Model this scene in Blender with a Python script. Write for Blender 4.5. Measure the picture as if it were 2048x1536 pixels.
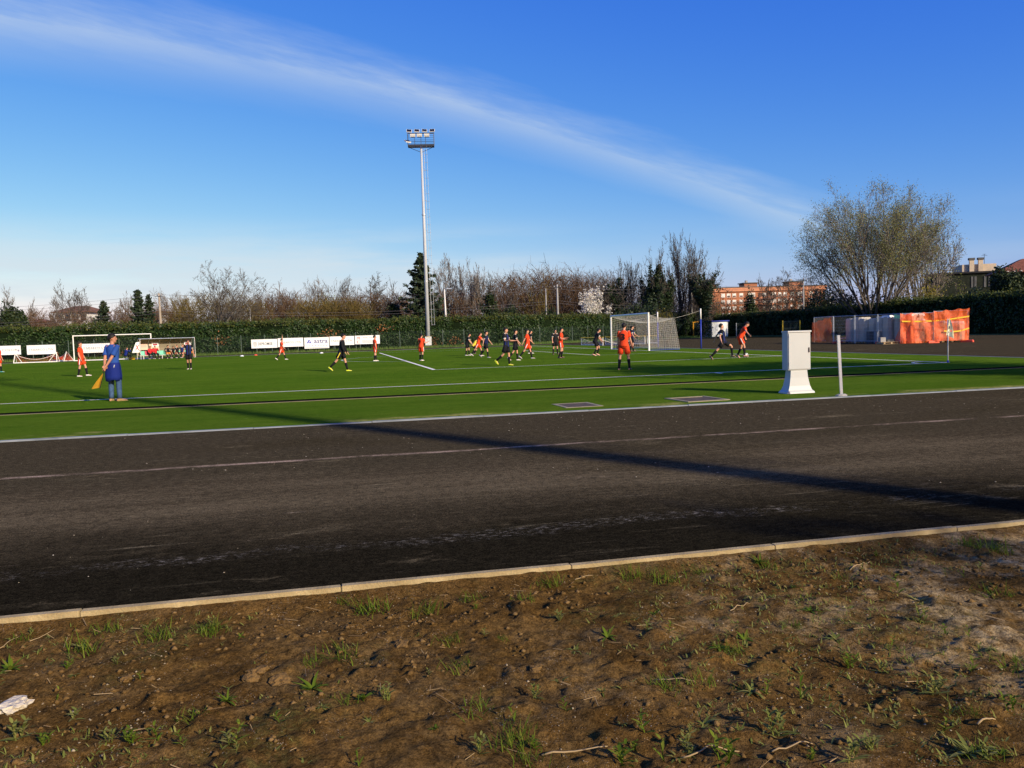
import bpy, bmesh, math, random
import numpy as np
from mathutils import Vector, Matrix, Euler

R = math.radians
scene = bpy.context.scene
for o in list(bpy.data.objects):
    bpy.data.objects.remove(o)
C = scene.collection

# ------------------------------------------------------------------ camera
F_PX, PITCH, ROLL, CAM_H = 1616.33, 0.0634, 0.0305, 1.505
cp, sp, cr, sr = math.cos(PITCH), math.sin(PITCH), math.cos(ROLL), math.sin(ROLL)
fw = Vector((0, cp, -sp)); up0 = Vector((0, sp, cp)); rt0 = Vector((1, 0, 0))
rt = rt0 * cr - up0 * sr; upv = rt0 * sr + up0 * cr
cam_d = bpy.data.cameras.new('camera'); cam = bpy.data.objects.new('camera', cam_d); C.objects.link(cam)
m = Matrix.Identity(4)
for i in range(3):
    m[i][0] = rt[i]; m[i][1] = upv[i]; m[i][2] = -fw[i]
m[2][3] = CAM_H
cam.matrix_world = m
cam_d.sensor_width = 36.0; cam_d.lens = 36.0 * F_PX / 2048.0
cam_d.clip_end = 6000; cam_d.clip_start = 0.05
scene.camera = cam

# ------------------------------------------------------------------ light
SUN_EL = 24.0
SUN_AZ = (0.680, -0.733)                       # horizontal direction towards the sun
sun_rot = math.atan2(SUN_AZ[0], SUN_AZ[1])
world = bpy.data.worlds.new('World'); scene.world = world; world.use_nodes = True
wt = world.node_tree; wt.nodes.clear()
def WN(t, **k):
    n = wt.nodes.new(t)
    for a, b in k.items(): setattr(n, a, b)
    return n
wl = wt.links.new
sky = WN('ShaderNodeTexSky', sky_type='NISHITA', sun_disc=False, sun_elevation=R(SUN_EL), sun_rotation=sun_rot,
         altitude=120, air_density=1.1, dust_density=0.6, ozone_density=2.0)
# clear spring sky: the camera's colour response deepens the blue
sepc = WN('ShaderNodeSeparateColor'); wl(sky.outputs[0], sepc.inputs[0]); skyc = WN('ShaderNodeCombineColor')
def skym(op, a, b):
    n = WN('ShaderNodeMath', operation=op); wl(a, n.inputs[0]); n.inputs[1].default_value = b; return n.outputs[0]
wl(skym('MULTIPLY', skym('POWER', skym('MULTIPLY', sepc.outputs[0], 0.1), 1.80), 12.9), skyc.inputs[0]); wl(skym('MULTIPLY', skym('POWER', skym('MULTIPLY', sepc.outputs[1], 0.096), 1.22), 9.9), skyc.inputs[1])
wl(skym('MULTIPLY', skym('POWER', skym('MULTIPLY', sepc.outputs[2], 0.1), 0.30), 8.45), skyc.inputs[2])
tc = WN('ShaderNodeTexCoord')
def pdir(px, py):
    X = px - 1024; Y = 768 - py
    v = fw * F_PX + rt * X + upv * Y
    return v.normalized()
def wdot(vec):
    n = WN('ShaderNodeVectorMath', operation='DOT_PRODUCT'); wl(tc.outputs['Generated'], n.inputs[0]); n.inputs[1].default_value = vec
    return n.outputs['Value']
def wm(op, a, b=None, c=None, clamp=False):
    n = WN('ShaderNodeMath', operation=op); n.use_clamp = clamp
    for i, v in enumerate((a, b, c)):
        if v is None: continue
        if isinstance(v, (int, float)): n.inputs[i].default_value = v
        else: wl(v, n.inputs[i])
    return n.outputs[0]
def wmap(v, a, b, c, d, smooth=True):
    n = WN('ShaderNodeMapRange'); n.interpolation_type = 'SMOOTHSTEP' if smooth else 'LINEAR'
    wl(v, n.inputs[0])
    for i, q in enumerate((a, b, c, d)): n.inputs[i + 1].default_value = q
    return n.outputs[0]
# long cirrus streak: a curved band across the sky dome
dA, dB = pdir(-120, 40), pdir(1640, 470)
Nn = dA.cross(dB).normalized()
if Nn.z < 0: Nn = -Nn
Ud = (dB - dA); Ud = (Ud - Nn * Ud.dot(Nn)).normalized()
u = wdot(Ud); v = wdot(Nn); mid = (dA + dB).normalized(); um = mid.dot(Ud)
du = wm('SUBTRACT', u, um)
bow = wm('MULTIPLY', wm('SUBTRACT', 0.262, wm('MULTIPLY', du, du)), 0.17)
nzc = WN('ShaderNodeTexNoise'); nzc.inputs['Scale'].default_value = 3.0; nzc.inputs['Detail'].default_value = 7; nzc.inputs['Roughness'].default_value = 0.62
comb = WN('ShaderNodeCombineXYZ'); wl(wm('MULTIPLY', u, 1.6), comb.inputs[0]); wl(wm('MULTIPLY', v, 11.0), comb.inputs[1])
wl(comb.outputs[0], nzc.inputs['Vector'])
vv = wm('SUBTRACT', wm('SUBTRACT', v, bow), wm('MULTIPLY', wm('SUBTRACT', nzc.outputs[0], 0.5), 0.04))
wid = wmap(du, -0.62, 0.6, 0.060, 0.034)
band = wm('POWER', wm('MAXIMUM', wm('SUBTRACT', 1.0, wm('ABSOLUTE', wm('DIVIDE', vv, wid))), 0.0), 1.35)
ends = wm('MULTIPLY', wmap(du, 0.40, 0.60, 1.0, 0.0), wmap(du, -1.1, -0.5, 0.3, 1.0))
streak = wm('MULTIPLY', wm('MULTIPLY', band, ends), wmap(nzc.outputs[0], 0.28, 0.72, 0.42, 1.0))
front = wm('GREATER_THAN', wdot(mid), 0.2)
streak = wm('MULTIPLY', streak, front)
# low veil of cloud near the horizon
sepz = WN('ShaderNodeSeparateXYZ'); wl(tc.outputs['Generated'], sepz.inputs[0])
zz = sepz.outputs['Z']
nz2 = WN('ShaderNodeTexNoise'); nz2.inputs['Scale'].default_value = 2.2; nz2.inputs['Detail'].default_value = 8; nz2.inputs['Roughness'].default_value = 0.6
mp2 = WN('ShaderNodeMapping'); mp2.inputs['Scale'].default_value = (1.0, 1.0, 9.0); mp2.inputs['Location'].default_value = (3.1, 0.4, 0.2)
wl(tc.outputs['Generated'], mp2.inputs[0]); wl(mp2.outputs[0], nz2.inputs['Vector'])
veil = wm('MULTIPLY', wmap(nz2.outputs[0], 0.36, 0.58, 0.0, 1.0), wm('MULTIPLY', wmap(zz, 0.07, 0.15, 1.0, 0.0), wmap(zz, -0.02, 0.03, 0.4, 1.0)))
left = wmap(wdot(pdir(250, 520)), 0.84, 0.975, 0.12, 1.0)
veil = wm('MULTIPLY', veil, left)
cloud = wm('ADD', wm('MULTIPLY', streak, 0.58), wm('MULTIPLY', veil, 0.85), clamp=True)
mixc = WN('ShaderNodeMix'); mixc.data_type = 'RGBA'
wl(cloud, mixc.inputs['Factor']); wl(skyc.outputs[0], mixc.inputs['A']); mixc.inputs['B'].default_value = (5.7, 6.5, 7.1, 1)
bg = WN('ShaderNodeBackground'); bg.inputs['Strength'].default_value = 0.1
wo = WN('ShaderNodeOutputWorld'); wl(mixc.outputs['Result'], bg.inputs['Color']); wl(bg.outputs[0], wo.inputs[0])

sl = bpy.data.lights.new('sun', 'SUN'); sl.energy = 5.0; sl.angle = R(0.9); sl.color = (1.0, 0.88, 0.67)
so = bpy.data.objects.new('sun', sl); C.objects.link(so)
sd = Vector((SUN_AZ[0] * math.cos(R(SUN_EL)), SUN_AZ[1] * math.cos(R(SUN_EL)), math.sin(R(SUN_EL))))
so.rotation_euler = sd.to_track_quat('Z', 'Y').to_euler(); so.location = (30, -30, 30)
scene.view_settings.view_transform = 'Standard'; scene.view_settings.look = 'None'
scene.view_settings.exposure = 0.22; scene.view_settings.gamma = 1.0; scene.view_settings.use_curve_mapping = False
scene.render.resolution_x = 1024; scene.render.resolution_y = 768
scene.render.engine = 'CYCLES'
scene.cycles.max_bounces = 6; scene.cycles.transparent_max_bounces = 16

# ------------------------------------------------------------------ helpers
def prow(px, py):                              # ray of a photo pixel
    X = px - 1024; Y = 768 - py
    return fw + rt * (X / F_PX) + upv * (Y / F_PX)
def gp(px, py, z=0.0):                         # ground point seen at a photo pixel
    d = prow(px, py); k = (z - CAM_H) / d.z
    return Vector((d.x * k, d.y * k, z))
def at(px, depth, py=625):                     # ground point at a given depth along a photo column
    d = prow(px, py); k = depth / d.y
    return Vector((d.x * k, depth, 0))
def hz(px, py, depth):                         # height of a photo pixel at a given depth
    d = prow(px, py); return CAM_H + d.z * depth / d.y
def pxm(depth): return depth / F_PX            # metres in one photo pixel

# pitch frame: a = along the goal line away from the near corner, b = away from the goal line
CX, CY, TH, PW = 15.073, 27.875, 1.7882, 61.39
FM = Matrix.Translation((CX, CY, 0)) @ Matrix.Rotation(TH, 4, 'Z')
FI = FM.inverted()
def fw_(a, b, z=0.0): return FM @ Vector((a, b, z))
def wf(p): q = FI @ Vector((p[0], p[1], 0)); return q.x, q.y

# ------------------------------------------------------------------ materials
MATS = {}
def nodes_of(mt): return mt.node_tree.nodes, mt.node_tree.links.new
def mat(name, col, rough=0.8, var=0.0, scale=5.0, metallic=0.0, spec=0.35, col2=None, bump=0.0, bscale=None, island=None, trans=0.0):
    if name in MATS: return MATS[name]
    mt = bpy.data.materials.new(name); mt.use_nodes = True
    N, L = nodes_of(mt); b = N['Principled BSDF']
    b.inputs['Roughness'].default_value = rough; b.inputs['Metallic'].default_value = metallic
    b.inputs['Specular IOR Level'].default_value = spec
    b.inputs['Base Color'].default_value = (*col, 1)
    t = N.new('ShaderNodeTexCoord')
    if island is not None:                     # a different tone for each leaf or blade
        g = N.new('ShaderNodeNewGeometry'); rp = N.new('ShaderNodeValToRGB')
        e = rp.color_ramp.elements; cols = [col] + list(island)
        e[0].color = (*cols[0], 1); e[0].position = 0; e[1].color = (*cols[-1], 1); e[1].position = 1
        for i, c in enumerate(cols[1:-1]): q = e.new((i + 1) / (len(cols) - 1)); q.color = (*c, 1)
        L(g.outputs['Random Per Island'], rp.inputs[0]); L(rp.outputs[0], b.inputs['Base Color'])
    elif var > 0 or col2:
        n = N.new('ShaderNodeTexNoise'); n.inputs['Scale'].default_value = scale; n.inputs['Detail'].default_value = 6; n.inputs['Roughness'].default_value = 0.6
        L(t.outputs['Object'], n.inputs['Vector'])
        rp = N.new('ShaderNodeValToRGB'); c2 = col2 or tuple(min(1, c * (1 + var)) for c in col); c1 = col if col2 else tuple(c * (1 - var) for c in col)
        rp.color_ramp.elements[0].color = (*c1, 1); rp.color_ramp.elements[0].position = 0.32
        rp.color_ramp.elements[1].color = (*c2, 1); rp.color_ramp.elements[1].position = 0.68
        L(n.outputs[0], rp.inputs[0]); L(rp.outputs[0], b.inputs['Base Color'])
    if bump > 0:
        n2 = N.new('ShaderNodeTexNoise'); n2.inputs['Scale'].default_value = bscale or scale * 4; n2.inputs['Detail'].default_value = 5
        L(t.outputs['Object'], n2.inputs['Vector'])
        bp = N.new('ShaderNodeBump'); bp.inputs['Strength'].default_value = bump; bp.inputs['Distance'].default_value = 0.02
        L(n2.outputs[0], bp.inputs['Height']); L(bp.outputs[0], b.inputs['Normal'])
    if trans > 0:                              # thin leaf: some light passes through
        tr = N.new('ShaderNodeBsdfTranslucent'); mx = N.new('ShaderNodeMixShader'); mx.inputs[0].default_value = trans
        s = b.inputs['Base Color'].links
        if s: L(s[0].from_socket, tr.inputs['Color'])
        else: tr.inputs['Color'].default_value = (*col, 1)
        L(b.outputs[0], mx.inputs[1]); L(tr.outputs[0], mx.inputs[2]); L(mx.outputs[0], N['Material Output'].inputs[0])
    MATS[name] = mt
    return mt

# ------------------------------------------------------------------ mesh building
def setp(o, label=None, cat=None, group=None, kind=None):
    if label: o['label'] = label
    if cat: o['category'] = cat
    if group: o['group'] = group
    if kind: o['kind'] = kind
    return o
def empty(name, loc=(0, 0, 0), rz=0.0, label=None, cat=None, group=None):
    o = bpy.data.objects.new(name, None); C.objects.link(o); o.location = loc; o.rotation_euler = (0, 0, rz)
    o.empty_display_size = 0.2
    return setp(o, label, cat, group)
def link(name, me, mats, parent=None, matrix=None, smooth=False):
    o = bpy.data.objects.new(name, me); C.objects.link(o)
    for q in (mats if isinstance(mats, (list, tuple)) else [mats]):
        if q is not None and len(me.materials) < 16 and q.name not in [x.name for x in me.materials if x]: me.materials.append(q)
    if smooth and len(me.polygons): me.polygons.foreach_set('use_smooth', np.ones(len(me.polygons), dtype=bool))
    if parent: o.parent = parent
    if matrix is not None: o.matrix_local = matrix
    return o
def np_mesh(name, V, Fq):
    """fast mesh from a vertex array and an (n,k) face array"""
    V = np.asarray(V, np.float32); Fq = np.asarray(Fq, np.int32)
    me = bpy.data.meshes.new(name); n, k = Fq.shape
    me.vertices.add(len(V)); me.vertices.foreach_set('co', V.ravel())
    me.loops.add(n * k); me.loops.foreach_set('vertex_index', Fq.ravel())
    me.polygons.add(n); me.polygons.foreach_set('loop_start', np.arange(0, n * k, k, dtype=np.int32))
    me.polygons.foreach_set('loop_total', np.full(n, k, np.int32))
    me.update(calc_edges=True); me.validate()
    return me
class MB:
    def __init__(s): s.v = []; s.f = []; s.m = []
    def box(s, c, d, rot=None, mi=0, taper=1.0):
        x, y, z = d[0] / 2, d[1] / 2, d[2] / 2; n = len(s.v); c = Vector(c)
        for i, (a, b, e) in enumerate([(-1, -1, -1), (1, -1, -1), (1, 1, -1), (-1, 1, -1), (-1, -1, 1), (1, -1, 1), (1, 1, 1), (-1, 1, 1)]):
            k = taper if e > 0 else 1.0
            p = Vector((a * x * k, b * y * k, e * z))
            if rot is not None: p = rot @ p
            s.v.append(tuple(c + p))
        for q in [(0, 3, 2, 1), (4, 5, 6, 7), (0, 1, 5, 4), (1, 2, 6, 5), (2, 3, 7, 6), (3, 0, 4, 7)]:
            s.f.append(tuple(n + i for i in q)); s.m.append(mi)
        return s
    def ibox(s, x0, x1, y0, y1, z0, z1, mi=0): return s.box(((x0 + x1) / 2, (y0 + y1) / 2, (z0 + z1) / 2), (x1 - x0, y1 - y0, z1 - z0), None, mi)
    def quad(s, a, b, c, d, mi=0):
        n = len(s.v); s.v += [tuple(a), tuple(b), tuple(c), tuple(d)]; s.f.append((n, n + 1, n + 2, n + 3)); s.m.append(mi); return s
    def poly(s, pts, mi=0):
        n = len(s.v); s.v += [tuple(p) for p in pts]; s.f.append(tuple(range(n, n + len(pts)))); s.m.append(mi); return s
    def loft(s, rings, cap=True, mis=0, flip=False):
        k = len(rings[0]); n0 = len(s.v)
        for r in rings: s.v += [tuple(p) for p in r]
        for i in range(len(rings) - 1):
            for j in range(k):
                a = n0 + i * k + j; b = n0 + i * k + (j + 1) % k
                s.f.append((a, b, b + k, a + k)); mi = mis
                if callable(mis): mi = mis(i, j)
                elif isinstance(mis, (list, tuple)): mi = mis[i]
                s.m.append(mi)
        if cap:
            a = mis if isinstance(mis, int) else (mis(0, 0) if callable(mis) else mis[0])
            b = mis if isinstance(mis, int) else (mis(len(rings) - 2, 0) if callable(mis) else mis[-1])
            s.f.append(tuple(n0 + j for j in reversed(range(k)))); s.m.append(a)
            e = n0 + (len(rings) - 1) * k
            s.f.append(tuple(e + j for j in range(k))); s.m.append(b)
        return s
    def tube(s, pts, rad, n=6, mi=0, cap=True, squash=None, mis=None, round_ends=False):
        """tube along points with a radius (or radii); squash = (side vector, factor)"""
        pts = [Vector(p) for p in pts]
        if isinstance(rad, (int, float)): rad = [rad] * len(pts)
        rad = list(rad)
        if round_ends:
            d0 = (pts[0] - pts[1]).normalized(); d1 = (pts[-1] - pts[-2]).normalized(); r0, r1 = rad[0], rad[-1]
            pts = [pts[0] + d0 * r0 * 0.95, pts[0] + d0 * r0 * 0.6] + pts + [pts[-1] + d1 * r1 * 0.6, pts[-1] + d1 * r1 * 0.95]
            rad = [r0 * 0.3, r0 * 0.8] + rad + [r1 * 0.8, r1 * 0.3]
        t = (pts[1] - pts[0]).normalized(); ref = Vector((0, 0, 1)) if abs(t.z) < 0.9 else Vector((0, 1, 0))
        u_ = t.cross(ref).normalized(); rings = []
        for i, p in enumerate(pts):
            if i == 0: d = pts[1] - pts[0]
            elif i == len(pts) - 1: d = pts[i] - pts[i - 1]
            else: d = (pts[i + 1] - pts[i]).normalized() + (pts[i] - pts[i - 1]).normalized()
            d = d.normalized() if d.length > 1e-9 else t
            u_ = (u_ - d * u_.dot(d)); u_ = u_.normalized() if u_.length > 1e-6 else d.orthogonal().normalized()
            w_ = d.cross(u_)
            ring = []
            for j in range(n):
                a = 2 * math.pi * j / n
                q = (u_ * math.cos(a) + w_ * math.sin(a)) * rad[i]
                if squash is not None:
                    sv, k = squash; q = q - sv * (q.dot(sv) * (1 - k))
                ring.append(p + q)
            rings.append(ring)
        return s.loft(rings, cap, mis if mis is not None else mi)
    def ball(s, c, r, n=10, k=6, mi=0):
        c = Vector(c); r = Vector((r, r, r)) if isinstance(r, (int, float)) else Vector(r); rings = []
        for i in range(k + 1):
            t = math.pi * (0.02 + 0.96 * i / k); z = -math.cos(t); q = math.sin(t)
            rings.append([c + Vector((r.x * q * math.cos(2 * math.pi * j / n), r.y * q * math.sin(2 * math.pi * j / n), r.z * z)) for j in range(n)])
        return s.loft(rings, True, mi)
    def mesh(s, name):
        me = bpy.data.meshes.new(name); me.from_pydata(s.v, [], s.f); me.polygons.foreach_set('material_index', s.m); me.update(); return me
    def build(s, name, mats, parent=None, matrix=None, smooth=False):
        me = s.mesh(name); o = bpy.data.objects.new(name, me); C.objects.link(o)
        for q in (mats if isinstance(mats, (list, tuple)) else [mats]): me.materials.append(q)
        if smooth: me.polygons.foreach_set('use_smooth', np.ones(len(me.polygons), dtype=bool))
        if parent: o.parent = parent
        if matrix is not None: o.matrix_local = matrix
        return o
def copy_tree(o, parent=None):
    c = o.copy(); C.objects.link(c); c.parent = parent
    if parent is not None: c.matrix_local = o.matrix_local.copy()
    for ch in o.children: copy_tree(ch, c)
    return c

def vnoise(x, y, seed=0):
    xi = np.floor(x).astype(np.int64); yi = np.floor(y).astype(np.int64); fx = x - xi; fy = y - yi
    fx = fx * fx * (3 - 2 * fx); fy = fy * fy * (3 - 2 * fy)
    def h(a, b):
        n = (a * 374761393 + b * 668265263 + seed * 1442695041) & 0x7fffffff
        n = ((n ^ (n >> 13)) * 1274126177) & 0x7fffffff
        return ((n ^ (n >> 16)) & 0xffff) / 65535.0
    return (h(xi, yi) * (1 - fx) + h(xi + 1, yi) * fx) * (1 - fy) + (h(xi, yi + 1) * (1 - fx) + h(xi + 1, yi + 1) * fx) * fy

PENDING_TEXT = []
def text(body, matx, parent, loc, width, height, rot, name='lettering', align='LEFT', bold=0.0):
    cu = bpy.data.curves.new(name, 'FONT'); cu.body = body; cu.size = 1.0; cu.resolution_u = 2; cu.offset = bold
    o = bpy.data.objects.new(name, cu); C.objects.link(o)
    PENDING_TEXT.append((o, matx, parent, loc, width, height, rot))
    return o
def finish_text():
    bpy.context.view_layer.update(); dg = bpy.context.evaluated_depsgraph_get()
    for (o, matx, parent, loc, width, height, rot) in PENDING_TEXT:
        me = bpy.data.meshes.new_from_object(o.evaluated_get(dg)); name = o.name.split('.')[0]
        bpy.data.objects.remove(o)
        n = len(me.vertices)
        if n == 0: continue
        co = np.zeros(n * 3, np.float32); me.vertices.foreach_get('co', co); co = co.reshape(-1, 3)
        mn, mx = co.min(0), co.max(0); s = np.array([width / max(1e-6, mx[0] - mn[0]), height / max(1e-6, mx[1] - mn[1])])
        co[:, :2] = (co[:, :2] - (mn + mx)[:2] / 2) * s; co[:, 2] = 0
        me.vertices.foreach_set('co', co.ravel()); me.update()
        me.materials.clear(); me.materials.append(matx); me.name = name
        q = bpy.data.objects.new(name, me); C.objects.link(q); q.parent = parent
        q.matrix_local = Matrix.Translation(loc) @ rot

# ================================================================== SETTING
# ---- materials of the ground
def coord_mat(name):
    mt = bpy.data.materials.new(name); mt.use_nodes = True; N, L = nodes_of(mt)
    return mt, N, L, N['Principled BSDF']
def nz(N, L, vec, scale, detail=5, rough=0.6, sx=(1, 1, 1)):
    mp = N.new('ShaderNodeMapping'); mp.inputs['Scale'].default_value = sx; L(vec, mp.inputs[0])
    n = N.new('ShaderNodeTexNoise'); n.inputs['Scale'].default_value = scale; n.inputs['Detail'].default_value = detail; n.inputs['Roughness'].default_value = rough
    L(mp.outputs[0], n.inputs['Vector']); return n.outputs[0]
def mr(N, L, v, a, b, c=0.0, d=1.0):
    n = N.new('ShaderNodeMapRange'); n.interpolation_type = 'SMOOTHSTEP'; L(v, n.inputs[0])
    for i, q in enumerate((a, b, c, d)): n.inputs[i + 1].default_value = q
    return n.outputs[0]
def mth(N, L, op, a, b):
    n = N.new('ShaderNodeMath'); n.operation = op
    for i, q in enumerate((a, b)):
        if isinstance(q, (int, float)): n.inputs[i].default_value = q
        else: L(q, n.inputs[i])
    return n.outputs[0]
def mixc_(N, L, f, a, b):
    n = N.new('ShaderNodeMix'); n.data_type = 'RGBA'
    for k, q in (('Factor', f), ('A', a), ('B', b)):
        if isinstance(q, (int, float)): n.inputs[k].default_value = q
        elif isinstance(q, tuple): n.inputs[k].default_value = (*q, 1)
        else: L(q, n.inputs[k])
    return n.outputs['Result']

# asphalt of the running track
mt, N, L, b = coord_mat('asphalt'); MATS['asphalt'] = mt
t = N.new('ShaderNodeTexCoord'); ob = t.outputs['Object']
sx = N.new('ShaderNodeSeparateXYZ'); L(ob, sx.inputs[0]); A = sx.outputs['X']
base = mixc_(N, L, mr(N, L, nz(N, L, ob, 0.9, 6, 0.65, (1.6, 0.25, 1)), 0.35, 0.68), (0.062, 0.050, 0.030), (0.106, 0.085, 0.051))
Aw = mth(N, L, 'ADD', A, mth(N, L, 'MULTIPLY', mth(N, L, 'SUBTRACT', nz(N, L, ob, 0.5, 4, 0.6), 0.5), 1.6))
# tar-rich strip laid along the kerb, another paving lane, then the older brown lane
base = mixc_(N, L, mr(N, L, Aw, -18.3, -16.2, 1.0, 0.0), base, (0.015, 0.0130, 0.008))
base = mixc_(N, L, mth(N, L, 'MULTIPLY', mr(N, L, Aw, -16.9, -15.7), mr(N, L, Aw, -14.2, -15.2, 1.0, 0.0)), base, (0.057, 0.047, 0.028))
base = mixc_(N, L, mth(N, L, 'MULTIPLY', mr(N, L, nz(N, L, ob, 0.35, 4, 0.6, (1, 0.3, 1)), 0.52, 0.70), 0.5), base, (0.036, 0.029, 0.014))
# dusty pale patches and dark damp ones
dp = mth(N, L, 'MULTIPLY', mr(N, L, nz(N, L, ob, 1.4, 6, 0.75, (1, 0.4, 1)), 0.56, 0.74), mr(N, L, nz(N, L, ob, 0.23, 3), 0.42, 0.6))
base = mixc_(N, L, mth(N, L, 'MULTIPLY', dp, 0.7), base, (0.22, 0.18, 0.105))
# paving seam
seam = mth(N, L, 'ABSOLUTE', mth(N, L, 'SUBTRACT', mth(N, L, 'ADD', A, mth(N, L, 'MULTIPLY', nz(N, L, ob, 0.8, 4), 0.16)), -13.56), 0.0)
sm = mth(N, L, 'MULTIPLY', mr(N, L, seam, 0.02, 0.10, 1.0, 0.0), mr(N, L, nz(N, L, ob, 2.3, 5, 0.7, (1, 0.5, 1)), 0.36, 0.62))
base = mixc_(N, L, mth(N, L, 'MULTIPLY', sm, 0.85), base, (0.36, 0.27, 0.20))
# scuffed stones and dusty scrapes
st = mth(N, L, 'MULTIPLY', mr(N, L, nz(N, L, ob, 3.6, 7, 0.78, (1.3, 0.28, 1)), 0.60, 0.74), mr(N, L, nz(N, L, ob, 0.55, 3), 0.45, 0.62))
base = mixc_(N, L, mth(N, L, 'MULTIPLY', st, 0.7), base, (0.33, 0.27, 0.19))
vo = N.new('ShaderNodeTexVoronoi'); vo.inputs['Scale'].default_value = 7.5; L(ob, vo.inputs['Vector'])
sp_ = mth(N, L, 'MULTIPLY', mr(N, L, vo.outputs['Distance'], 0.018, 0.045, 1.0, 0.0), mr(N, L, nz(N, L, ob, 1.7, 3, 0.7), 0.5, 0.64))
base = mixc_(N, L, mth(N, L, 'MULTIPLY', sp_, .6), base, (0.42, 0.36, 0.27))
# long worn streaks along the running direction and the ragged pale scrape beside the kerb
stk = mth(N, L, 'MULTIPLY', mr(N, L, nz(N, L, ob, 3.2, 6, 0.72, (3.0, 0.22, 1)), 0.55, 0.75), mr(N, L, nz(N, L, ob, 0.4, 3), 0.42, 0.6))
base = mixc_(N, L, mth(N, L, 'MULTIPLY', stk, 0.7), base, (0.20, 0.17, 0.105))
scr = mth(N, L, 'ABSOLUTE', mth(N, L, 'ADD', mth(N, L, 'ADD', A, 18.05), mth(N, L, 'MULTIPLY', mth(N, L, 'SUBTRACT', nz(N, L, ob, 0.7, 4), 0.5), 0.7)), 0.0)
scm = mth(N, L, 'MULTIPLY', mr(N, L, scr, 0.02, 0.20, 1.0, 0.0), mr(N, L, nz(N, L, ob, 26, 5, 0.8, (1, 0.45, 1)), 0.50, 0.68))
base = mixc_(N, L, mth(N, L, 'MULTIPLY', mth(N, L, 'MULTIPLY', scm, mr(N, L, nz(N, L, ob, 0.6, 3, 0.6), 0.38, 0.6)), 0.75), base, (0.28, 0.26, 0.22))
gr = mth(N, L, 'ADD', mth(N, L, 'MULTIPLY', nz(N, L, ob, 150, 3, 0.75), 0.5), mth(N, L, 'MULTIPLY', nz(N, L, ob, 55, 4, 0.8), 0.5))
grc = mixc_(N, L, mr(N, L, gr, 0.38, 0.64), (0.22, 0.22, 0.22), (2.0, 1.94, 1.82))
mu = N.new('ShaderNodeMix'); mu.data_type = 'RGBA'; mu.blend_type = 'MULTIPLY'; mu.inputs['Factor'].default_value = 1.0
L(base, mu.inputs['A']); L(grc, mu.inputs['B'])
mid_ = mixc_(N, L, mr(N, L, nz(N, L, ob, 17, 6, 0.82, (1, 0.6, 1)), 0.36, 0.64), (0.62, 0.62, 0.63), (1.42, 1.38, 1.32))
mu2 = N.new('ShaderNodeMix'); mu2.data_type = 'RGBA'; mu2.blend_type = 'MULTIPLY'; mu2.inputs['Factor'].default_value = 1.0
L(mu.outputs['Result'], mu2.inputs['A']); L(mid_, mu2.inputs['B']); L(mu2.outputs['Result'], b.inputs['Base Color'])
b.inputs['Roughness'].default_value = 0.95; b.inputs['Specular IOR Level'].default_value = 0.0
bp = N.new('ShaderNodeBump'); bp.inputs['Strength'].default_value = 0.55; bp.inputs['Distance'].default_value = 0.012
hgt = mth(N, L, 'ADD', mth(N, L, 'MULTIPLY', gr, 0.55), mth(N, L, 'MULTIPLY', nz(N, L, ob, 34, 4, 0.7, (1, 0.6, 1)), 1.0)); L(hgt, bp.inputs['Height']); L(bp.outputs[0], b.inputs['Normal'])

# artificial turf
mt, N, L, b = coord_mat('turf'); MATS['turf'] = mt
t = N.new('ShaderNodeTexCoord'); ob = t.outputs['Object']; sx = N.new('ShaderNodeSeparateXYZ'); L(ob, sx.inputs[0]); A = sx.outputs['X']
fine = nz(N, L, ob, 45, 3, 0.7)
g0 = mixc_(N, L, mr(N, L, nz(N, L, ob, 0.16, 5, 0.62, (1, 0.5, 1)), 0.3, 0.7), (0.094, 0.182, 0.012), (0.138, 0.222, 0.018))
g0 = mixc_(N, L, mr(N, L, A, -3.7, -3.3, 1.0, 0.0), g0, mixc_(N, L, mr(N, L, nz(N, L, ob, 0.5, 5, 0.6, (1, 0.4, 1)), 0.3, 0.7), (0.084, 0.156, 0.012), (0.120, 0.188, 0.017)))
mott = mth(N, L, 'MULTIPLY', mr(N, L, nz(N, L, ob, 1.1, 6, 0.75, (1.0, 0.35, 1)), 0.42, 0.66), 0.45)
g0 = mixc_(N, L, mott, g0, (0.056, 0.108, 0.008))
wear = mth(N, L, 'MULTIPLY', mr(N, L, nz(N, L, ob, 0.33, 5, 0.7, (1, 0.6, 1)), 0.56, 0.72), 0.4)
g0 = mixc_(N, L, wear, g0, (0.135, 0.205, 0.026))
g0 = mixc_(N, L, mth(N, L, 'MULTIPLY', mr(N, L, nz(N, L, ob, 11, 5, 0.8, (1, .5, 1)), 0.46, 0.66), 0.5), g0, (0.038, 0.082, 0.006))
g0 = mixc_(N, L, mth(N, L, 'MULTIPLY', mr(N, L, fine, 0.35, 0.75), 0.5), g0, (0.044, 0.090, 0.006))
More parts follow.
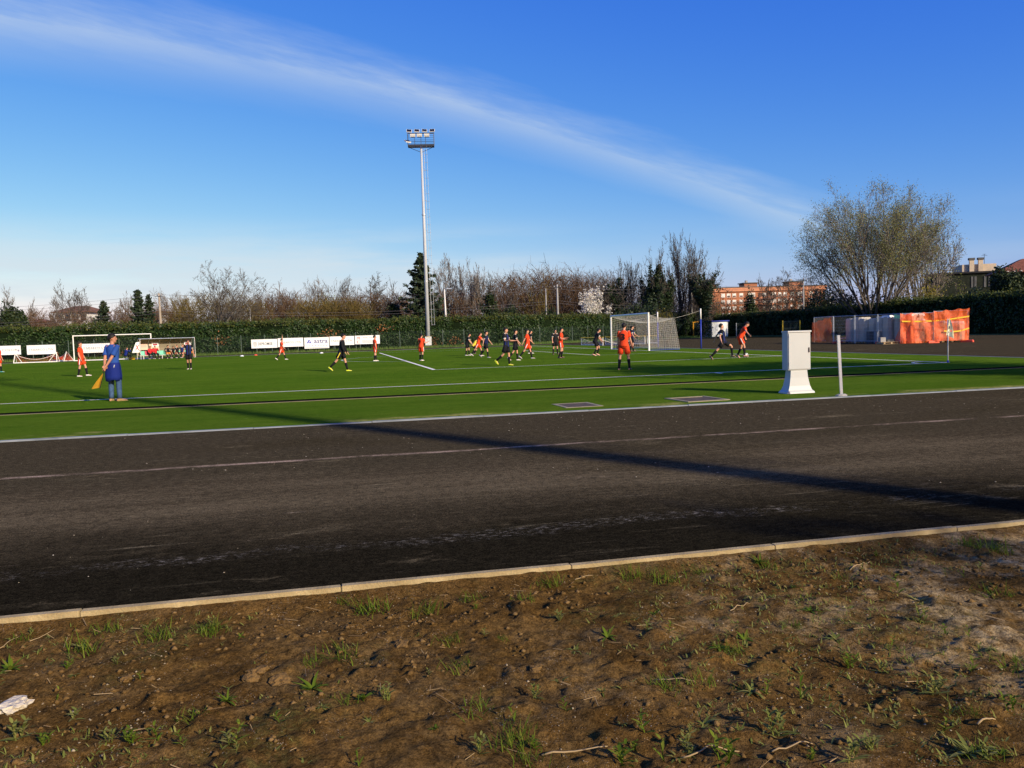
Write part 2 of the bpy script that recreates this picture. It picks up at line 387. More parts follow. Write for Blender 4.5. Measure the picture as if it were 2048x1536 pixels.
# infill sand swept out along the outer edge
edge = mth(N, L, 'ADD', A, mth(N, L, 'MULTIPLY', mth(N, L, 'SUBTRACT', nz(N, L, ob, 0.9, 5, 0.65, (1, 0.6, 1)), 0.5), 1.5))
sand = mth(N, L, 'MULTIPLY', mth(N, L, 'MULTIPLY', mr(N, L, nz(N, L, ob, 0.45, 3, 0.6), 0.46, 0.60), mr(N, L, nz(N, L, ob, 14, 5, 0.8, (1, .4, 1)), 0.36, 0.56)), mr(N, L, edge, -9.0, -8.6, 1.0, 0.0)); sand = mth(N, L, 'MULTIPLY', sand, mr(N, L, nz(N, L, ob, 0.9, 5, 0.72, (1, 0.30, 1)), 0.46, 0.60))
g0 = mixc_(N, L, mth(N, L, 'MULTIPLY', sand, 0.85), g0, (0.42, 0.36, 0.11))
spk = mth(N, L, 'MULTIPLY', mr(N, L, nz(N, L, ob, 5, 5, 0.8, (1, .4, 1)), 0.66, 0.72), mr(N, L, A, -8.5, -4.0, 1.0, 0.0))
g0 = mixc_(N, L, mth(N, L, 'MULTIPLY', spk, 0.6), g0, (0.32, 0.36, 0.16))
L(g0, b.inputs['Base Color']); b.inputs['Roughness'].default_value = 0.95; b.inputs['Specular IOR Level'].default_value = 0.0
bp = N.new('ShaderNodeBump'); bp.inputs['Strength'].default_value = 0.6; bp.inputs['Distance'].default_value = 0.03
L(mth(N, L, 'ADD', fine, nz(N, L, ob, 140, 2, 0.6)), bp.inputs['Height']); L(bp.outputs[0], b.inputs['Normal'])

# bare soil
mt, N, L, b = coord_mat('soil'); MATS['soil'] = mt
t = N.new('ShaderNodeTexCoord'); ob = t.outputs['Object']
c0 = mixc_(N, L, mr(N, L, nz(N, L, ob, 2.2, 7, 0.7), 0.33, 0.7), (0.092, 0.050, 0.014), (0.190, 0.108, 0.032))
c0 = mixc_(N, L, mr(N, L, nz(N, L, ob, 14, 5, 0.7), 0.45, 0.75), c0, (0.066, 0.041, 0.017))
dry = mth(N, L, 'MULTIPLY', mr(N, L, nz(N, L, ob, 0.9, 5, 0.68), 0.42, 0.60), mr(N, L, nz(N, L, ob, 9, 5, 0.75), 0.35, 0.62))
sxs = N.new('ShaderNodeSeparateXYZ'); L(ob, sxs.inputs[0])
dry = mth(N, L, 'MULTIPLY', dry, mr(N, L, mth(N, L, 'ADD', sxs.outputs['Y'], mth(N, L, 'MULTIPLY', nz(N, L, ob, 0.6, 3), 3.0)), 18.6, 21.6, 1.0, 0.12))
c0 = mixc_(N, L, mth(N, L, 'MULTIPLY', dry, 0.85), c0, (0.46, 0.345, 0.18))
moss = mth(N, L, 'MULTIPLY', mr(N, L, nz(N, L, ob, 1.3, 6, 0.7), 0.50, 0.68), mr(N, L, nz(N, L, ob, 20, 4, 0.7), 0.38, 0.65))
c0 = mixc_(N, L, mth(N, L, 'MULTIPLY', moss, 0.6), c0, (0.10, 0.10, 0.028))
vo = N.new('ShaderNodeTexVoronoi'); vo.inputs['Scale'].default_value = 85; L(ob, vo.inputs['Vector'])
c0 = mixc_(N, L, mth(N, L, 'MULTIPLY', mr(N, L, vo.outputs['Distance'], 0.12, 0.22, 1.0, 0.0), mr(N, L, nz(N, L, ob, 6, 3), 0.5, 0.66)), c0, (0.40, 0.34, 0.26))
crumb = mth(N, L, 'ADD', mth(N, L, 'MULTIPLY', nz(N, L, ob, 95, 5, 0.8), 0.5), mth(N, L, 'MULTIPLY', nz(N, L, ob, 30, 5, 0.8), 0.5))
crc = mixc_(N, L, mr(N, L, crumb, 0.36, 0.66), (0.34, 0.33, 0.32), (1.72, 1.68, 1.6))
mu = N.new('ShaderNodeMix'); mu.data_type = 'RGBA'; mu.blend_type = 'MULTIPLY'; mu.inputs['Factor'].default_value = 1.0
L(c0, mu.inputs['A']); L(crc, mu.inputs['B']); c0 = mu.outputs['Result']
L(c0, b.inputs['Base Color']); b.inputs['Roughness'].default_value = 0.95; b.inputs['Specular IOR Level'].default_value = 0.0
bp = N.new('ShaderNodeBump'); bp.inputs['Strength'].default_value = 0.85; bp.inputs['Distance'].default_value = 0.02
L(mth(N, L, 'ADD', nz(N, L, ob, 60, 5, 0.72), mth(N, L, 'MULTIPLY', nz(N, L, ob, 210, 3, 0.7), 0.5)), bp.inputs['Height']); L(bp.outputs[0], b.inputs['Normal'])

mat('far_ground', (0.06, 0.075, 0.03), 0.95, 0, 0.05, col2=(0.12, 0.10, 0.055), spec=0.1)
mat('verge_grass', (0.045, 0.085, 0.016), 0.9, 0, 0.8, col2=(0.12, 0.16, 0.035), spec=0.15, bump=0.6, bscale=18)
mat('line_paint', (0.90, 0.82, 0.62), 0.8, 0, 3.0, col2=(0.94, 0.87, 0.70), spec=0.2, bump=0.3, bscale=80)
mat('line_paint_worn', (0.30, 0.38, 0.20), 0.8, 0, 1.2, col2=(0.66, 0.68, 0.58), spec=0.2)
mat('edging', (0.15, 0.17, 0.19), 0.7, 0, 2.0, col2=(0.27, 0.29, 0.31), spec=0.2)
mat('kerb_concrete', (0.27, 0.20, 0.095), 0.9, 0, 7.0, col2=(0.43, 0.33, 0.17), spec=0.15, bump=0.35, bscale=70)
mat('black_rubber', (0.008, 0.009, 0.005), 0.9, 0, 3.0, col2=(0.018, 0.018, 0.010), spec=0.0)

# ---- ground sheet to the horizon
g = MB(); n = 24
def big(x, y): return (x, y, -0.16)
g.poly([(-3000, -600, -0.16), (3000, -600, -0.16), (3000, 4000, -0.16), (-3000, 4000, -0.16)])
setp(g.build('ground', MATS['far_ground']), kind='structure')

# ---- soil verge in front of the kerb
def dirt_h(a, b_):
    a = np.asarray(a, float); b_ = np.asarray(b_, float)
    h = (vnoise(a * 1.3, b_ * 1.3, 1) - .5) * 0.040 + (vnoise(a * 4.1, b_ * 4.1, 2) - .5) * 0.020
    n3 = vnoise(a * 11, b_ * 11, 3); h += (n3 - .5) * 0.022
    h += np.abs(vnoise(a * 24, b_ * 24, 4) - .5) * 0.026 + (vnoise(a * 33, b_ * 33, 5) - .5) * 0.016 * np.clip(vnoise(a * 2.1, b_ * 2.1, 15) * 2 - .4, .15, 1.3)
    lumps = np.maximum(vnoise(a * 9 + 9, b_ * 9, 6) - 0.72, 0) * 0.10; h += lumps
    e = np.clip((-19.06 - a) / 0.25, 0, 1)          # levels out against the kerb
    return -0.065 * np.clip(0.35 + e, 0, 1) + h * (0.25 + 0.75 * e)
def dirt_z(a, b_): return float(dirt_h(np.array([a]), np.array([b_]))[0])
da = np.arange(-23.2, -19.05, 0.0175); db = np.arange(14.0, 25.2, 0.019)
GA, GB = np.meshgrid(da, db, indexing='ij'); Z = dirt_h(GA, GB)
V = np.stack([GA.ravel(), GB.ravel(), Z.ravel()], 1); na, nb = GA.shape
idx = np.arange(na * nb).reshape(na, nb)
Q = np.stack([idx[:-1, :-1], idx[1:, :-1], idx[1:, 1:], idx[:-1, 1:]], -1).reshape(-1, 4)
soil = link('soil_verge', np_mesh('soil_verge', V, Q), MATS['soil'], matrix=FM, smooth=True); setp(soil, kind='structure')
g = MB()
for (a0, a1, b0, b1) in ((-80, -23.2, -60, 100), (-23.2, -19.06, 25.18, 100), (-23.2, -19.06, -60, 14.0)):
    g.quad((a0, b0, -0.075), (a1, b0, -0.075), (a1, b1, -0.075), (a0, b1, -0.075))
setp(g.build('soil_field', MATS['soil'], matrix=FM), kind='structure')

# ---- running track (near straight, end behind the goal, far straight)
g = MB(); NE, TE, FE, TFAR = -9.52, -3.9, 63.0, 70.6
def sheet(g, a0, a1, b0, b1, z, mi=0, da=6.0):
    ka = max(1, int((a1 - a0) / da)); kb = max(1, int((b1 - b0) / da))
    for i in range(ka):
        for j in range(kb):
            x0 = a0 + (a1 - a0) * i / ka; x1 = a0 + (a1 - a0) * (i + 1) / ka; y0 = b0 + (b1 - b0) * j / kb; y1 = b0 + (b1 - b0) * (j + 1) / kb
            g.quad((x0, y0, z), (x1, y0, z), (x1, y1, z), (x0, y1, z), mi)
sheet(g, -18.99, NE - 0.10, -60, 110, 0.0); sheet(g, FE, TFAR, -3.9, 110, 0.0)
sheet(g, NE - 0.10, 58.0, -38.5, TE - 0.10, 0.0); sheet(g, 58.0, 80.0, -30.0, TE - 0.10, 0.0)
track = setp(g.build('running_track', MATS['asphalt'], matrix=FM), kind='structure')

# ---- turf with a black gutter between pitch and outer strip
G0, G1 = -3.95, -3.30
g = MB(); sheet(g, NE, G0 - 0.07, TE, 110, 0.012); sheet(g, G1, FE - 0.1, TE, 110, 0.020)
g.quad((G1, TE, 0.020), (G1, 110, 0.020), (G1, 110, -0.05), (G1, TE, -0.05))
turf = setp(g.build('turf_pitch', MATS['turf'], matrix=FM), kind='structure')
g = MB(); g.ibox(G0, G1 - 0.003, TE, 110, -0.12, 0.016, 1); g.ibox(G0 - 0.07, G0 - 0.002, TE, 110, -0.12, 0.021, 0)
setp(g.build('gutter', [mat('gutter_concrete', (0.20, 0.17, 0.09), 0.9, 0.25, 3), MATS['black_rubber']], matrix=FM), kind='structure')
g = MB()
for i in range(60):                              # steel edging strips laid end to end
    b0 = TE + i * 2.0; j = 0.004 * ((i * 7) % 3)
    g.ibox(NE - 0.09, NE - 0.004, b0 + 0.006, b0 + 1.994, -0.1, 0.017 + j)
    g.ibox(FE - 0.096, FE - 0.004, b0 + 0.006, b0 + 1.994, -0.1, 0.028 + j)
for i in range(40):
    a0 = NE + i * 1.82; g.ibox(a0 + 0.006, a0 + 1.814, TE - 0.15, TE - 0.004, -0.1, 0.03)
setp(g.build('turf_edging', MATS['edging'], matrix=FM), kind='structure')

# pitch markings
ZL = 0.0245; LW = 0.12
def line(name, pts, w, mt_, closed=False):
    g = MB()
    for (x0, y0), (x1, y1) in zip(pts[:-1], pts[1:]):
        d = Vector((x1 - x0, y1 - y0)); nn = Vector((-d.y, d.x)).normalized() * w / 2
        g.quad((x0 - nn.x, y0 - nn.y, ZL), (x1 - nn.x, y1 - nn.y, ZL), (x1 + nn.x, y1 + nn.y, ZL), (x0 + nn.x, y0 + nn.y, ZL))
    o = g.build(name, mt_, parent=turf); return o
LP, LWN = MATS['line_paint'], MATS['line_paint_worn']; HW = PW / 2
line('touch_line', [(0, -0.06), (0, 100)], 0.13, LP); line('touch_line', [(PW, -0.06), (PW, 100)], LW, LWN)
line('goal_line', [(0.065, 0), (PW - 0.06, 0)], 0.13, LP)
line('penalty_area_line', [(HW - 20.16, 0.065), (HW - 20.16, 16.44)], 0.12, LP)
line('penalty_area_line', [(HW - 20.22, 16.5), (HW + 20.22, 16.5)], 0.16, LP)
line('penalty_area_line', [(HW + 20.16, 0.065), (HW + 20.16, 16.42)], 0.12, LWN)
line('goal_area_line', [(HW - 9.16, 0.065), (HW - 9.16, 5.44)], 0.12, LWN); line('goal_area_line', [(HW + 9.16, 0.065), (HW + 9.16, 5.44)], 0.12, LP)
line('goal_area_line', [(HW - 9.22, 5.5), (HW + 9.22, 5.5)], 0.12, LP)
arc = [(HW + 9.15 * math.sin(t_), 11 + 9.15 * math.cos(t_)) for t_ in np.linspace(-0.905, 0.905, 28)]
line('penalty_arc', arc, 0.12, LWN)
line('corner_arc', [(0.065 + math.cos(t_), 0.065 + math.sin(t_)) for t_ in np.linspace(0.08, 1.49, 9)], 0.1, LP)
line('touch_mark', [(-0.52, 8.75), (-0.08, 8.75)], 0.12, LP)

# ---- kerb of separate stones at the edge of the soil
kerb = setp(empty('kerb'), kind='structure'); kerb.matrix_world = FM
rk = random.Random(5)
bm = bmesh.new(); bmesh.ops.create_cube(bm, size=1.0)
for v_ in bm.verts: v_.co = Vector((v_.co.x * 0.058, v_.co.y * 1.445, v_.co.z * 0.20))
bmesh.ops.bevel(bm, geom=bm.edges[:], offset=0.004, segments=2, affect='EDGES')
kme = bpy.data.meshes.new('kerb_stone'); bm.to_mesh(kme); bm.free(); kme.materials.append(MATS['kerb_concrete'])
for i in range(-14, 12):
    b0 = 19.29 + i * 1.45 + 0.725
    o = bpy.data.objects.new('kerb_stone', kme); C.objects.link(o); o.parent = kerb
    o.location = (-19.02 + rk.uniform(-.004, .004), b0, -0.097 + rk.uniform(-.003, .003)); o.rotation_euler = (rk.uniform(-.003, .003), rk.uniform(-.02, .02), rk.uniform(-.003, .003))

# ---- grass verge along fence and hedge
HEDGE = [(100, 74.0), (0, 74.0), (-12, 79.0), (-34, 89.5)]            # (b, a) of the far hedge foot
HEDGE_R = [(-35.5, 89.0), (-39.6, 80), (-40.6, 40), (-41.5, 5)]
g = MB()
g.quad((TFAR, 100, 0.006), (TFAR, -3, 0.006), (77, -3, 0.006), (77, 100, 0.006))
g.poly([(TFAR, -3, 0.006), (79, -18, 0.008), (79.5, -33.5, 0.008), (90, -36, 0.008), (77, -3, 0.008)])
g.quad((79.5, -33.5, 0.010), (40, -37.4, 0.010), (40, -43, 0.010), (90, -43, 0.010))
g.quad((40, -37.4, 0.010), (0, -38.0, 0.010), (0, -44, 0.010), (40, -43, 0.010))
setp(g.build('grass_verge', MATS['verge_grass'], matrix=FM), kind='structure')

# ================================================================== VEGETATION
mat('bark', (0.10, 0.085, 0.065), 0.95, 0, 1.5, col2=(0.20, 0.175, 0.145), spec=0.1)
mat('bark_dark', (0.050, 0.042, 0.034), 0.95, 0, 1.5, col2=(0.10, 0.085, 0.07), spec=0.1)
mat('twig_grey', (0.13, 0.112, 0.096), 0.95, island=[(0.20, 0.175, 0.15)], spec=0.1)
mat('twig_dark', (0.060, 0.050, 0.040), 0.95, island=[(0.11, 0.094, 0.076)], spec=0.1)
mat('twig_red', (0.066, 0.038, 0.022), 0.95, island=[(0.120, 0.070, 0.040), (0.105, 0.075, 0.042)], spec=0.1)
mat('twig_olive', (0.085, 0.058, 0.018), 0.95, island=[(0.14, 0.10, 0.030), (0.11, 0.095, 0.028)], spec=0.1)
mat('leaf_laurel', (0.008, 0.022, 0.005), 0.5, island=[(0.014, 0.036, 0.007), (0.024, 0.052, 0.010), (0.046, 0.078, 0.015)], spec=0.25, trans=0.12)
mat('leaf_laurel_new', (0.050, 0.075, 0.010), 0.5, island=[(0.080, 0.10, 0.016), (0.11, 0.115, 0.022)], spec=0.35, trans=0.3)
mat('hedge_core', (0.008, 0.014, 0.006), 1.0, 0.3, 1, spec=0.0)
mat('leaf_ivy', (0.012, 0.024, 0.008), 0.5, island=[(0.022, 0.040, 0.011), (0.038, 0.055, 0.018)], spec=0.3, trans=0.1)
mat('leaf_conifer', (0.014, 0.028, 0.014), 0.7, island=[(0.03, 0.05, 0.022), (0.05, 0.062, 0.03)], spec=0.2, trans=0.1)
mat('leaf_dark', (0.010, 0.022, 0.008), 0.6, island=[(0.026, 0.044, 0.013), (0.045, 0.06, 0.018)], spec=0.25, trans=0.1)
mat('leaf_spring', (0.16, 0.18, 0.05), 0.6, island=[(0.27, 0.28, 0.09), (0.23, 0.22, 0.10)], spec=0.2, trans=0.35)
mat('leaf_willow', (0.11, 0.13, 0.03), 0.6, island=[(0.18, 0.20, 0.045)], spec=0.2, trans=0.3)
mat('leaf_yellow', (0.16, 0.135, 0.02), 0.6, island=[(0.26, 0.22, 0.04)], spec=0.2, trans=0.3)
mat('blossom', (0.60, 0.56, 0.46), 0.7, island=[(0.80, 0.76, 0.66), (0.88, 0.85, 0.76)], spec=0.1, trans=0.2)
mat('leaf_rust', (0.20, 0.075, 0.03), 0.7, island=[(0.34, 0.15, 0.06)], spec=0.1)

def seg_mesh(name, S, sides_big=6, ribbon=0.0):
    """S: array (n,8): p0 p1 r0 r1 -> tubes; thick ones rounder"""
    S = np.asarray(S, float); V = []; Fq = []; off = 0
    for lo, hi, k in ((0.05, 99, sides_big), (ribbon, 0.05, 3), (-1, ribbon, 2)):
        s = S[(S[:, 6] > lo) & (S[:, 6] <= hi)]
        if not len(s): continue
        p0, p1 = s[:, :3], s[:, 3:6]; d = p1 - p0; Ln = np.linalg.norm(d, axis=1, keepdims=True); d = d / np.maximum(Ln, 1e-6)
        ref = np.where(np.abs(d[:, 2:3]) < 0.9, np.array([[0, 0, 1.0]]), np.array([[1.0, 0, 0]]))
        if k == 2: ref = np.stack([np.sin(np.arange(len(s)) * 1.7), np.cos(np.arange(len(s)) * 2.9), np.sin(np.arange(len(s)) * .9 + .4)], 1)
        u_ = np.cross(d, ref) + 1e-6; u_ /= np.linalg.norm(u_, axis=1, keepdims=True); w_ = np.cross(d, u_)
        n = len(s); P = np.zeros((n, 2, k, 3))
        for j in range(k):
            a = 2 * math.pi * j / k; q = u_ * math.cos(a) + w_ * math.sin(a)
            P[:, 0, j] = p0 + q * s[:, 6:7] - d * s[:, 6:7] * 0.3; P[:, 1, j] = p1 + q * s[:, 7:8] + d * s[:, 7:8] * 0.3
        V.append(P.reshape(-1, 3)); base = off + np.arange(n)[:, None] * 2 * k
        for j in range(k if k > 2 else 1):
            j2 = (j + 1) % k
            Fq.append(np.concatenate([base + j, base + j2, base + k + j2, base + k + j], 1))
        off += n * 2 * k
    return np_mesh(name, np.concatenate(V), np.concatenate(Fq))
def leaf_mesh(name, P, size, rng, flat=0.0, aspect=0.55, normals=None):
    """one small leaf quad at each point, randomly turned"""
    P = np.asarray(P, float); n = len(P)
    d = rng.normal(size=(n, 3)); d /= np.linalg.norm(d, axis=1, keepdims=True)
    nn = rng.normal(size=(n, 3))
    if normals is not None: nn = nn * 0.55 + normals
    if flat: nn[:, 2] += flat
    nn /= np.linalg.norm(nn, axis=1, keepdims=True)
    d = d - nn * np.sum(d * nn, 1, keepdims=True); d /= np.maximum(np.linalg.norm(d, axis=1, keepdims=True), 1e-6)
    w_ = np.cross(nn, d); s = size * rng.uniform(0.6, 1.35, (n, 1)) if np.isscalar(size) else size[:, None]
    V = np.stack([P - d * s * .5, P + w_ * s * aspect * .5 , P + d * s * .5, P - w_ * s * aspect * .5], 1).reshape(-1, 3)
    return np_mesh(name, V, np.arange(n * 4).reshape(n, 4))

def grow(rng, trunk_len=3.0, rad=0.25, levels=4, nch=(5, 6, 5, 4), angle=(35, 40, 45, 45), lenf=(0.9, 0.6, 0.55, 0.5),
         up=0.15, jit=0.12, stems=1, fan=20, start=0.35, rmin=0.012, taper=0.35, bend_up=0.0):
    S = []; tips = []
    stack = []
    for i in range(stems):
        az = rng.uniform(0, 6.283) if stems == 1 else 6.283 * (i + rng.uniform(-.3, .3)) / stems
        tl = R(rng.uniform(0, 4)) if stems == 1 else R(fan) * math.sqrt(rng.uniform(0.08, 1))
        d = np.array([math.sin(tl) * math.cos(az), math.sin(tl) * math.sin(az), math.cos(tl)])
        o = np.array([math.cos(az), math.sin(az), 0]) * (0.0 if stems == 1 else rad * 1.2)
        stack.append((o, d, trunk_len * rng.uniform(0.9, 1.1), rad * (1 if stems == 1 else rng.uniform(.6, 1)), 0))
    while stack:
        p, d, Lb, r, lv = stack.pop()
        ns = 6 if lv == 0 else (5 if lv == 1 else (4 if lv == 2 else 3)); pts = [p]; dirs = [d]; rads = [r]
        re = max(rmin * 0.7, r * taper)
        for k in range(ns):
            d = d + rng.normal(size=3) * jit * (1 + 0.3 * lv); d[2] += up * (0.4 + 0.4 * lv) * 0.5 + bend_up * lv
            d = d / np.linalg.norm(d)
            q = p + d * Lb / ns; r1 = r + (re - r) * (k + 1) / ns
            S.append((*p, *q, rads[-1], r1)); p = q; pts.append(p); dirs.append(d); rads.append(r1)
        if lv >= levels - 1: tips.append(p); continue
        n = nch[lv]; n = max(1, int(round(n * rng.uniform(0.8, 1.25))))
        ph = rng.uniform(0, 6.28)
        for c in range(n):
            t = start + (1 - start) * (c + rng.uniform(0.1, 0.9)) / n
            if c == n - 1: t = 1.0
            x = t * ns; i0 = min(int(x), ns - 1); f = x - i0
            bp_ = pts[i0] + (pts[i0 + 1] - pts[i0]) * f; bd = dirs[min(i0 + 1, ns)]
            br = rads[i0] + (rads[i0 + 1] - rads[i0]) * f
            an = R(angle[lv] * rng.uniform(0.6, 1.3)) * (0.45 if c == n - 1 else 1)
            ph += 2.4 + rng.uniform(-.5, .5)
            ref = np.array([0, 0, 1.0]) if abs(bd[2]) < .9 else np.array([1.0, 0, 0])
            u_ = np.cross(bd, ref); u_ /= np.linalg.norm(u_); w_ = np.cross(bd, u_)
            nd = bd * math.cos(an) + (u_ * math.cos(ph) + w_ * math.sin(ph)) * math.sin(an)
            stack.append((bp_, nd, Lb * lenf[lv] * rng.uniform(0.7, 1.2) * (1.15 - 0.45 * t), max(rmin, br * rng.uniform(.5, .75)), lv + 1))
    return np.array(S), np.array(tips)
def fit_tree(S, tips, H, W, r0=None):
    """scale the skeleton to the wanted height and crown width"""
    zmax = np.percentile(S[:, 5], 99.6); wx = np.percentile(np.abs(S[:, 3]), 95.5) + 1e-6; wy = np.percentile(np.abs(S[:, 4]), 95.5) + 1e-6
    sc = np.array([W / 2 / wx, W / 2 / wy, H / zmax])
    S = S.copy(); S[:, :3] *= sc; S[:, 3:6] *= sc
    return S, tips * sc
def put_tree(px, depth, S, label, cat='tree', twigs='twig_grey', bark='bark', name='bare_tree', group=None, extra=(), rz=0.0, z=0.0, thick=0.06):
    p = at(px, depth); e = empty(name, (p.x, p.y, z), rz, label, cat, group)
    big = S[S[:, 6] > thick]; small = S[S[:, 6] <= thick]
    if len(big): link('trunk', seg_mesh('trunk', big), MATS[bark], e)
    if len(small): link('crown', seg_mesh('crown', small, ribbon=.034), MATS[twigs], e)
    for (nm, me, mt_) in extra: link(nm, me, MATS[mt_], e)
    return e
def rg(s): return np.random.default_rng(s)
def bare(px, depth, top, width_px, label, seed, kind='round', twigs='twig_grey', bark='bark', name='bare_tree', leaves=None, rmin=0.022, group=None, extra=()):
    rng = rg(seed); H = hz(px, top, depth); W = width_px * pxm(depth)
    P = dict(round=dict(trunk_len=H * .45, rad=H * .022, levels=5, nch=(8, 7, 6, 4), angle=(46, 44, 46, 46), lenf=(.78, .62, .55, .5), up=.10, start=.32),
             upright=dict(trunk_len=H * .62, rad=H * .016, levels=5, nch=(12, 7, 5, 4), angle=(32, 36, 40, 42), lenf=(.5, .52, .5, .5), up=.18, start=.2),
             vase=dict(trunk_len=H * .5, rad=H * .014, levels=5, nch=(5, 5, 4, 4), angle=(26, 32, 38, 42), lenf=(.72, .6, .55, .5), up=.10, stems=9, fan=36, start=.3),
             fork=dict(trunk_len=H * .40, rad=H * .024, levels=5, nch=(5, 6, 6, 5), angle=(34, 40, 44, 46), lenf=(.95, .62, .55, .5), up=.06, stems=4, fan=40, start=.35),
             scrub=dict(trunk_len=H * .6, rad=H * .010, levels=3, nch=(7, 5), angle=(26, 32), lenf=(.55, .5), up=.18, stems=9, fan=30, start=.2))[kind]
    S, T = grow(rng, rmin=rmin, **P); S, T = fit_tree(S, T, H, W)
    ex = list(extra)
    if leaves:
        mname, cnt, size = leaves; i = rng.integers(0, len(T), cnt); tw = S[S[:, 6] < rmin * 2.2]; j = rng.integers(0, len(tw), cnt)
        Pn = np.where(rng.random((cnt, 1)) < .5, T[i], tw[j, 3:6]) + rng.normal(size=(cnt, 3)) * size * 1.6
        ex.append(('leaves', leaf_mesh('leaves', Pn, size, rng), mname))
    return put_tree(px, depth, S, label, twigs=twigs, bark=bark, name=name, group=group, extra=ex)
def ivy_tree(px, depth, top, width_px, label, seed, cover=0.75, nleaf=5000, spread=0.5, kind='upright', lsize=0.30, name='ivy_clad_tree'):
    rng = rg(seed); H = hz(px, top, depth); W = 1.35 * width_px * pxm(depth); nleaf = int(nleaf * 1.5)
    S, T = grow(rng, trunk_len=H * .62, rad=H * .022, levels=4, nch=(8, 6, 5), angle=(30, 38, 42), lenf=(.62, .55, .5), up=.14, start=.3, jit=.17, rmin=.024)
    S, T = fit_tree(S, T, H, W)
    th = S[(S[:, 6] > .045) & (S[:, 5] < H * cover)]
    i = rng.choice(len(th), nleaf, p=th[:, 6] / th[:, 6].sum()); f = rng.random((nleaf, 1))
    P = th[i, :3] * (1 - f) + th[i, 3:6] * f
    rad = (0.20 + 1.25 * spread * np.clip(1.1 - P[:, 2:3] / (H * cover), 0.12, 1)) * (0.55 + 0.9 * vnoise(P[:, 0] * 1.1 + P[:, 1], P[:, 2] * 1.1, seed)[:, None])
    off = rng.normal(size=(nleaf, 3)); off /= np.linalg.norm(off, axis=1, keepdims=True)
    P = P + off * rad * rng.random((nleaf, 1)) ** .4
    return put_tree(px, depth, S, label, twigs='twig_dark', bark='bark_dark', name=name, extra=[('ivy', leaf_mesh('ivy', P, lsize, rng), 'leaf_ivy')])
def conifer(px, depth, top, width_px, label, seed, n=5200, name='conifer_tree', tier=16, lsize=0.42, low=0.06):
    rng = rg(seed); H = hz(px, top, depth); Wd = width_px * pxm(depth) / 2
    S = [(0, 0, 0, 0, 0, H * .97, H * .022, 0.02)]; P = []
    nb = int(tier * 6)
    for k in range(nb):
        t = low + (1 - low) * (k + rng.random()) / nb; z0 = H * t; L_ = 1.45 * Wd * (1 - t) ** .75 * rng.uniform(.38, 1.2) + .12
        az = k * 2.4 + rng.uniform(-.4, .4); dr = rng.uniform(-.05, .28)
        tipp = np.array([math.cos(az) * L_, math.sin(az) * L_, z0 + L_ * dr]); midp = np.array([math.cos(az) * L_ * .5, math.sin(az) * L_ * .5, z0 - L_ * .08])
        S.append((0, 0, z0, *midp, .035, .025)); S.append((*midp, *tipp, .025, .012))
        m_ = max(6, int(n / nb * (0.35 + 1.3 * (1 - t))))
        f = rng.random((m_, 1)) ** .7
        q = np.where(f < .5, np.array([0, 0, z0]) + (midp - np.array([0, 0, z0])) * f * 2, midp + (tipp - midp) * (f * 2 - 1))
        P.append(q + rng.normal(size=(m_, 3)) * np.array([.15, .15, .10]) * (0.6 + L_ * .14))
    return put_tree(px, depth, np.array(S), label, twigs='twig_dark', bark='bark_dark', name=name, thick=0.03,
                    extra=[('needles', leaf_mesh('needles', np.concatenate(P), lsize, rng, flat=.6), 'leaf_conifer')])
def bush(px, depth, top, width_px, label, seed, leaf='leaf_dark', n=2600, lsize=0.3, name='evergreen_bush', cat='bush', hollow=.45, lobes=7, base_z=0.0, squash=1.0):
    rng = rg(seed); H = hz(px, top, depth) - base_z; W = width_px * pxm(depth) / 2
    P = []
    for k in range(lobes):
        c = np.array([rng.uniform(-.6, .6) * W, rng.uniform(-.45, .45) * W, H * rng.uniform(.28, .66)]); r = np.array([W * rng.uniform(.35, .55), W * rng.uniform(.35, .5), H * rng.uniform(.22, .36)])
        if k == 0: c = np.array([0, 0, H * .55]); r = np.array([W * .6, W * .5, H * .45])
        m_ = n // lobes; o = rng.normal(size=(m_, 3)); o /= np.linalg.norm(o, axis=1, keepdims=True)
        rr = (hollow + (1 - hollow) * rng.random((m_, 1))) * (0.8 + 0.4 * vnoise(o[:, 0] * 3 + k * 5, o[:, 2] * 3 + o[:, 1] * 2, seed)[:, None])
        P.append(c + o * r * rr)
    P = np.concatenate(P); P = P[P[:, 2] > 0.02]
    S, T = grow(rng, trunk_len=H * .5, rad=max(.05, H * .014), levels=3, nch=(5, 5), angle=(32, 40), lenf=(.7, .6), stems=4, fan=35); S, T = fit_tree(S, T, H * .93, W * 1.5)
    return put_tree(px, depth, S, label, cat=cat, twigs='twig_dark', bark='bark_dark', name=name, z=base_z, extra=[('foliage', leaf_mesh('foliage', P, lsize, rng), leaf)])

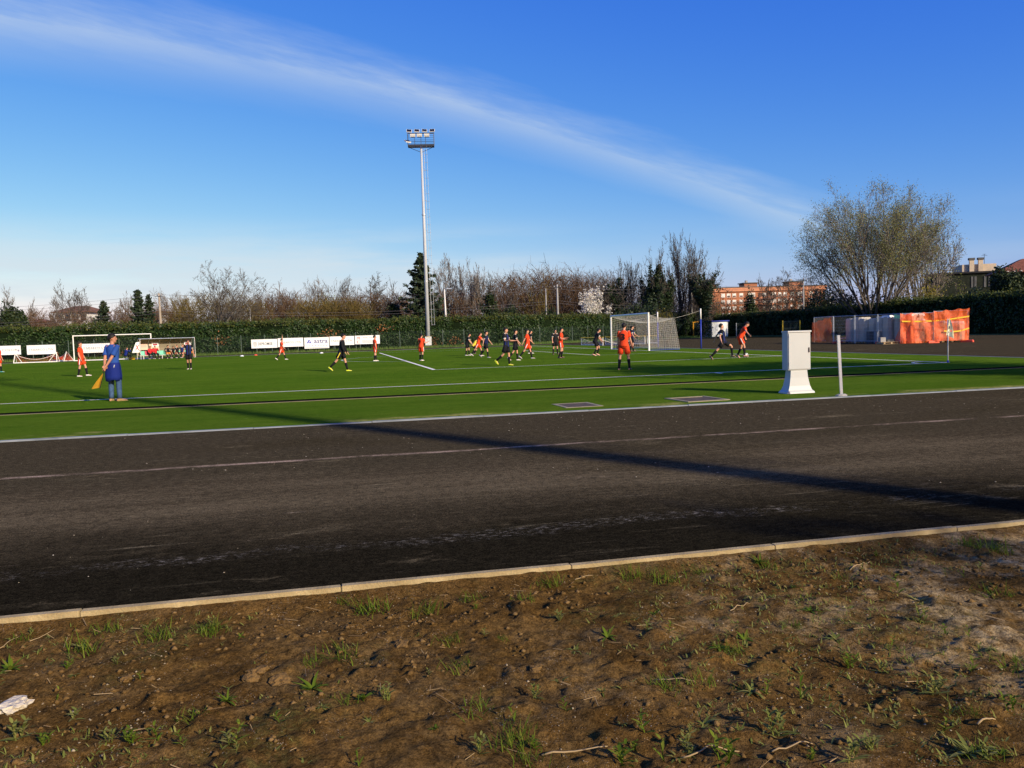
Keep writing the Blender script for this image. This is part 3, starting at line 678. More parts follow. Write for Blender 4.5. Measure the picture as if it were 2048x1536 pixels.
# ---- clipped hedges
def hedge(name, path, h0, h1, thick, label, seed, per_m=130, side=1, leafsize=0.20):
    rng = rg(seed); e = empty(name, (0, 0, 0), 0, label, 'hedge')
    P = []; Nn_ = []; P2 = []; core = MB()
    tot = sum(math.dist(p, q) for p, q in zip(path[:-1], path[1:])); run = 0
    for (b0, a0), (b1, a1) in zip(path[:-1], path[1:]):
        p0, p1 = fw_(a0, b0), fw_(a1, b1); L_ = (p1 - p0).length; d = (p1 - p0) / L_; nn = Vector((-d.y, d.x, 0)) * side   # nn points to the pitch
        back = nn * -thick; ha = h0 + (h1 - h0) * run / tot; hb = h0 + (h1 - h0) * (run + L_) / tot; run += L_
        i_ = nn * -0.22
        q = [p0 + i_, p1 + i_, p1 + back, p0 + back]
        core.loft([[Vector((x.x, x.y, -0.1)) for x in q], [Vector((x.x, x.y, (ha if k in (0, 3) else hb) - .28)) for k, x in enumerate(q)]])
        n = int(L_ * per_m); s = rng.random(n) * L_; z = rng.random(n) ** .85 * (ha + (hb - ha) * s / L_)
        bul = (vnoise(s * .7 + seed, z * .9, seed) - .5) * .5 + (vnoise(s * 2.3, z * 2.3, seed + 1) - .5) * .3
        dep = bul - rng.random(n) * .22
        X = np.stack([p0.x + d.x * s + nn.x * dep, p0.y + d.y * s + nn.y * dep, z], 1); P.append(X); Nn_.append(np.tile([nn.x, nn.y, .25], (n, 1)))
        n2 = int(L_ * per_m * .42); s = rng.random(n2) * L_; w_ = rng.random(n2) * thick
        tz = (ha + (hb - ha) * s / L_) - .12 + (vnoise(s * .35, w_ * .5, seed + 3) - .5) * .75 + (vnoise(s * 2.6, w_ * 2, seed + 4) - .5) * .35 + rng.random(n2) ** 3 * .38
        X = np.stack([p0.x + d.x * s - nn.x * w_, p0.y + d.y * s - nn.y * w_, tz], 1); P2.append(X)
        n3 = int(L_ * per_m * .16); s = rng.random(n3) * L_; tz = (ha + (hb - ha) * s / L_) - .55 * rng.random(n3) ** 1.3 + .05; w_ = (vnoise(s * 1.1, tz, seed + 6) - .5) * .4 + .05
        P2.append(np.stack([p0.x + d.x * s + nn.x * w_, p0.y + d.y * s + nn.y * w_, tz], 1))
    core.build('branch_core', MATS['hedge_core'], e)
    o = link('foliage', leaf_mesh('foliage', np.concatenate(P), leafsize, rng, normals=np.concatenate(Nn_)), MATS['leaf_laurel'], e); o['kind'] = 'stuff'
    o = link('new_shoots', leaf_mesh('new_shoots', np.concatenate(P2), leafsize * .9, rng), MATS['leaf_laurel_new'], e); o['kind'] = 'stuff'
    return e
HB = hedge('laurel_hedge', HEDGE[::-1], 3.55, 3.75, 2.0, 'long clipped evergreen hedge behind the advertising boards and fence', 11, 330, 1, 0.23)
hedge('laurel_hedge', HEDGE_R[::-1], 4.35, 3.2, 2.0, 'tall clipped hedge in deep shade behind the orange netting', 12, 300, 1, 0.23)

# withered patches in the hedge
for k, (b_, z0, n_) in enumerate(((21.0, 2.0, 110), (8.8, .7, 90), (6.2, .7, 70), (46, .6, 260), (33, 1.6, 60), (14.5, 2.6, 60))):
    rq = rg(900 + k); c_ = fw_(73.75, b_, z0); link('withered_leaves', leaf_mesh('withered_leaves', np.array(c_) + rq.normal(size=(n_, 3)) * np.array([.55 if n_ < 200 else 1.6, .12, .35]), .20, rq), MATS['leaf_rust'], HB)
# rough grass at the foot of the hedge
rng = rg(21); n = 9000; bb = rng.uniform(-30, 70, n); aa = 70.7 + rng.random(n) ** .8 * 3.0 + np.where(bb < 0, np.clip(-bb, 0, 34) * .34, 0)
Pp = np.array([fw_(x, y) for x, y in zip(aa, bb)]); hgt_ = rng.uniform(.10, .42, n)
dx = rng.normal(size=(n, 2)) * .05
V = np.zeros((n, 3, 3)); V[:, 0] = Pp + np.array([-.03, 0, 0]); V[:, 1] = Pp + np.array([.03, 0, 0]); V[:, 2] = Pp; V[:, 2, :2] += dx; V[:, 2, 2] = hgt_
mat('grass_blade', (0.06, 0.12, 0.02), 0.7, island=[(0.11, 0.18, 0.035), (0.17, 0.20, 0.06)], spec=0.2, trans=0.3)
gobj = link('rough_grass', np_mesh('rough_grass', V.reshape(-1, 3), np.arange(n * 3).reshape(n, 3)), MATS['grass_blade'])
setp(gobj, 'rough green grass growing along the foot of the far fence', 'grass', kind='stuff')

# ---- brown thickets behind the hedge that read as one mass
def thicket(px0, px1, d0, d1, topf, label, seed, n, mat_='twig_red', name='bare_thicket', base=0.5, rad=.045):
    rng = rg(seed); S = []
    for k in range(int(n * 1.7)):
        px = rng.uniform(px0, px1); dep = rng.uniform(d0, d1); H = hz(px, topf(px), (d0 + d1) / 2) * (1.03 - .5 * rng.random() ** 1.6)
        p = np.array(at(px, dep)); d = np.array([rng.normal() * .14, rng.normal() * .14, 1.0]); r = rad * rng.uniform(.5, 1.2)
        pts = [p + np.array([0, 0, base])]; q = 4
        for i in range(q):
            d = d + rng.normal(size=3) * .16; d[2] = abs(d[2]) + .05; d /= np.linalg.norm(d); pts.append(pts[-1] + d * (H - base) / q)
        for i in range(q): S.append((*pts[i], *pts[i + 1], r * (1 - i / q * .88), r * (1 - (i + 1) / q * .88)))
        for c in range(11):
            i = min(q, int(1 + q * rng.random() ** .55)); o = pts[i - 1] + (pts[i] - pts[i - 1]) * rng.random(); az = rng.uniform(0, 6.28); dd = np.array([math.cos(az) * .6, math.sin(az) * .6, rng.uniform(.3, .95)])
            L_ = H * rng.uniform(.08, .19); e1 = o + dd * L_; S.append((*o, *e1, r * .6, r * .42))
            for c2 in range(3):
                o2 = o + dd * L_ * rng.uniform(.3, 1); d2 = dd + rng.normal(size=3) * .5; S.append((*o2, *(o2 + d2 * L_ * .45), r * .48, r * .36))
    o = link(name, seg_mesh(name, np.array(S), 3, ribbon=.05), MATS[mat_]); setp(o, label, 'thicket', kind='stuff'); return o
def ramp_top(*pts):
    xs = [p[0] for p in pts]; ys = [p[1] for p in pts]
    return lambda x: float(np.interp(x, xs, ys))
thicket(985, 1235, 125, 150, ramp_top((985, 575), (1010, 560), (1085, 545), (1120, 556), (1200, 556), (1235, 565)), 'red brown bare wood filling the skyline left of the ivy trees', 31, 620, 'twig_red', 'bare_wood')
thicket(520, 800, 118, 135, ramp_top((520, 600), (560, 588), (600, 598), (640, 602), (720, 596), (800, 590)), 'brown scrub behind the hedge above the advertising boards', 32, 420, 'twig_red')
thicket(590, 740, 112, 117, ramp_top((590, 612), (650, 600), (740, 606)), 'olive tinted scrub in front of the pale green willow', 33, 200, 'twig_olive')
thicket(30, 360, 118, 140, ramp_top((30, 632), (90, 622), (130, 632), (200, 634), (260, 612), (300, 612), (360, 612)), 'low russet scrub on the left beyond the hedge', 34, 330, 'twig_red')
thicket(350, 530, 114, 130, ramp_top((350, 600), (390, 596), (470, 590), (530, 604)), 'olive brown brush round the foot of the big forked tree', 35, 260, 'twig_olive')
thicket(780, 1000, 122, 138, ramp_top((780, 596), (850, 585), (920, 590), (1000, 590)), 'reddish undergrowth behind the floodlight mast', 36, 300, 'twig_red')
thicket(1195, 1420, 118, 140, ramp_top((1195, 585), (1240, 575), (1330, 570), (1420, 588)), 'dark bare undergrowth beneath the ivy clad trees', 37, 300, 'twig_dark')
thicket(1405, 1690, 128, 150, ramp_top((1405, 604), (1440, 600), (1480, 606), (1560, 600), (1600, 590), (1690, 588)), 'russet brush in front of the brick apartment block', 38, 260, 'twig_red')

# ---- single trees, left to right
bare(14, 122, 578, 74, 'bare tree at the left edge behind the dark round bush', 101, 'round')
bush(16, 116, 606, 76, 'dark rounded evergreen bush at the left edge above the hedge', 102, 'leaf_dark', 6500, .40)
bare(66, 140, 598, 26, 'slim bare tree right of the round evergreen bush', 103, 'upright')
bare(104, 142, 590, 34, 'small bare tree left of the white house', 104, 'round')
bare(146, 128, 566, 66, 'bare garden tree standing in front of the white house', 105, 'round', twigs='twig_dark')
conifer(207, 113, 603, 46, 'low dark conifer right of the white house', 106, 2600)
bare(246, 136, 588, 40, 'bare tree between the low conifer and the tall conifer', 107, 'round')
conifer(277, 112, 580, 50, 'tall dark conifer left of the wooden pole', 108, 4200)
conifer(298, 114, 590, 34, 'smaller conifer leaning on the tall conifer', 109, 2400)
bare(345, 136, 580, 70, 'dense upright bare tree just right of the wooden pole', 110, 'round')
bare(372, 140, 590, 44, 'upright bare tree left of the big forked tree', 111, 'upright', twigs='twig_grey')
bare(432, 108, 533, 176, 'large spreading bare tree forked near its base, rising over the hedge', 112, 'fork', twigs='twig_dark', bark='bark', rmin=.019)
bare(516, 132, 592, 54, 'low bare tree right of the big forked tree', 113, 'round')
bare(552, 134, 564, 54, 'bare tree above the first advertising board', 114, 'round', twigs='twig_grey')
bare(600, 138, 584, 50, 'small bare tree left of the pale green willow', 115, 'round')
bare(634, 140, 558, 60, 'bare tree just left above the pale green willow', 116, 'round')
bare(672, 138, 553, 62, 'bare tree just right above the pale green willow', 117, 'round', twigs='twig_dark')
bush(655, 124, 576, 62, 'pale green willow coming into leaf above the blue lettered board', 118, 'leaf_willow', 2600, .26, name='willow_bush', cat='tree', hollow=.2)
bare(706, 138, 578, 46, 'small bare tree right of the pale green willow', 119, 'round')
bare(752, 132, 545, 62, 'tall thin bare tree left of the ivy stump', 120, 'upright', twigs='twig_dark', leaves=('leaf_dark', 260, .22))
ivy_tree(796, 114, 556, 34, 'ivy clad forked stump left of the big conifer', 121, .92, 2600, .55)
conifer(846, 111, 507, 96, 'big dark conifer standing behind the floodlight mast', 122, 9000, tier=20, lsize=.5)
bare(886, 128, 504, 74, 'tall grey bare tree right behind the floodlight mast', 123, 'round')
bare(912, 130, 518, 72, 'grey bare tree second to the right of the mast', 124, 'round')
bare(936, 129, 530, 64, 'grey bare tree third to the right of the mast', 125, 'round')
bare(950, 126, 526, 66, 'bare tree with pale branches left of the dark ivy column', 126, 'vase', twigs='twig_grey')
ivy_tree(982, 113, 545, 26, 'dark ivy column with a thin bare top', 127, .97, 3000, .75)
ivy_tree(1012, 114, 562, 34, 'short ivy tree right of the dark ivy column', 128, .95, 1900, .6)
bare(1078, 124, 546, 60, 'bare tree rising out of the brown wood behind two poles', 129, 'scrub', twigs='twig_olive')
ivy_tree(1222, 122, 538, 44, 'ivy tree with bent bare limbs right of the white blossom', 130, .70, 2000, .5)
ivy_tree(1247, 120, 512, 50, 'ivy tree with curling bare top, second right of the blossom', 131, .80, 2600, .6)
ivy_tree(1296, 118, 498, 48, 'thick ivy tree left of the tallest ivy trunk', 132, .84, 4600, .95)
ivy_tree(1336, 118, 483, 36, 'tallest ivy trunk, narrow with a bare forked tip', 133, .93, 3600, .8)
bare(1370, 122, 468, 78, 'tallest bare tree between two ivy clad trees', 134, 'vase', twigs='twig_dark', bark='bark_dark', rmin=.021)
bare(1270, 128, 522, 60, 'thin bare tree between ivy clad trees left of the tallest', 135, 'round', twigs='twig_dark')
ivy_tree(1404, 116, 498, 74, 'broad many armed ivy tree left of the brick apartment block', 136, .86, 5600, .75)
bush(1300, 114, 588, 150, 'dark ivy undergrowth behind the goal', 137, 'leaf_ivy', 5200, .34, lobes=10)
bush(1320, 106, 606, 60, 'yellow green shrub showing above the hedge behind the goal', 138, 'leaf_yellow', 900, .2, lobes=5, hollow=.3)
bush(1025, 114, 606, 90, 'dark green shrub above the hedge right of the street lamp', 139, 'leaf_dark', 2600, .3)
bush(1096, 114, 606, 70, 'dark green shrub at the feet of the two poles', 140, 'leaf_dark', 2200, .3)
bush(580, 112, 628, 60, 'low green shrub above the hedge near the raised arm player', 141, 'leaf_dark', 1500, .28)
bare(1545, 131, 556, 60, 'low bare tree before the middle of the apartment block', 146, 'round', twigs='twig_dark')
bare(1625, 129, 552, 70, 'bare tree between the apartment block and the large tree', 147, 'round', twigs='twig_dark')
bare(1575, 130, 540, 84, 'small bare tree in front of the right end of the apartment block', 142, 'round', twigs='twig_dark')
bush(1500, 124, 568, 34, 'dark ivy bush covering the middle of the apartment block', 143, 'leaf_ivy', 2200, .34)
bush(1438, 126, 584, 24, 'small olive bush in front of the left end of the apartment block', 144, 'leaf_yellow', 420, .22)
# blossom
rng = rg(151); S, T = grow(rng, trunk_len=2.6, rad=.16, levels=4, nch=(6, 6, 5), angle=(40, 42, 45), lenf=(.8, .6, .55), stems=3, fan=30); Hh = hz(1178, 578, 114); S, T = fit_tree(S, T, Hh, 56 * pxm(114))
cnt = 5200; i = rng.integers(0, len(T), cnt); tw = S[S[:, 5] > Hh * .38]; j = rng.integers(0, len(tw), cnt)
Pn = np.where(rng.random((cnt, 1)) < .6, T[i], tw[j, 3:6]) + rng.normal(size=(cnt, 3)) * .13
Pn = Pn[Pn[:, 2] > Hh * .36]
put_tree(1178, 114, S, 'round tree covered in white blossom above the hedge', twigs='twig_dark', bark='bark_dark', name='blossom_tree', extra=[('blossom', leaf_mesh('blossom', Pn, .15, rng, aspect=.8), 'blossom')])
# the large tree on the right
rng = rg(160); dep = 94; Hh = hz(1725, 366, dep)
S, T = grow(rng, trunk_len=Hh * .55, rad=.20, levels=5, nch=(7, 6, 5, 4), angle=(20, 27, 34, 38), lenf=(.62, .58, .56, .5), up=.05, stems=13, fan=50, start=.28, rmin=.015, jit=.07)
S, T = fit_tree(S, T, Hh * .975, 236 * pxm(dep)); S[:, 6:8] = np.maximum(S[:, 6:8], .011)
cnt = 60000; i = rng.integers(0, len(T), cnt); Pn = T[i] + rng.normal(size=(cnt, 3)) * .34
keep = vnoise(Pn[:, 0] * .5, Pn[:, 2] * .5 + Pn[:, 1] * .4, 8) + Pn[:, 2] / Hh * .5 > .56; Pn = Pn[keep]
put_tree(1750, dep, S, 'large spreading tree just coming into leaf behind the material yard', twigs='twig_grey', bark='bark_dark', name='broadleaf_tree', extra=[('leaves', leaf_mesh('leaves', Pn, .135, rng), 'leaf_spring')], thick=.07)
bare(1842, 100, 432, 146, 'smaller tree in young leaf right of the large spreading tree', 161, 'vase', twigs='twig_grey', leaves=('leaf_spring', 4200, .17), name='broadleaf_tree')
bush(1856, 92, 556, 110, 'yellow green shrub right of the large tree above the dark hedge', 162, 'leaf_yellow', 2400, .24, hollow=.2)
bush(1925, 88, 548, 36, 'thin pale shrub above the dark hedge left of the flat roofed block', 163, 'leaf_willow', 420, .2, hollow=.2)
bush(1670, 106, 566, 120, 'dark shrubs to the left of the large spreading tree trunk', 164, 'leaf_dark', 4200, .32, lobes=10)
bush(1790, 102, 572, 110, 'dark undergrowth right beneath the large spreading tree', 165, 'leaf_ivy', 3200, .3, lobes=9)
bush(2018, 80, 524, 92, 'black green evergreen at the right edge before the red roof', 166, 'leaf_dark', 9000, .3)
bush(1960, 84, 566, 90, 'dark low bushes below the flat roofed block', 167, 'leaf_ivy', 2600, .28)
# trees beside the camera, out of frame: only their shade falls into the picture
def shade_tree(x, y, H, W, seed, label):
    rng = rg(seed); S, T = grow(rng, trunk_len=H * .5, rad=H * .02, levels=4, nch=(7, 6, 5), angle=(40, 42, 45), lenf=(.75, .62, .55), up=.1, start=.4, rmin=.016); S, T = fit_tree(S, T, H, W)
    e = empty('bare_tree', (x, y, 0), 0, label, 'tree', 'roadside trees beside the track')  # unseen tree, there only for its shade
    link('trunk', seg_mesh('trunk', S[S[:, 6] > .06]), MATS['bark'], e); link('crown', seg_mesh('crown', S[S[:, 6] <= .06], ribbon=.03), MATS['twig_dark'], e)
    cnt = 1500 if H < 7 else 15000; i = rng.integers(0, len(T), cnt); link('leaves', leaf_mesh('leaves', T[i] + rng.normal(size=(cnt, 3)) * .3, .18 if H < 7 else .24, rng), MATS['leaf_spring'], e)
shade_tree(18.6, 17.2, 8.6, 7.4, 171, 'leafy tree beside the track whose shade reaches the penalty area')
shade_tree(27.5, 8.5, 10.0, 8.5, 172, 'leafy tree beside the track whose shade darkens the turf near the corner')
shade_tree(12.6, -4.6, 6.0, 4.6, 173, 'bare tree behind the viewer whose dappled shade lies on the right of the soil')

# ================================================================== BUILDINGS AND LARGE THINGS
mat('brick_orange', (0.29, 0.115, 0.06), 0.9, 0, 2.0, col2=(0.40, 0.165, 0.085), spec=0.15)
mat('brick_band', (0.50, 0.22, 0.12), 0.9, 0.15, 1.0, spec=0.15)
mat('white_paint', (0.78, 0.77, 0.74), 0.5, 0.06, 3.0)
mat('shutter_white', (0.66, 0.63, 0.58), 0.7, 0.1, 2.0)
mat('glass_dark', (0.02, 0.025, 0.03), 0.08, spec=0.6)
mat('roof_tile', (0.20, 0.075, 0.045), 0.9, 0.3, 2.5, spec=0.15)
mat('roof_brown', (0.16, 0.085, 0.055), 0.9, 0.3, 1.5, spec=0.15)
mat('plaster_white', (0.68, 0.66, 0.62), 0.9, 0.08, 1.0, spec=0.15)
mat('plaster_beige', (0.52, 0.42, 0.30), 0.9, 0.1, 0.6, spec=0.15)
mat('concrete', (0.30, 0.29, 0.27), 0.9, 0.2, 1.5, spec=0.15)
mat('concrete_dark', (0.10, 0.10, 0.095), 0.9, 0.25, 0.8, spec=0.15)
mat('galvanised', (0.52, 0.54, 0.55), 0.42, 0.12, 4.0, metallic=0.55)
mat('mast_paint', (0.42, 0.44, 0.46), 0.5, 0.06, 1.0)
mat('dark_metal', (0.035, 0.038, 0.05), 0.5, 0.2, 3.0, metallic=0.3)
mat('lamp_black', (0.012, 0.012, 0.016), 0.3)
mat('wood_pole', (0.30, 0.25, 0.19), 0.9, 0.25, 2.0, spec=0.1)
mat('wire', (0.22, 0.20, 0.18), 0.6)
mat('board_white', (0.80, 0.80, 0.78), 0.6, 0.04, 1.5)
mat('ink_grey', (0.13, 0.13, 0.14), 0.7); mat('ink_black', (0.03, 0.03, 0.035), 0.7); mat('ink_red', (0.62, 0.10, 0.08), 0.7); mat('ink_pale_red', (0.70, 0.36, 0.30), 0.7); mat('ink_blue', (0.03, 0.05, 0.42), 0.7); mat('ink_navy', (0.05, 0.06, 0.22), 0.7)
mat('fence_green', (0.035, 0.065, 0.045), 0.6); mat('fence_post', (0.10, 0.13, 0.11), 0.6, 0.2, 2)
mat('goal_white', (0.84, 0.81, 0.73), 0.45, 0.04, 2); mat('net_cord', (0.62, 0.58, 0.50), 0.8); mat('net_dark', (0.05, 0.05, 0.045), 0.8)
mat('post_blue', (0.025, 0.045, 0.33), 0.5); mat('yellow_paint', (0.75, 0.48, 0.03), 0.5, 0.08, 3); mat('door_yellow', (0.80, 0.36, 0.02), 0.5, 0.08, 3)
mat('bench_panel', (0.24, 0.20, 0.14), 0.6, 0.1, 1.5, spec=.1); mat('poster_beige', (0.58, 0.44, 0.33), 0.6, 0.1, 2); mat('seat_mint', (0.12, 0.50, 0.34), 0.45); mat('seat_red', (0.50, 0.02, 0.07), 0.5)
mat('alu', (0.62, 0.63, 0.64), 0.35, 0.08, 4, metallic=0.6)
mat('pack_wrap', (0.36, 0.32, 0.25), 0.5, 0, 1.4, col2=(0.47, 0.42, 0.34), bump=0.5, bscale=6); mat('pack_cap', (0.75, 0.74, 0.72), 0.4, 0.05, 2, bump=0.5, bscale=5); mat('tarp_green', (0.02, 0.09, 0.07), 0.35, 0.3, 4, bump=0.6, bscale=6)
mat('pallet_wood', (0.40, 0.29, 0.17), 0.9, 0.25, 4, spec=0.1); mat('foot_red', (0.72, 0.10, 0.05), 0.6, 0.15, 5); mat('tape_yellow', (0.85, 0.52, 0.03), 0.5)
mat('cabinet_white', (0.425, 0.435, 0.425), 0.42, 0, 2.2, col2=(0.455, 0.465, 0.455), bump=0.04, bscale=120); mat('flag_cloth', (0.80, 0.70, 0.34), 0.8, 0, 9, col2=(0.78, 0.76, 0.66), trans=0.25)
mat('manhole_lid', (0.10, 0.075, 0.055), 0.9, 0.3, 8, spec=0.15, bump=0.5, bscale=60); mat('manhole_frame', (0.26, 0.225, 0.14), 0.9, 0.2, 6, spec=0.15)
# orange plastic barrier mesh, fine holes
mt, N, L, b = coord_mat('orange_mesh'); MATS['orange_mesh'] = mt
t = N.new('ShaderNodeTexCoord'); n1 = nz(N, L, t.outputs['Object'], 1.6, 4)
L(mixc_(N, L, mr(N, L, n1, .3, .7), (0.85, 0.10, 0.010), (0.98, 0.17, 0.02)), b.inputs['Base Color']); b.inputs['Roughness'].default_value = .6
ck = N.new('ShaderNodeTexBrick'); ck.inputs['Scale'].default_value = 14; ck.inputs['Mortar Size'].default_value = 0.028; ck.inputs['Brick Width'].default_value = .55; ck.inputs['Row Height'].default_value = .45
ck.inputs['Color1'].default_value = (0, 0, 0, 1); ck.inputs['Color2'].default_value = (0, 0, 0, 1); ck.inputs['Mortar'].default_value = (1, 1, 1, 1)
sp2 = N.new('ShaderNodeSeparateXYZ'); L(t.outputs['Object'], sp2.inputs[0]); cb = N.new('ShaderNodeCombineXYZ'); L(sp2.outputs[0], cb.inputs[0]); L(sp2.outputs[2], cb.inputs[1]); L(cb.outputs[0], ck.inputs['Vector'])
tr = N.new('ShaderNodeBsdfTransparent'); tl = N.new('ShaderNodeBsdfTranslucent'); tl.inputs['Color'].default_value = (0.8, 0.14, 0.02, 1)
m1 = N.new('ShaderNodeMixShader'); m1.inputs[0].default_value = .12; L(b.outputs[0], m1.inputs[1]); L(tl.outputs[0], m1.inputs[2])
m2 = N.new('ShaderNodeMixShader'); L(mth(N, L, 'ADD', mth(N, L, 'MULTIPLY', ck.outputs['Color'], .35), .56), m2.inputs[0]); L(tr.outputs[0], m2.inputs[1]); L(m1.outputs[0], m2.inputs[2]); L(m2.outputs[0], N['Material Output'].inputs[0])

RX90 = Matrix.Rotation(R(90), 4, 'X')
ALONG = math.atan2(0.216, 0.976)                       # boards and far fence run this way (left to right)
def on_a(px, a, py=690):
    d = prow(px, py); r0 = FI[0]; k = (a - r0[3]) / (r0[0] * d.x + r0[1] * d.y); return Vector((d.x * k, d.y * k, 0))

# ---- brick apartment block far right
DEP = 352; p0, p1 = at(1404, DEP), at(1650, DEP + 6); W_ = (p1 - p0).length; rz = math.atan2(p1.y - p0.y, p1.x - p0.x)
bl = empty('apartment_block', p0, rz, 'orange brick apartment block with white shuttered windows and balconies', 'building')
Htop = hz(1500, 582, DEP); D_ = 14.0; fl = 13.0 * pxm(DEP)
MB().ibox(0, W_, 0, D_, 0, Htop).build('wall', MATS['brick_orange'], bl)
g = MB(); g.ibox(-.6, W_ + .6, -.7, D_ + .6, Htop, Htop + 1.7); rf = g.build('roof', MATS['brick_band'], bl)
MB().ibox(-.8, W_ + .8, -.9, D_ + .8, Htop + 1.703, Htop + 2.0).build('roof_edge', MATS['concrete_dark'], rf)
for (xa, xb, h) in ((1424, 1436, 1.2), (1492, 1518, 1.5), (1582, 1610, 1.7)):
    x0 = (xa - 1404) / 246 * W_; x1 = (xb - 1404) / 246 * W_
    MB().ibox(x0, x1, 2, 8, Htop + 2.0, Htop + 2.0 + h).build('stair_head', MATS['brick_orange'], rf); MB().ibox(x0 - .5, x1 + .5, 1.5, 8.5, Htop + 2.003 + h, Htop + 2.4 + h).build('stair_head_cap', MATS['concrete_dark'], rf)
    MB().ibox(x0 + 1.0, x0 + 1.9, 3, 4, Htop + 2.403 + h, Htop + 3.4 + h).build('chimney', MATS['concrete'], rf)
wm_ = MB().ibox(-.85, .85, -.05, .12, 0, 1.7).mesh('window'); wm_.materials.append(MATS['shutter_white'])
wp_ = MB().ibox(-.7, .7, -.075, -.055, .12, .7).mesh('pane'); wp_.materials.append(MATS['glass_dark'])
ww_ = MB().ibox(-1.5, 1.5, -.05, .12, 0, 1.8).mesh('window'); ww_.materials.append(MATS['shutter_white'])
for r_ in range(6):
    zc = Htop - 2.45 - r_ * fl
    if zc < 0.6: continue
    for k, xp in enumerate((1446, 1457, 1468, 1482, 1503, 1548, 1559, 1570, 1584, 1601, 1622, 1633)):
        x = (xp - 1404) / 246 * W_; wide = xp in (1503, 1601)
        o = bpy.data.objects.new('window', ww_ if wide else wm_); C.objects.link(o); o.parent = bl; o.location = (x, -.03, zc)
        if (k * 5 + r_ * 3) % 4 != 0:
            q = bpy.data.objects.new('pane', wp_); C.objects.link(q); q.parent = o
    for xp in (1415, 1524, 1540):
        x = (xp - 1404) / 246 * W_
        bc = MB().ibox(x - 2.0, x + 2.0, -1.5, 0.0, zc - .95, zc - .1).build('balcony', MATS['brick_band'], bl)
        MB().ibox(x - 1.9, x + 1.9, -.04, .1, zc - .05, zc + 1.75).build('loggia_opening', MATS['glass_dark'], bc); MB().ibox(x + .2, x + 1.6, -.09, -.045, zc, zc + 1.6).build('shutter', MATS['shutter_white'], bc)
    if r_ < 6:
        MB().ibox(-0.1, W_ + .1, -.02, .1, zc - 1.05, zc - .85).build('string_course', MATS['brick_band'], bl)

# ---- flat roofed block at the right
DEP = 150; p0 = at(1885, DEP, 550); e = empty('flat_roofed_block', (p0.x, p0.y, 0), R(-14), 'beige flat roofed block with two chimneys above a dark lower wing', 'building')
h1 = hz(1950, 547, DEP); h2 = hz(1950, 529, DEP); s = pxm(DEP); x0 = (1922 - 1885) * s; x1 = (1983 - 1885) * s
MB().ibox(-1.0, 150 * s, 0, 9, 0, h1).build('lower_wing', mat('shaded_wall', (.022, .026, .018), .95, .4, 1.2, spec=.05), e); MB().ibox(-1.3, 150 * s + .3, -.4, 9.3, h1 + .003, h1 + .3).build('roof_slab', mat('bitumen', (.03, .03, .032), .9, .2, 2, spec=.05), e)  # tree shade over the lower wing is painted into its wall colour
MB().ibox(x0, x1, .6, 7, h1 + .303, h2).build('upper_storey', MATS['plaster_beige'], e)
for xp in (1938, 1954):
    x = (xp - 1885) * s; c = MB().ibox(x - .38, x + .38, 0.1, .597, h1 + .303, h2 + .75).build('chimney', MATS['plaster_beige'], e); MB().ibox(x - .5, x + .5, 0.0, .8, h2 + .753, h2 + 1.15).build('chimney_cap', MATS['concrete_dark'], c)
g = MB(); xa = (1966 - 1885) * s; g.tube([(xa, 2, h2), (xa, 2, h2 + 1.9)], .035, 4); g.tube([(xa - .5, 2, h2 + 1.6), (xa + .5, 2, h2 + 1.6)], .025, 4); g.tube([(xa - .3, 2, h2 + 1.85), (xa + .3, 2, h2 + 1.85)], .025, 4); g.build('antenna', MATS['dark_metal'], e)
for xp in (1938, 1944, 1961, 1969): MB().ibox((xp - 1885) * s - .18, (xp - 1885) * s + .18, -.12, -.003, h1 - 2.6, h1 - .6).build('pilaster', MATS['concrete_dark'], e)

# ---- red roofed house at the right edge
DEP = 118; p0 = at(2004, DEP, 545); e = empty('red_roofed_house', (p0.x, p0.y, 0), R(-20), 'house with weathered red tiled roof at the right edge', 'house'); s = pxm(DEP)
hh_ = hz(2010, 546, DEP); ht = hz(2040, 516, DEP); MB().ibox(0, 9, 0, 8, 0, hh_).build('wall', mat('shaded_wall', (.022, .026, .018)), e)  # reuses the wing's wall colour with its painted-in shade
g = MB(); q0 = [(-.6, -.6, hh_), (9.6, -.6, hh_), (9.6, 8.6, hh_), (-.6, 8.6, hh_)]; g.loft([[Vector(v_) for v_ in q0], [Vector((v_[0], v_[1], hh_ + .18)) for v_ in q0], [Vector((3.2, 3, ht)), Vector((8, 3, ht)), Vector((8, 5, ht)), Vector((3.2, 5, ht))]])
rf = g.build('roof', MATS['roof_tile'], e)
for i in range(12):                                   # tile courses
    x = -.3 + i * .85; MB().box((x, -.62, hh_ + .16), (.35, .2, .12)).build('eave_tile', MATS['plaster_white'], rf)
MB().ibox(5.2, 6.0, 3.4, 4.2, ht - .4, ht + .8).build('chimney', MATS['plaster_white'], rf); MB().ibox(5.1, 6.1, 3.3, 4.3, ht + .803, ht + 1.0).build('chimney_cap', MATS['concrete_dark'], rf)

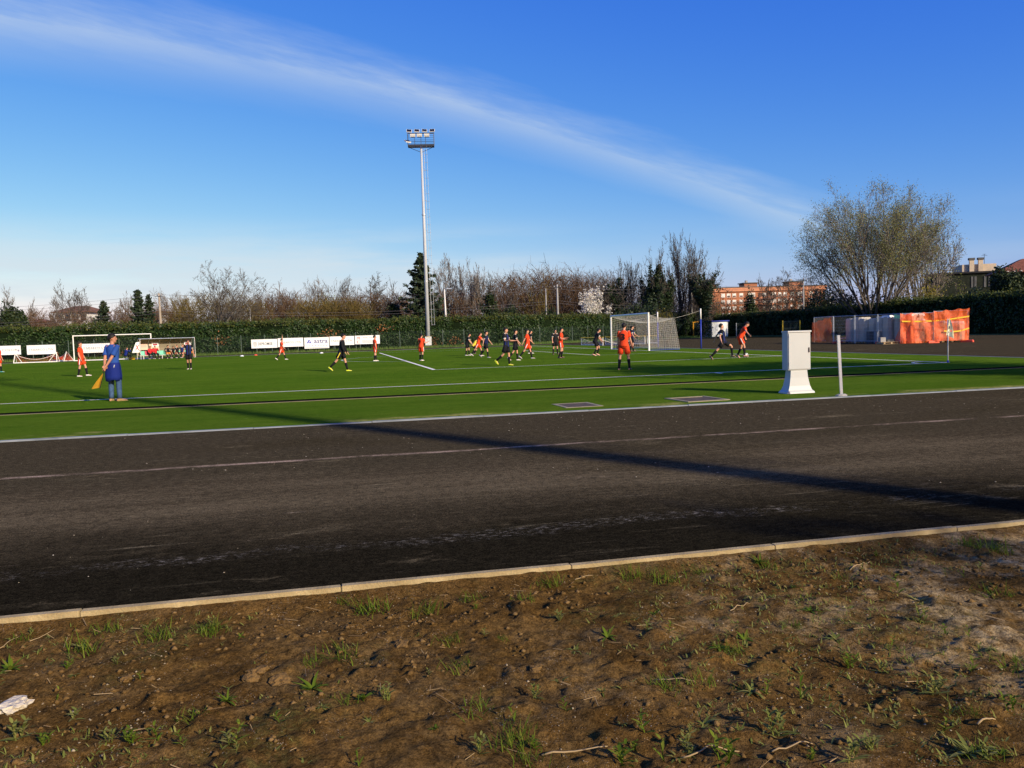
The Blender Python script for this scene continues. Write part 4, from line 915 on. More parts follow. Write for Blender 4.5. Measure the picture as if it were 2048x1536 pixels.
# ---- white house at the left
def hip_house(px0, px1, dep, eave, top, label, wall='plaster_white', rot=0.0, roof='roof_brown'):
    p0 = at((px0 + px1) / 2, dep, 640); Wd = (px1 - px0) * pxm(dep); he = hz(px0, eave, dep); ht = hz(px0, top, dep)
    e = empty('white_house' if wall == 'plaster_white' else 'low_house', p0, rot, label, 'house'); w = Wd / 2 - .7
    MB().ibox(-w, w, 0, 8, 0, he).build('wall', MATS[wall], e)
    g = MB(); q = [(-Wd / 2, -.8), (Wd / 2, -.8), (Wd / 2, 8.8), (-Wd / 2, 8.8)]; g.loft([[Vector((x, y, he)) for x, y in q], [Vector((x, y, he + .15)) for x, y in q], [Vector((x * .35, 4 + (1 if y > 4 else -1) * .3, ht)) for x, y in q]]); g.build('roof', MATS[roof], e)
    for k in range(4):
        x = -w + (k + .5) * 2 * w / 4
        o = MB().ibox(x - .5, x + .5, -.06, .05, he - 1.75, he - .45).build('window', MATS['glass_dark'], e); MB().ibox(x - .6, x - .503, -.09, -.02, he - 1.8, he - .4).build('shutter', MATS['roof_brown'], o)
    return e
hip_house(106, 182, 168, 626, 612, 'white house with a wide brown hipped roof behind bare trees')
hip_house(46, 84, 150, 645, 638, 'low house with a red roof left of the white house', 'plaster_beige', .2, 'roof_tile')
hip_house(296, 322, 160, 626, 621, 'small pale house half hidden behind the wooden pole', 'plaster_white')

# ---- poles and wires
def pole(px, dep, top, r, label, m_='wood_pole', name='utility_pole', arm=True):
    p = at(px, dep, 600); H = hz(px, top, dep); e = empty(name, p, 0, label, 'pole')
    MB().tube([(0, 0, -.2), (0, 0, H * .5), (0, 0, H)], [r * 1.25, r * 1.05, r * .8], 8).build('shaft', MATS[m_], e, smooth=True)
    if arm:
        g = MB(); g.box((0, -.12, H - .35), (1.0, .08, .08)); g.build('crossarm', MATS['dark_metal'], e)
        for x in (-.42, 0, .42):
            g = MB(); g.tube([(x, -.12, H - .31), (x, -.12, H - .16)], [.035, .02], 6); g.build('insulator', MATS['plaster_white'], e)
    return p, H
P1 = pole(318.5, 106, 587, .16, 'leaning wooden utility pole at the left behind the hedge')
pole(499, 108, 616, .07, 'thin pale pole right of the big forked tree', 'concrete', arm=False)
P3 = pole(1092, 113, 577, .09, 'thinner of two pale poles before the brown wood', 'concrete', arm=False)
P4 = pole(1115, 112, 569, .14, 'taller of two pale poles before the brown wood', 'concrete')
P5 = pole(1383, 122, 571, .14, 'grey pole in front of the broad ivy tree', 'concrete')
P6 = pole(1607, 124, 556, .12, 'grey pole in front of the right end of the apartment block', 'concrete')
pole(1660, 116, 565, .09, 'pale thin pole left of the large spreading tree', 'plaster_white', arm=False)
p = at(891, 103, 600); H = hz(889, 579, 103); e = empty('street_lamp', p, R(0), 'pale street lamp with a short arm behind the hedge', 'street lamp')
MB().tube([(0, 0, -.1), (-.05, 0, H * .6), (-.1, 0, H)], [.13, .11, .07], 8).build('column', MATS['plaster_white'], e, smooth=True)
g = MB(); g.tube([(-.1, 0, H), (.35, -.1, H + .1)], .035, 6); g.box((.5, -.12, H + .1), (.75, .22, .1), None, 0, .8); g.build('lamp_head', MATS['galvanised'], e)
def wire(p0, h0, p1, h1, sag, name, label, group):
    pts = []
    for i in range(15):
        t_ = i / 14; q = p0.lerp(p1, t_); pts.append((q.x, q.y, h0 + (h1 - h0) * t_ - sag * 4 * t_ * (1 - t_)))
    o = MB().tube(pts, .016, 3).build(name, MATS['wire']); setp(o, label, 'wire', group)
pL = at(-140, 108); pR = at(2100, 118)
for dz, grp in ((-.15, 'upper wires strung between the poles'), (-.6, 'upper wires strung between the poles'), (-2.2, 'lower wires strung between the poles'), (-2.55, 'lower wires strung between the poles')):
    lab = 'thin overhead wire strung high between the poles behind the hedge' if dz > -1 else 'thin overhead wire strung low between the poles behind the hedge'
    wire(pL, 7.0 + dz, P1[0], P1[1] + dz, .35, 'overhead_wire', lab, grp); wire(P1[0], P1[1] + dz, P4[0], P4[1] + dz, .9, 'overhead_wire', lab, grp)
    wire(P4[0], P4[1] + dz, P5[0], P5[1] + dz * 1.2, .5, 'overhead_wire', lab, grp); wire(P5[0], P5[1] + dz * 1.2, P6[0], P6[1] + dz, .4, 'overhead_wire', lab, grp)

# ---- floodlight masts
def mast(loc, rz, label, H=25.4, kr=1.0):
    e = empty('floodlight_mast', loc, rz, label, 'floodlight mast')
    MB().tube([(0, 0, 0), (0, 0, H * .5), (0, 0, H)], [.25 * kr, .19 * kr, .125 * kr], 16).build('pole', MATS['mast_paint'], e, smooth=True)
    for z in (H * .33, H * .66): MB().tube([(0, 0, z), (0, 0, z + .12)], .24, 14).build('flange', MATS['galvanised'], e)
    g = MB(); g.box((0, 0, .12), (1.0, 1.0, .24)); g.build('footing', mat('brick_base', (.22, .15, .10), .9, .2, 4), e)
    g = MB(); g.box((0.02, -.34, .82), (.76, .30, 1.05)); cb_ = g.build('switch_box', MATS['white_paint'], e)
    g = MB(); g.tube([(-.17, -.492, 1.28), (0.0, -.492, 1.36), (.2, -.492, 1.28), (.1, -.492, 1.22)], .03, 6); g.build('warning_sticker', MATS['yellow_paint'], cb_)
    # platform
    g = MB(); w = 1.55
    for y in (-.45, .45): g.box((0, y, H), (2 * w, .07, .22))
    for x in (-w + .035, w - .035): g.box((x, 0, H), (.07, .82, .22))
    for k in range(12): g.box((-w + .2 + k * .245, 0, H - .02), (.05, .82, .05))
    g.tube([(-w, 0, H - .1), (0, 0, H - .75)], .03, 5); g.tube([(w, 0, H - .1), (0, 0, H - .75)], .03, 5)
    g.build('platform', MATS['dark_metal'], e)
    g = MB()
    for x in (-w, -.75, 0, .55, w):
        for y in (-.45, .45): g.tube([(x, y, H + .1), (x, y, H + (1.45 if abs(x) == w else 1.1))], .028 if abs(x) == w else .016, 5)
    for z in (.45, .62, 1.1):
        for y in (-.45, .45): g.tube([(-w, y, H + z), (w, y, H + z)], .014, 4)
    g.box((0, 0, H + 1.48), (2 * w + .1, .10, .10)); g.build('guard_rail', MATS['dark_metal'], e)
    for k in range(4):
        x = -1.36 + k * .91; ro = Matrix.Rotation(R(-38), 3, 'X') @ Matrix.Rotation(R(7 if k < 3 else -3), 3, 'Z')
        lm = MB().box((x, -.05, H + 1.78), (.62, .10, .46), ro).build('floodlight', MATS['white_paint'], e)
        MB().box(Vector((x, -.05, H + 1.78)) + ro @ Vector((0, -.058, 0)), (.56, .012, .40), ro).build('lamp_glass', MATS['lamp_black'], lm)
    for k, x in enumerate((-.95, -.16, .72)):
        ro = Matrix.Rotation(R(25), 3, 'X'); lm = MB().box((x, -.1, H + 1.24), (.62, .12, .34), ro).build('floodlight', MATS['white_paint'], e)
        MB().box((x, -.1, H + 1.04), (.5, .14, .05)).build('bracket', MATS['dark_metal'], lm)
    ro = Matrix.Rotation(R(35), 3, 'Z') @ Matrix.Rotation(R(-58), 3, 'X'); lm = MB().box((-1.55, -.55, H + .45), (.70, .12, .50), ro).build('floodlight', MATS['white_paint'], e)
    MB().box(Vector((-1.55, -.55, H + .45)) + ro @ Vector((0, -.068, 0)), (.62, .012, .42), ro).build('lamp_glass', MATS['lamp_black'], lm)
    # ladder with its outer rail
    g = MB(); xo = lambda z: .42 + .10 * (1 - z / H)
    for dx in (0, .32): g.tube([(xo(2.7) + dx, -.1, 2.7), (xo(H) + dx - .1, -.1, H)], .017 if dx else .022, 5)
    lad = g.build('ladder', mat('ladder_steel', (.36, .38, .40), .5, .1, 3, metallic=.2), e); k = 0; z = 2.75
    rm = MB().tube([(-.06, 0, 0), (.40, 0, 0)], .018, 4).mesh('rung'); rm.materials.append(MATS['galvanised'])
    while z < H - .4:
        o = bpy.data.objects.new('rung', rm); C.objects.link(o); o.parent = lad; o.location = (xo(z) - .1 * z / H, -.1, z); z += .92
    for z in np.arange(3.2, H - 1, 3.6): MB().tube([(.1, 0, z), (xo(z), -.1, z)], .02, 4).build('ladder_bracket', MATS['galvanised'], lad)
    return e
mp_ = at(857, 98.0, 690); Hm = hz(845, 292, 98.0); mast(mp_, 0.05, 'tall white floodlight mast with ladder and lamp platform beyond the pitch', Hm)
mast((14.6, -5.0, 0), 0.6, 'floodlight mast behind the viewer whose long shadow crosses the track', 25.5, 1.35)

# ---- far fence and boards
FA = 72.7
fc = empty('chain_link_fence', (0, 0, 0), 0, 'green chain link fence with thin posts in front of the long hedge', 'fence')
pm = MB().tube([(0, 0, 0), (0, 0, 2.15)], .032, 6).mesh('post'); pm.materials.append(MATS['fence_post'])
path = [(95.0, FA), (0.0, FA), (-12, FA + 4.6), (-27, FA + 11.6)]; segs = []
for (b0, a0), (b1, a1) in zip(path[:-1], path[1:]):
    q0, q1 = fw_(a0, b0), fw_(a1, b1); L_ = (q1 - q0).length; n = int(L_ / 2.5); d = (q1 - q0) / L_
    for i in range(n + (1 if b1 == -27 else 0)):
        o = bpy.data.objects.new('post', pm); C.objects.link(o); o.parent = fc; o.location = q0 + d * i * L_ / n
    k = 0.0
    while k < L_:
        for s_ in (1, -1):
            x0 = k; x1 = k + s_ * 1.9
            if 0 <= x1 <= L_:
                r0_, r1_ = q0 + d * x0, q0 + d * x1; segs.append((r0_.x, r0_.y, .08, r1_.x, r1_.y, 1.98, .0035, .0035))
        k += .12
    for z in (.1, 1.05, 2.0): segs.append((q0.x, q0.y, z, q1.x, q1.y, z, .006, .006))
o = link('wire_mesh', seg_mesh('wire_mesh', np.array(segs)), MATS['fence_green'], fc); o['kind'] = 'stuff'

def board(px0, px1, ytop, ybot, label, name='advertising_board'):
    pc = on_a((px0 + px1) / 2, FA - .25, ytop); l = on_a(px0, FA - .25, ytop); r = on_a(px1, FA - .25, ytop); W = (r - l).length
    z1 = hz((px0 + px1) / 2, ytop, pc.y); z0 = hz((px0 + px1) / 2, ybot, pc.y)
    e = empty(name, (pc.x, pc.y, (z0 + z1) / 2), ALONG, label, 'sign'); H = z1 - z0
    MB().box((0, 0, 0), (W, .03, H)).build('panel', MATS['board_white'], e)
    g = MB()
    for z in (-H / 2 - .012, H / 2 + .012): g.box((0, 0, z), (W + .04, .045, .022))
    for x in (-W / 2 - .011, W / 2 + .011): g.box((x, 0, 0), (.02, .045, H))
    g.build('frame', MATS['galvanised'], e)
    g = MB()
    for x in (-W * .3, W * .3): g.box((x, .06, -H / 2 - .2), (.05, .05, 2 * ((z0 + z1) / 2 - H / 2 - .2) if False else .5))
    g.build('bracket', MATS['fence_post'], e)
    return e, W, H
def nearco(e, W, H):
    text('E', MATS['ink_pale_red'], e, (-W * .41, -.018, 0), W * .055, H * .22, RX90)
    text('NEARCO', MATS['ink_grey'], e, (-W * .115, -.018, 0), W * .48, H * .24, RX90)
    text('LTW', MATS['ink_red'], e, (W * .30, -.018, 0), W * .25, H * .24, RX90)
e, W, H = board(-14, 41, 691.8, 709.6, 'leftmost white advertising board lettered COLOR with a small emblem')
text('COLOR', MATS['ink_grey'], e, (W * .10, -.018, H * .03), W * .56, H * .26, RX90)
g = MB(); g.poly([(W * .385, -.018, H * .0), (W * .42, -.018, H * .18), (W * .42, -.018, 0)]); g.build('emblem_flame', MATS['ink_red'], e)
g = MB(); g.quad((W * .385, -.018, -H * .16), (W * .455, -.018, -H * .16), (W * .455, -.018, -H * .03), (W * .385, -.018, -H * .03)); g.build('emblem', MATS['ink_navy'], e)
nearco(*board(53.5, 111, 690.2, 708.3, 'white NEARCO LTW board second from the left behind the small goals'))
nearco(*board(163, 222, 687.2, 705.0, 'white NEARCO LTW board seen through the portable goal'))
e, W, H = board(502.5, 554, 678.8, 695.8, 'white board lettered DEPROMISE with a chevron emblem')
text('DEPROMISE', MATS['ink_black'], e, (W * .04, -.018, -H * .02), W * .56, H * .34, RX90, bold=.01)
g = MB()
for k in range(4):
    zc = H * (.20 - k * .14); x0, xm, x1 = -W * .43, -W * .36, -W * .29; tt = H * .05
    g.quad((x0, -.018, zc), (xm, -.018, zc - H * .09), (xm, -.018, zc - H * .09 + tt), (x0, -.018, zc + tt)); g.quad((xm, -.018, zc - H * .09), (x1, -.018, zc), (x1, -.018, zc + tt), (xm, -.018, zc - H * .09 + tt))
g.build('chevron_emblem', MATS['ink_black'], e)
g = MB(); g.quad((W * .34, -.018, H * .10), (W * .46, -.018, -H * .12), (W * .465, -.018, -H * .10), (W * .345, -.018, H * .12)); g.build('swash', MATS['ink_grey'], e)
nearco(*board(555.5, 606, 676.2, 693.2, 'white NEARCO LTW board behind the player with a raised arm'))
e, W, H = board(608.5, 657.5, 675.0, 696.5, 'white board with a blue triangle emblem and the word astra')
text('astra', MATS['ink_navy'], e, (W * .17, -.018, H * .15), W * .56, H * .34, RX90, bold=.012)
g = MB(); a_, b2, c_ = (-W * .41, -H * .02), (-W * .31, H * .36), (-W * .21, -H * .02); y = -.018
g.quad((a_[0], y, a_[1]), (a_[0] + W * .055, y, a_[1]), (b2[0] + W * .01, y, b2[1] - H * .14), (b2[0], y, b2[1])); g.quad((b2[0], y, b2[1]), (b2[0] + W * .01, y, b2[1] - H * .14), (c_[0] - W * .05, y, c_[1]), (c_[0], y, c_[1])); g.quad((-W * .33, y, -H * .02), (-W * .262, y, -H * .02), (-W * .285, y, H * .07), (-W * .33, y, H * .07))
g.build('triangle_emblem', MATS['ink_blue'], e)
g = MB()
for k in range(8): x = -W * .42 + k * W * .115; g.quad((x, y, -H * .29), (x + W * .03, y, -H * .29), (x + W * .03, y, -H * .22), (x, y, -H * .22))
g.quad((-W * .47, y, -H * .44), (W * .47, y, -H * .44), (W * .47, y, -H * .41), (-W * .47, y, -H * .41)); g.build('rule', MATS['ink_grey'], e)
nearco(*board(659.2, 708, 672.8, 690.0, 'white NEARCO LTW board behind the man in black'))
e, W, H = board(710, 759, 671.0, 687.6, 'rightmost white board with a red M and C emblem')
text('PIERL MAINO', MATS['ink_grey'], e, (W * .10, -.018, H * .24), W * .56, H * .15, RX90)
g = MB()
def rct(x0, x1, z0, z1): g.quad((W * x0, -.018, H * z0), (W * x1, -.018, H * z0), (W * x1, -.018, H * z1), (W * x0, -.018, H * z1))
rct(-.43, -.405, .04, .36); rct(-.405, -.325, .31, .36); rct(-.325, -.30, .04, .36); rct(-.375, -.355, .10, .309)
rct(-.43, -.405, -.40, -.10); rct(-.405, -.30, -.15, -.10); rct(-.405, -.30, -.40, -.35)
g.build('letter_emblem', MATS['ink_red'], e)
g = MB(); rct(-.22, .36, -.10, -.06); rct(-.22, .28, -.24, -.20); rct(-.22, .34, -.37, -.33); g.build('small_print', MATS['ink_grey'], e)

# ---- goals
def net_part(e, strands, name='net', m_='net_cord', r=.0055):
    S = []
    for s_ in strands:
        for p_, q_ in zip(s_[:-1], s_[1:]): S.append((*p_, *q_, r, r))
    o = link(name, seg_mesh(name, np.array(S)), MATS[m_], e); o['kind'] = 'stuff'; return o
def goal(loc_m, label, W=7.32, H=2.44, dtop=1.9, dbot=2.25, step=.13, sag=.22, m_='net_cord', ground_bar=False, rpost=.06, zback=2.15):
    e = empty('football_goal', (0, 0, 0), 0, label, 'goal'); e.matrix_world = loc_m      # local x along the goal line, -y behind
    for s_ in (-1, 1): MB().tube([(s_ * (W / 2 + rpost), 0, 0), (s_ * (W / 2 + rpost), 0, H + rpost * 2)], rpost, 12).build('post', MATS['goal_white'], e, smooth=False)
    MB().tube([(-W / 2 - .001, 0, H + rpost), (W / 2 + .001, 0, H + rpost)], rpost * .98, 12).build('crossbar', MATS['goal_white'], e)
    def surf(x, s_):                                     # s 0..1 top, 1..2 back
        k = 1 - (2 * x / W) ** 2
        if s_ <= 1: y = -dtop * s_; z = H + (zback - H) * s_ - sag * math.sin(math.pi * min(s_, 1)) * (.5 + .8 * k) - .25 * k * s_ ** 2
        else: t_ = s_ - 1; y = -dtop - (dbot - dtop) * t_ - .12 * math.sin(math.pi * t_) * k; z = (zback - .25 * k) * (1 - t_)
        return (x, y, max(z, .02))
    st = []; nx = int(W / step); nt = int(dtop / step); nb = int(zback / step)
    for i in range(nx + 1): st.append([surf(-W / 2 + W * i / nx, v_) for v_ in np.linspace(0, 2, 17)])
    for j in range(nt + 1): st.append([surf(x, j / nt) for x in np.linspace(-W / 2, W / 2, 15)])
    for j in range(1, nb + 1): st.append([surf(x, 1 + j / nb) for x in np.linspace(-W / 2, W / 2, 15)])
    for sd_ in (-1, 1):
        def side(u_, v_):                                # u depth 0..1, v height 0..1
            zt = surf(sd_ * W / 2, u_)[2]; yb = -dbot * u_; yt = -dtop * u_; bul = .10 * math.sin(math.pi * u_) * math.sin(math.pi * v_)
            return (sd_ * (W / 2 + bul), yb + (yt - yb) * v_, .02 + (zt - .02) * v_)
        for i in range(nt + 2): st.append([side(i / (nt + 1), v_) for v_ in np.linspace(0, 1, 9)])
        for j in range(nb + 2): st.append([side(u_, j / (nb + 1)) for u_ in np.linspace(0, 1, 9)])
    net_part(e, st, m_=m_)
    g = MB()
    for sd_ in (-1, 1): g.tube([(sd_ * W / 2, 0, .03), (sd_ * W / 2, -dbot, .03)], .02, 5)
    g.tube([(-W / 2, -dbot, .03), (W / 2, -dbot, .03)], .02, 5); g.build('ground_frame', MATS['goal_white'] if ground_bar else MATS['post_blue'], e)
    if ground_bar: MB().tube([(-W / 2, 0, .05), (W / 2, 0, .05)], .05, 8).build('ground_bar', MATS['goal_white'], e)
    return e
gm = FM @ Matrix.Translation((HW, 0, 0.02))
goal(gm, 'white football goal with a pale net behind the crowd of players')
for sgn in (-1, 1):
    p = fw_(HW + sgn * 3.72, -3.78); lab = 'blue and white net pole right of the goal' if sgn < 0 else 'blue and white net pole behind the far side of the goal'
    e = empty('net_pole', p, 0, lab, 'pole'); MB().tube([(0, 0, 0), (0, 0, 2.02)], .05, 10).build('lower_shaft', MATS['post_blue'], e, smooth=True); MB().tube([(0, 0, 2.02), (0, 0, 2.75)], .045, 10).build('upper_shaft', MATS['goal_white'], e, smooth=True)
    q = fw_(HW + sgn * 3.66, -1.95, 2.16); o = MB().tube([q, q.lerp(p + Vector((0, 0, 2.62)), .5) - Vector((0, 0, .03)), p + Vector((0, 0, 2.62))], .006, 5).build('guy_rope', MATS['net_cord'])
    setp(o, 'rope pulling the near net corner to the blue pole' if sgn < 0 else 'rope pulling the far net corner to its pole', 'rope')
q0, q1 = gp(149, 722.5), gp(304, 717.2); c_ = (q0 + q1) / 2; an = math.atan2(q1.y - q0.y, q1.x - q0.x)
goal(Matrix.Translation(c_) @ Matrix.Rotation(an, 4, 'Z') @ Matrix.Scale(-1, 4, (0, 1, 0)), 'white portable goal with a dark net standing beyond the left touchline', W=(q1 - q0).length - .1, dtop=.9, dbot=1.7, step=.2, m_='net_dark', ground_bar=True, rpost=.055, zback=2.0)
# small training goals
def small_goal(p0, p1, label, h=.95):
    c_ = (p0 + p1) / 2; L_ = (p1 - p0).length; e = empty('small_goal', c_, math.atan2(p1.y - p0.y, p1.x - p0.x), label, 'goal')
    MB().tube([(-L_ / 2, 0, .05), (L_ / 2, 0, .05)], .05, 8).build('ground_bar', MATS['goal_white'], e)
    for s_ in (-1, 1):
        x = s_ * L_ / 2; g = MB(); g.tube([(x, 0, .03), (x - s_ * .1, .3, h)], .035, 6); g.tube([(x, .9, .03), (x - s_ * .1, .3, h)], .03, 6); g.tube([(x - s_ * .75, 0, .05), (x - s_ * .1, .3, h)], .025, 6); g.tube([(x, 0, .05), (x, .9, .05)], .03, 6); g.build('end_frame', MATS['goal_white'], e)
    st = []; n = int(L_ / .14)
    for i in range(n + 1):
        x = -L_ / 2 + L_ * i / n; zt = h - .62 * math.sin(math.pi * i / n) ** .8; st.append([(x, .3, zt), (x, .62, zt * .5), (x, .9, .04)])
    for v_ in np.linspace(0, 1, 6): st.append([(-L_ / 2 + L_ * i / 12, .3 + .6 * v_, (h - .62 * math.sin(math.pi * i / 12) ** .8) * (1 - v_) + .04) for i in range(13)])
    net_part(e, st, m_='foot_red', r=.010)
    MB().tube([(-L_ / 2 + L_ * i / 12, .3, (h - .62 * math.sin(math.pi * i / 12) ** .8)) for i in range(13)], .018, 5).build('top_rope', MATS['goal_white'], e)
small_goal(gp(27, 727.2), gp(114, 724.2), 'small training goal with sagging orange net at the left')
small_goal(gp(92, 721.2), gp(128, 722.6), 'second small training goal tucked behind the first', .98)

# ---- team shelter
q0, q1 = gp(283, 719.4), gp(392, 714.8); c_ = (q0 + q1) / 2; L_ = (q1 - q0).length; DUG = (c_, math.atan2(q1.y - q0.y, q1.x - q0.x), L_)
e = empty('team_shelter', c_, DUG[1], 'curved translucent team shelter with seated reserves beyond the far touchline', 'shelter'); DUGE = e
prof = [(0.15, 1.98), (.55, 2.02), (.95, 1.88), (1.22, 1.55), (1.34, 1.1), (1.36, .35)]
nb = 5
for k in range(nb):
    x0 = -L_ / 2 + L_ * k / nb; x1 = x0 + L_ / nb; g = MB()
    for (y0, z0), (y1, z1) in zip(prof[:-1], prof[1:]): g.quad((x0 + .03, y0, z0), (x1 - .03, y0, z0), (x1 - .03, y1, z1), (x0 + .03, y1, z1))
    pn = g.build('panel', MATS['bench_panel'], e, smooth=True)
    if k < 2:
        MB().box(((x0 + x1) / 2, 1.17, 1.27), (L_ / nb - .14, .012, .74), Matrix.Rotation(R(-13), 3, 'X')).build('poster', MATS['poster_beige'], pn)
        if k == 0: MB().box(((x0 + x1) / 2, 1.157, 1.30), (.62, .008, .22), Matrix.Rotation(R(-13), 3, 'X')).build('poster_print', MATS['ink_pale_red'], pn)
    if k in (1, 4):
        MB().box(((x0 + x1) / 2 + .1, 1.13, 1.42), (.62, .012, .42), Matrix.Rotation(R(-13), 3, 'X')).build('sticker', MATS['board_white'], pn); MB().box(((x0 + x1) / 2 + .1, 1.118, 1.40), (.44, .01, .16), Matrix.Rotation(R(-13), 3, 'X')).build('sticker_print', mat('ink_maroon', (.30, .02, .05), .7), pn)
for k in range(nb + 1):
    x = -L_ / 2 + L_ * k / nb; MB().tube([(x, y, z) for y, z in prof] + [(x, 1.36, 0)], .03, 6).build('rib', MATS['alu'], e)
for x in (-L_ / 2, L_ / 2): MB().tube([(x, .15, 1.98), (x, .15, 0)], .03, 6).build('front_leg', MATS['alu'], e)
MB().tube([(-L_ / 2, .15, 1.98), (L_ / 2, .15, 1.98)], .035, 6).build('front_rail', MATS['alu'], e)
g = MB(); g.box((0, .95, .36), (L_ - .2, .06, .05)); g.box((0, .7, .36), (L_ - .2, .06, .05))
for k in range(6): g.box((-L_ / 2 + .4 + k * (L_ - .8) / 5, .82, .17), (.05, .3, .34))
g.build('bench_frame', MATS['alu'], e)
for k in range(11):
    x = -L_ / 2 + .38 + k * (L_ - .76) / 10; g = MB(); g.box((x, .80, .42), (.40, .36, .05)); g.box((x, 1.0, .62), (.40, .05, .36), Matrix.Rotation(R(-8), 3, 'X')); g.build('seat', MATS['seat_red' if k == 1 else 'seat_mint'], e)
g = MB(); x = -L_ / 2 - .03; q4 = [(x - .78, -.02, .70), (x - .08, .10, .70), (x - .04, .10, 1.72), (x - .38, .04, 1.66)]; g.loft([[Vector(v_) for v_ in q4], [Vector(v_) + Vector((0, .02, 0)) for v_ in q4]]); sp_o = g.build('side_banner', MATS['board_white'], e)
sp_o.rotation_euler = (0, 0, R(0)); 
g = MB()
for (x0_, z0, x1_, z1) in ((-.50, .90, -.14, 1.45), (-.18, .90, -.44, 1.45)):
    yy = lambda xq: -.02 + .12 * (xq + .78) / .70 - .012
    g.quad((x + x0_, yy(x0_), z0), (x + x0_ + .09, yy(x0_ + .09), z0), (x + x1_ + .09, yy(x1_ + .09), z1), (x + x1_, yy(x1_), z1))
g.build('banner_cross', MATS['ink_red'], e)
g = MB(); pb = gp(263, 719.6)
bag = empty('kit_bag', pb, .2, 'yellow kit bag on the ground left of the team shelter', 'bag')
g.loft([[Vector((x * k_, y * k_, z)) for x, y in ((-.3, -.15), (.3, -.15), (.33, 0), (.3, .15), (-.3, .15), (-.33, 0))] for z, k_ in ((0, .92), (.08, 1.04), (.22, .98), (.30, .7))]); g.build('body', MATS['yellow_paint'], bag, smooth=True)
MB().tube([(-.15, 0, .28), (-.12, 0, .38), (.12, 0, .38), (.15, 0, .28)], .015, 5).build('handle', MATS['lamp_black'], bag)

# ---- low barriers behind the goal
def barrier(px0, px1, yb, label, dep=None):
    p0, p1 = gp(px0, yb), gp(px1, yb - .3); c_ = (p0 + p1) / 2; L_ = (p1 - p0).length; e = empty('low_barrier', c_, math.atan2(p1.y - p0.y, p1.x - p0.x), label, 'barrier', 'low yellow topped barriers behind the goal')
    for s_ in (-1, 1): MB().tube([(s_ * L_ / 2, 0, 0), (s_ * L_ / 2, 0, .76)], .035, 6).build('leg', MATS['goal_white'], e)
    MB().tube([(-L_ / 2 - .03, 0, .78), (L_ / 2 + .03, 0, .78)], .045, 8).build('top_bar', MATS['yellow_paint'], e); MB().tube([(-L_ / 2, 0, .08), (L_ / 2, 0, .08)], .04, 6).build('bottom_bar', MATS['goal_white'], e)
    g = MB()
    for k in range(4): g.tube([(-L_ / 2 + L_ * i / 10, .02, .16 + .14 * k + .12 * math.cos(i * .63) - .1 * math.sin(math.pi * i / 10)) for i in range(11)], .018, 4)
    g.build('loose_netting', MATS['net_cord'], e)
barrier(1163, 1206, 691.2, 'leftmost low yellow topped barrier left of the goal'); barrier(1211, 1243, 690.0, 'low yellow topped barrier behind the crouching dark player')
barrier(1267, 1290, 688.6, 'low yellow topped barrier seen through the middle of the goal net'); barrier(1295, 1315, 687.6, 'rightmost low yellow topped barrier behind the near goal post')
pA, pB = gp(1206, 691), gp(1268, 688.6); setp(MB().tube([pA.lerp(pB, i / 10) + Vector((0, 0, .52 - .35 * math.sin(math.pi * i / 10))) for i in range(11)], .02, 5).build('slack_rope', MATS['net_cord']), 'slack pale rope strung between the low barriers', 'rope')

# ---- gate frame, shed and booth at the far right corner
def yellow_gate(px0, px1, yb, yt, label, mid=True, sign=True, m_='door_yellow', r=.11):
    p0, p1 = gp(px0, yb), gp(px1, yb); dep = (p0.y + p1.y) / 2; p0, p1 = at(px0, dep, yb), at(px1, dep, yb); c_ = (p0 + p1) / 2; L_ = (p1 - p0).length; H = hz(px0, yt, dep)
    e = empty('gate', c_, math.atan2(p1.y - p0.y, p1.x - p0.x), label, 'gate')
    for s_ in (-1, 1): MB().box((s_ * L_ / 2, 0, H / 2), (r * 1.5, r * 1.5, H)).build('post', MATS[m_], e)
    if mid: MB().box((.05, 0, H / 2 - .05), (r * 1.1, r * 1.1, H - .2)).build('middle_post', MATS[m_], e); MB().box((0, 0, H + .05), (L_ + r * 1.5, r * 1.5, .14)).build('lintel', MATS[m_], e)
    S = []
    for i in range(int(L_ / .12)): x = -L_ / 2 + .1 + i * .12; S.append((x, 0.03, .1, x, .03, H - .1, .012, .012))
    for z in (.1, H / 2, H - .12): S.append((-L_ / 2, .03, z, L_ / 2, .03, z, .025, .025))
    o = link('bars', seg_mesh('bars', np.array(S)), MATS['fence_post'], e); o['kind'] = 'stuff'
    if sign: s_ = MB().box((-L_ * .18, -.1, H * .78), (.55, .02, .42)).build('notice', MATS['board_white'], e); MB().box((-L_ * .18, -.114, H * .78), (.14, .006, .16)).build('notice_mark', MATS['ink_grey'], s_)
    return e, H
yellow_gate(1387, 1422, 674, 645, 'bright yellow framed double gate with a white notice')
yellow_gate(1565.5, 1600, 672, 641, 'yellow posted gate in the shade behind the white cabinet', False, False, 'yellow_paint', .08)
yellow_gate(1473, 1499, 672, 646, 'grey barred gate between shed and booth', False, False, 'galvanised', .06)
dep = 118; p0, p1 = at(1424, dep, 672), at(1456, dep + 1, 672); c_ = (p0 + p1) / 2; L_ = (p1 - p0).length; H = hz(1440, 643, dep)
e = empty('shed', c_, math.atan2(p1.y - p0.y, p1.x - p0.x), 'small white shed with a blue roof edge beside the yellow gate', 'shed'); MB().ibox(-L_ / 2, L_ / 2, 0, 2.2, 0, H).build('wall', MATS['white_paint'], e)
MB().ibox(-L_ / 2 - .15, L_ / 2 + .15, -.2, 2.4, H + .003, H + .16).build('roof', MATS['post_blue'], e); d_ = MB().ibox(-L_ * .28, L_ * .22, -.03, 0.02, .05, H - .3).build('door', MATS['board_white'], e); MB().ibox(-L_ * .22, -L_ * .18, -.06, -.033, .9, 1.05).build('handle', MATS['dark_metal'], d_)
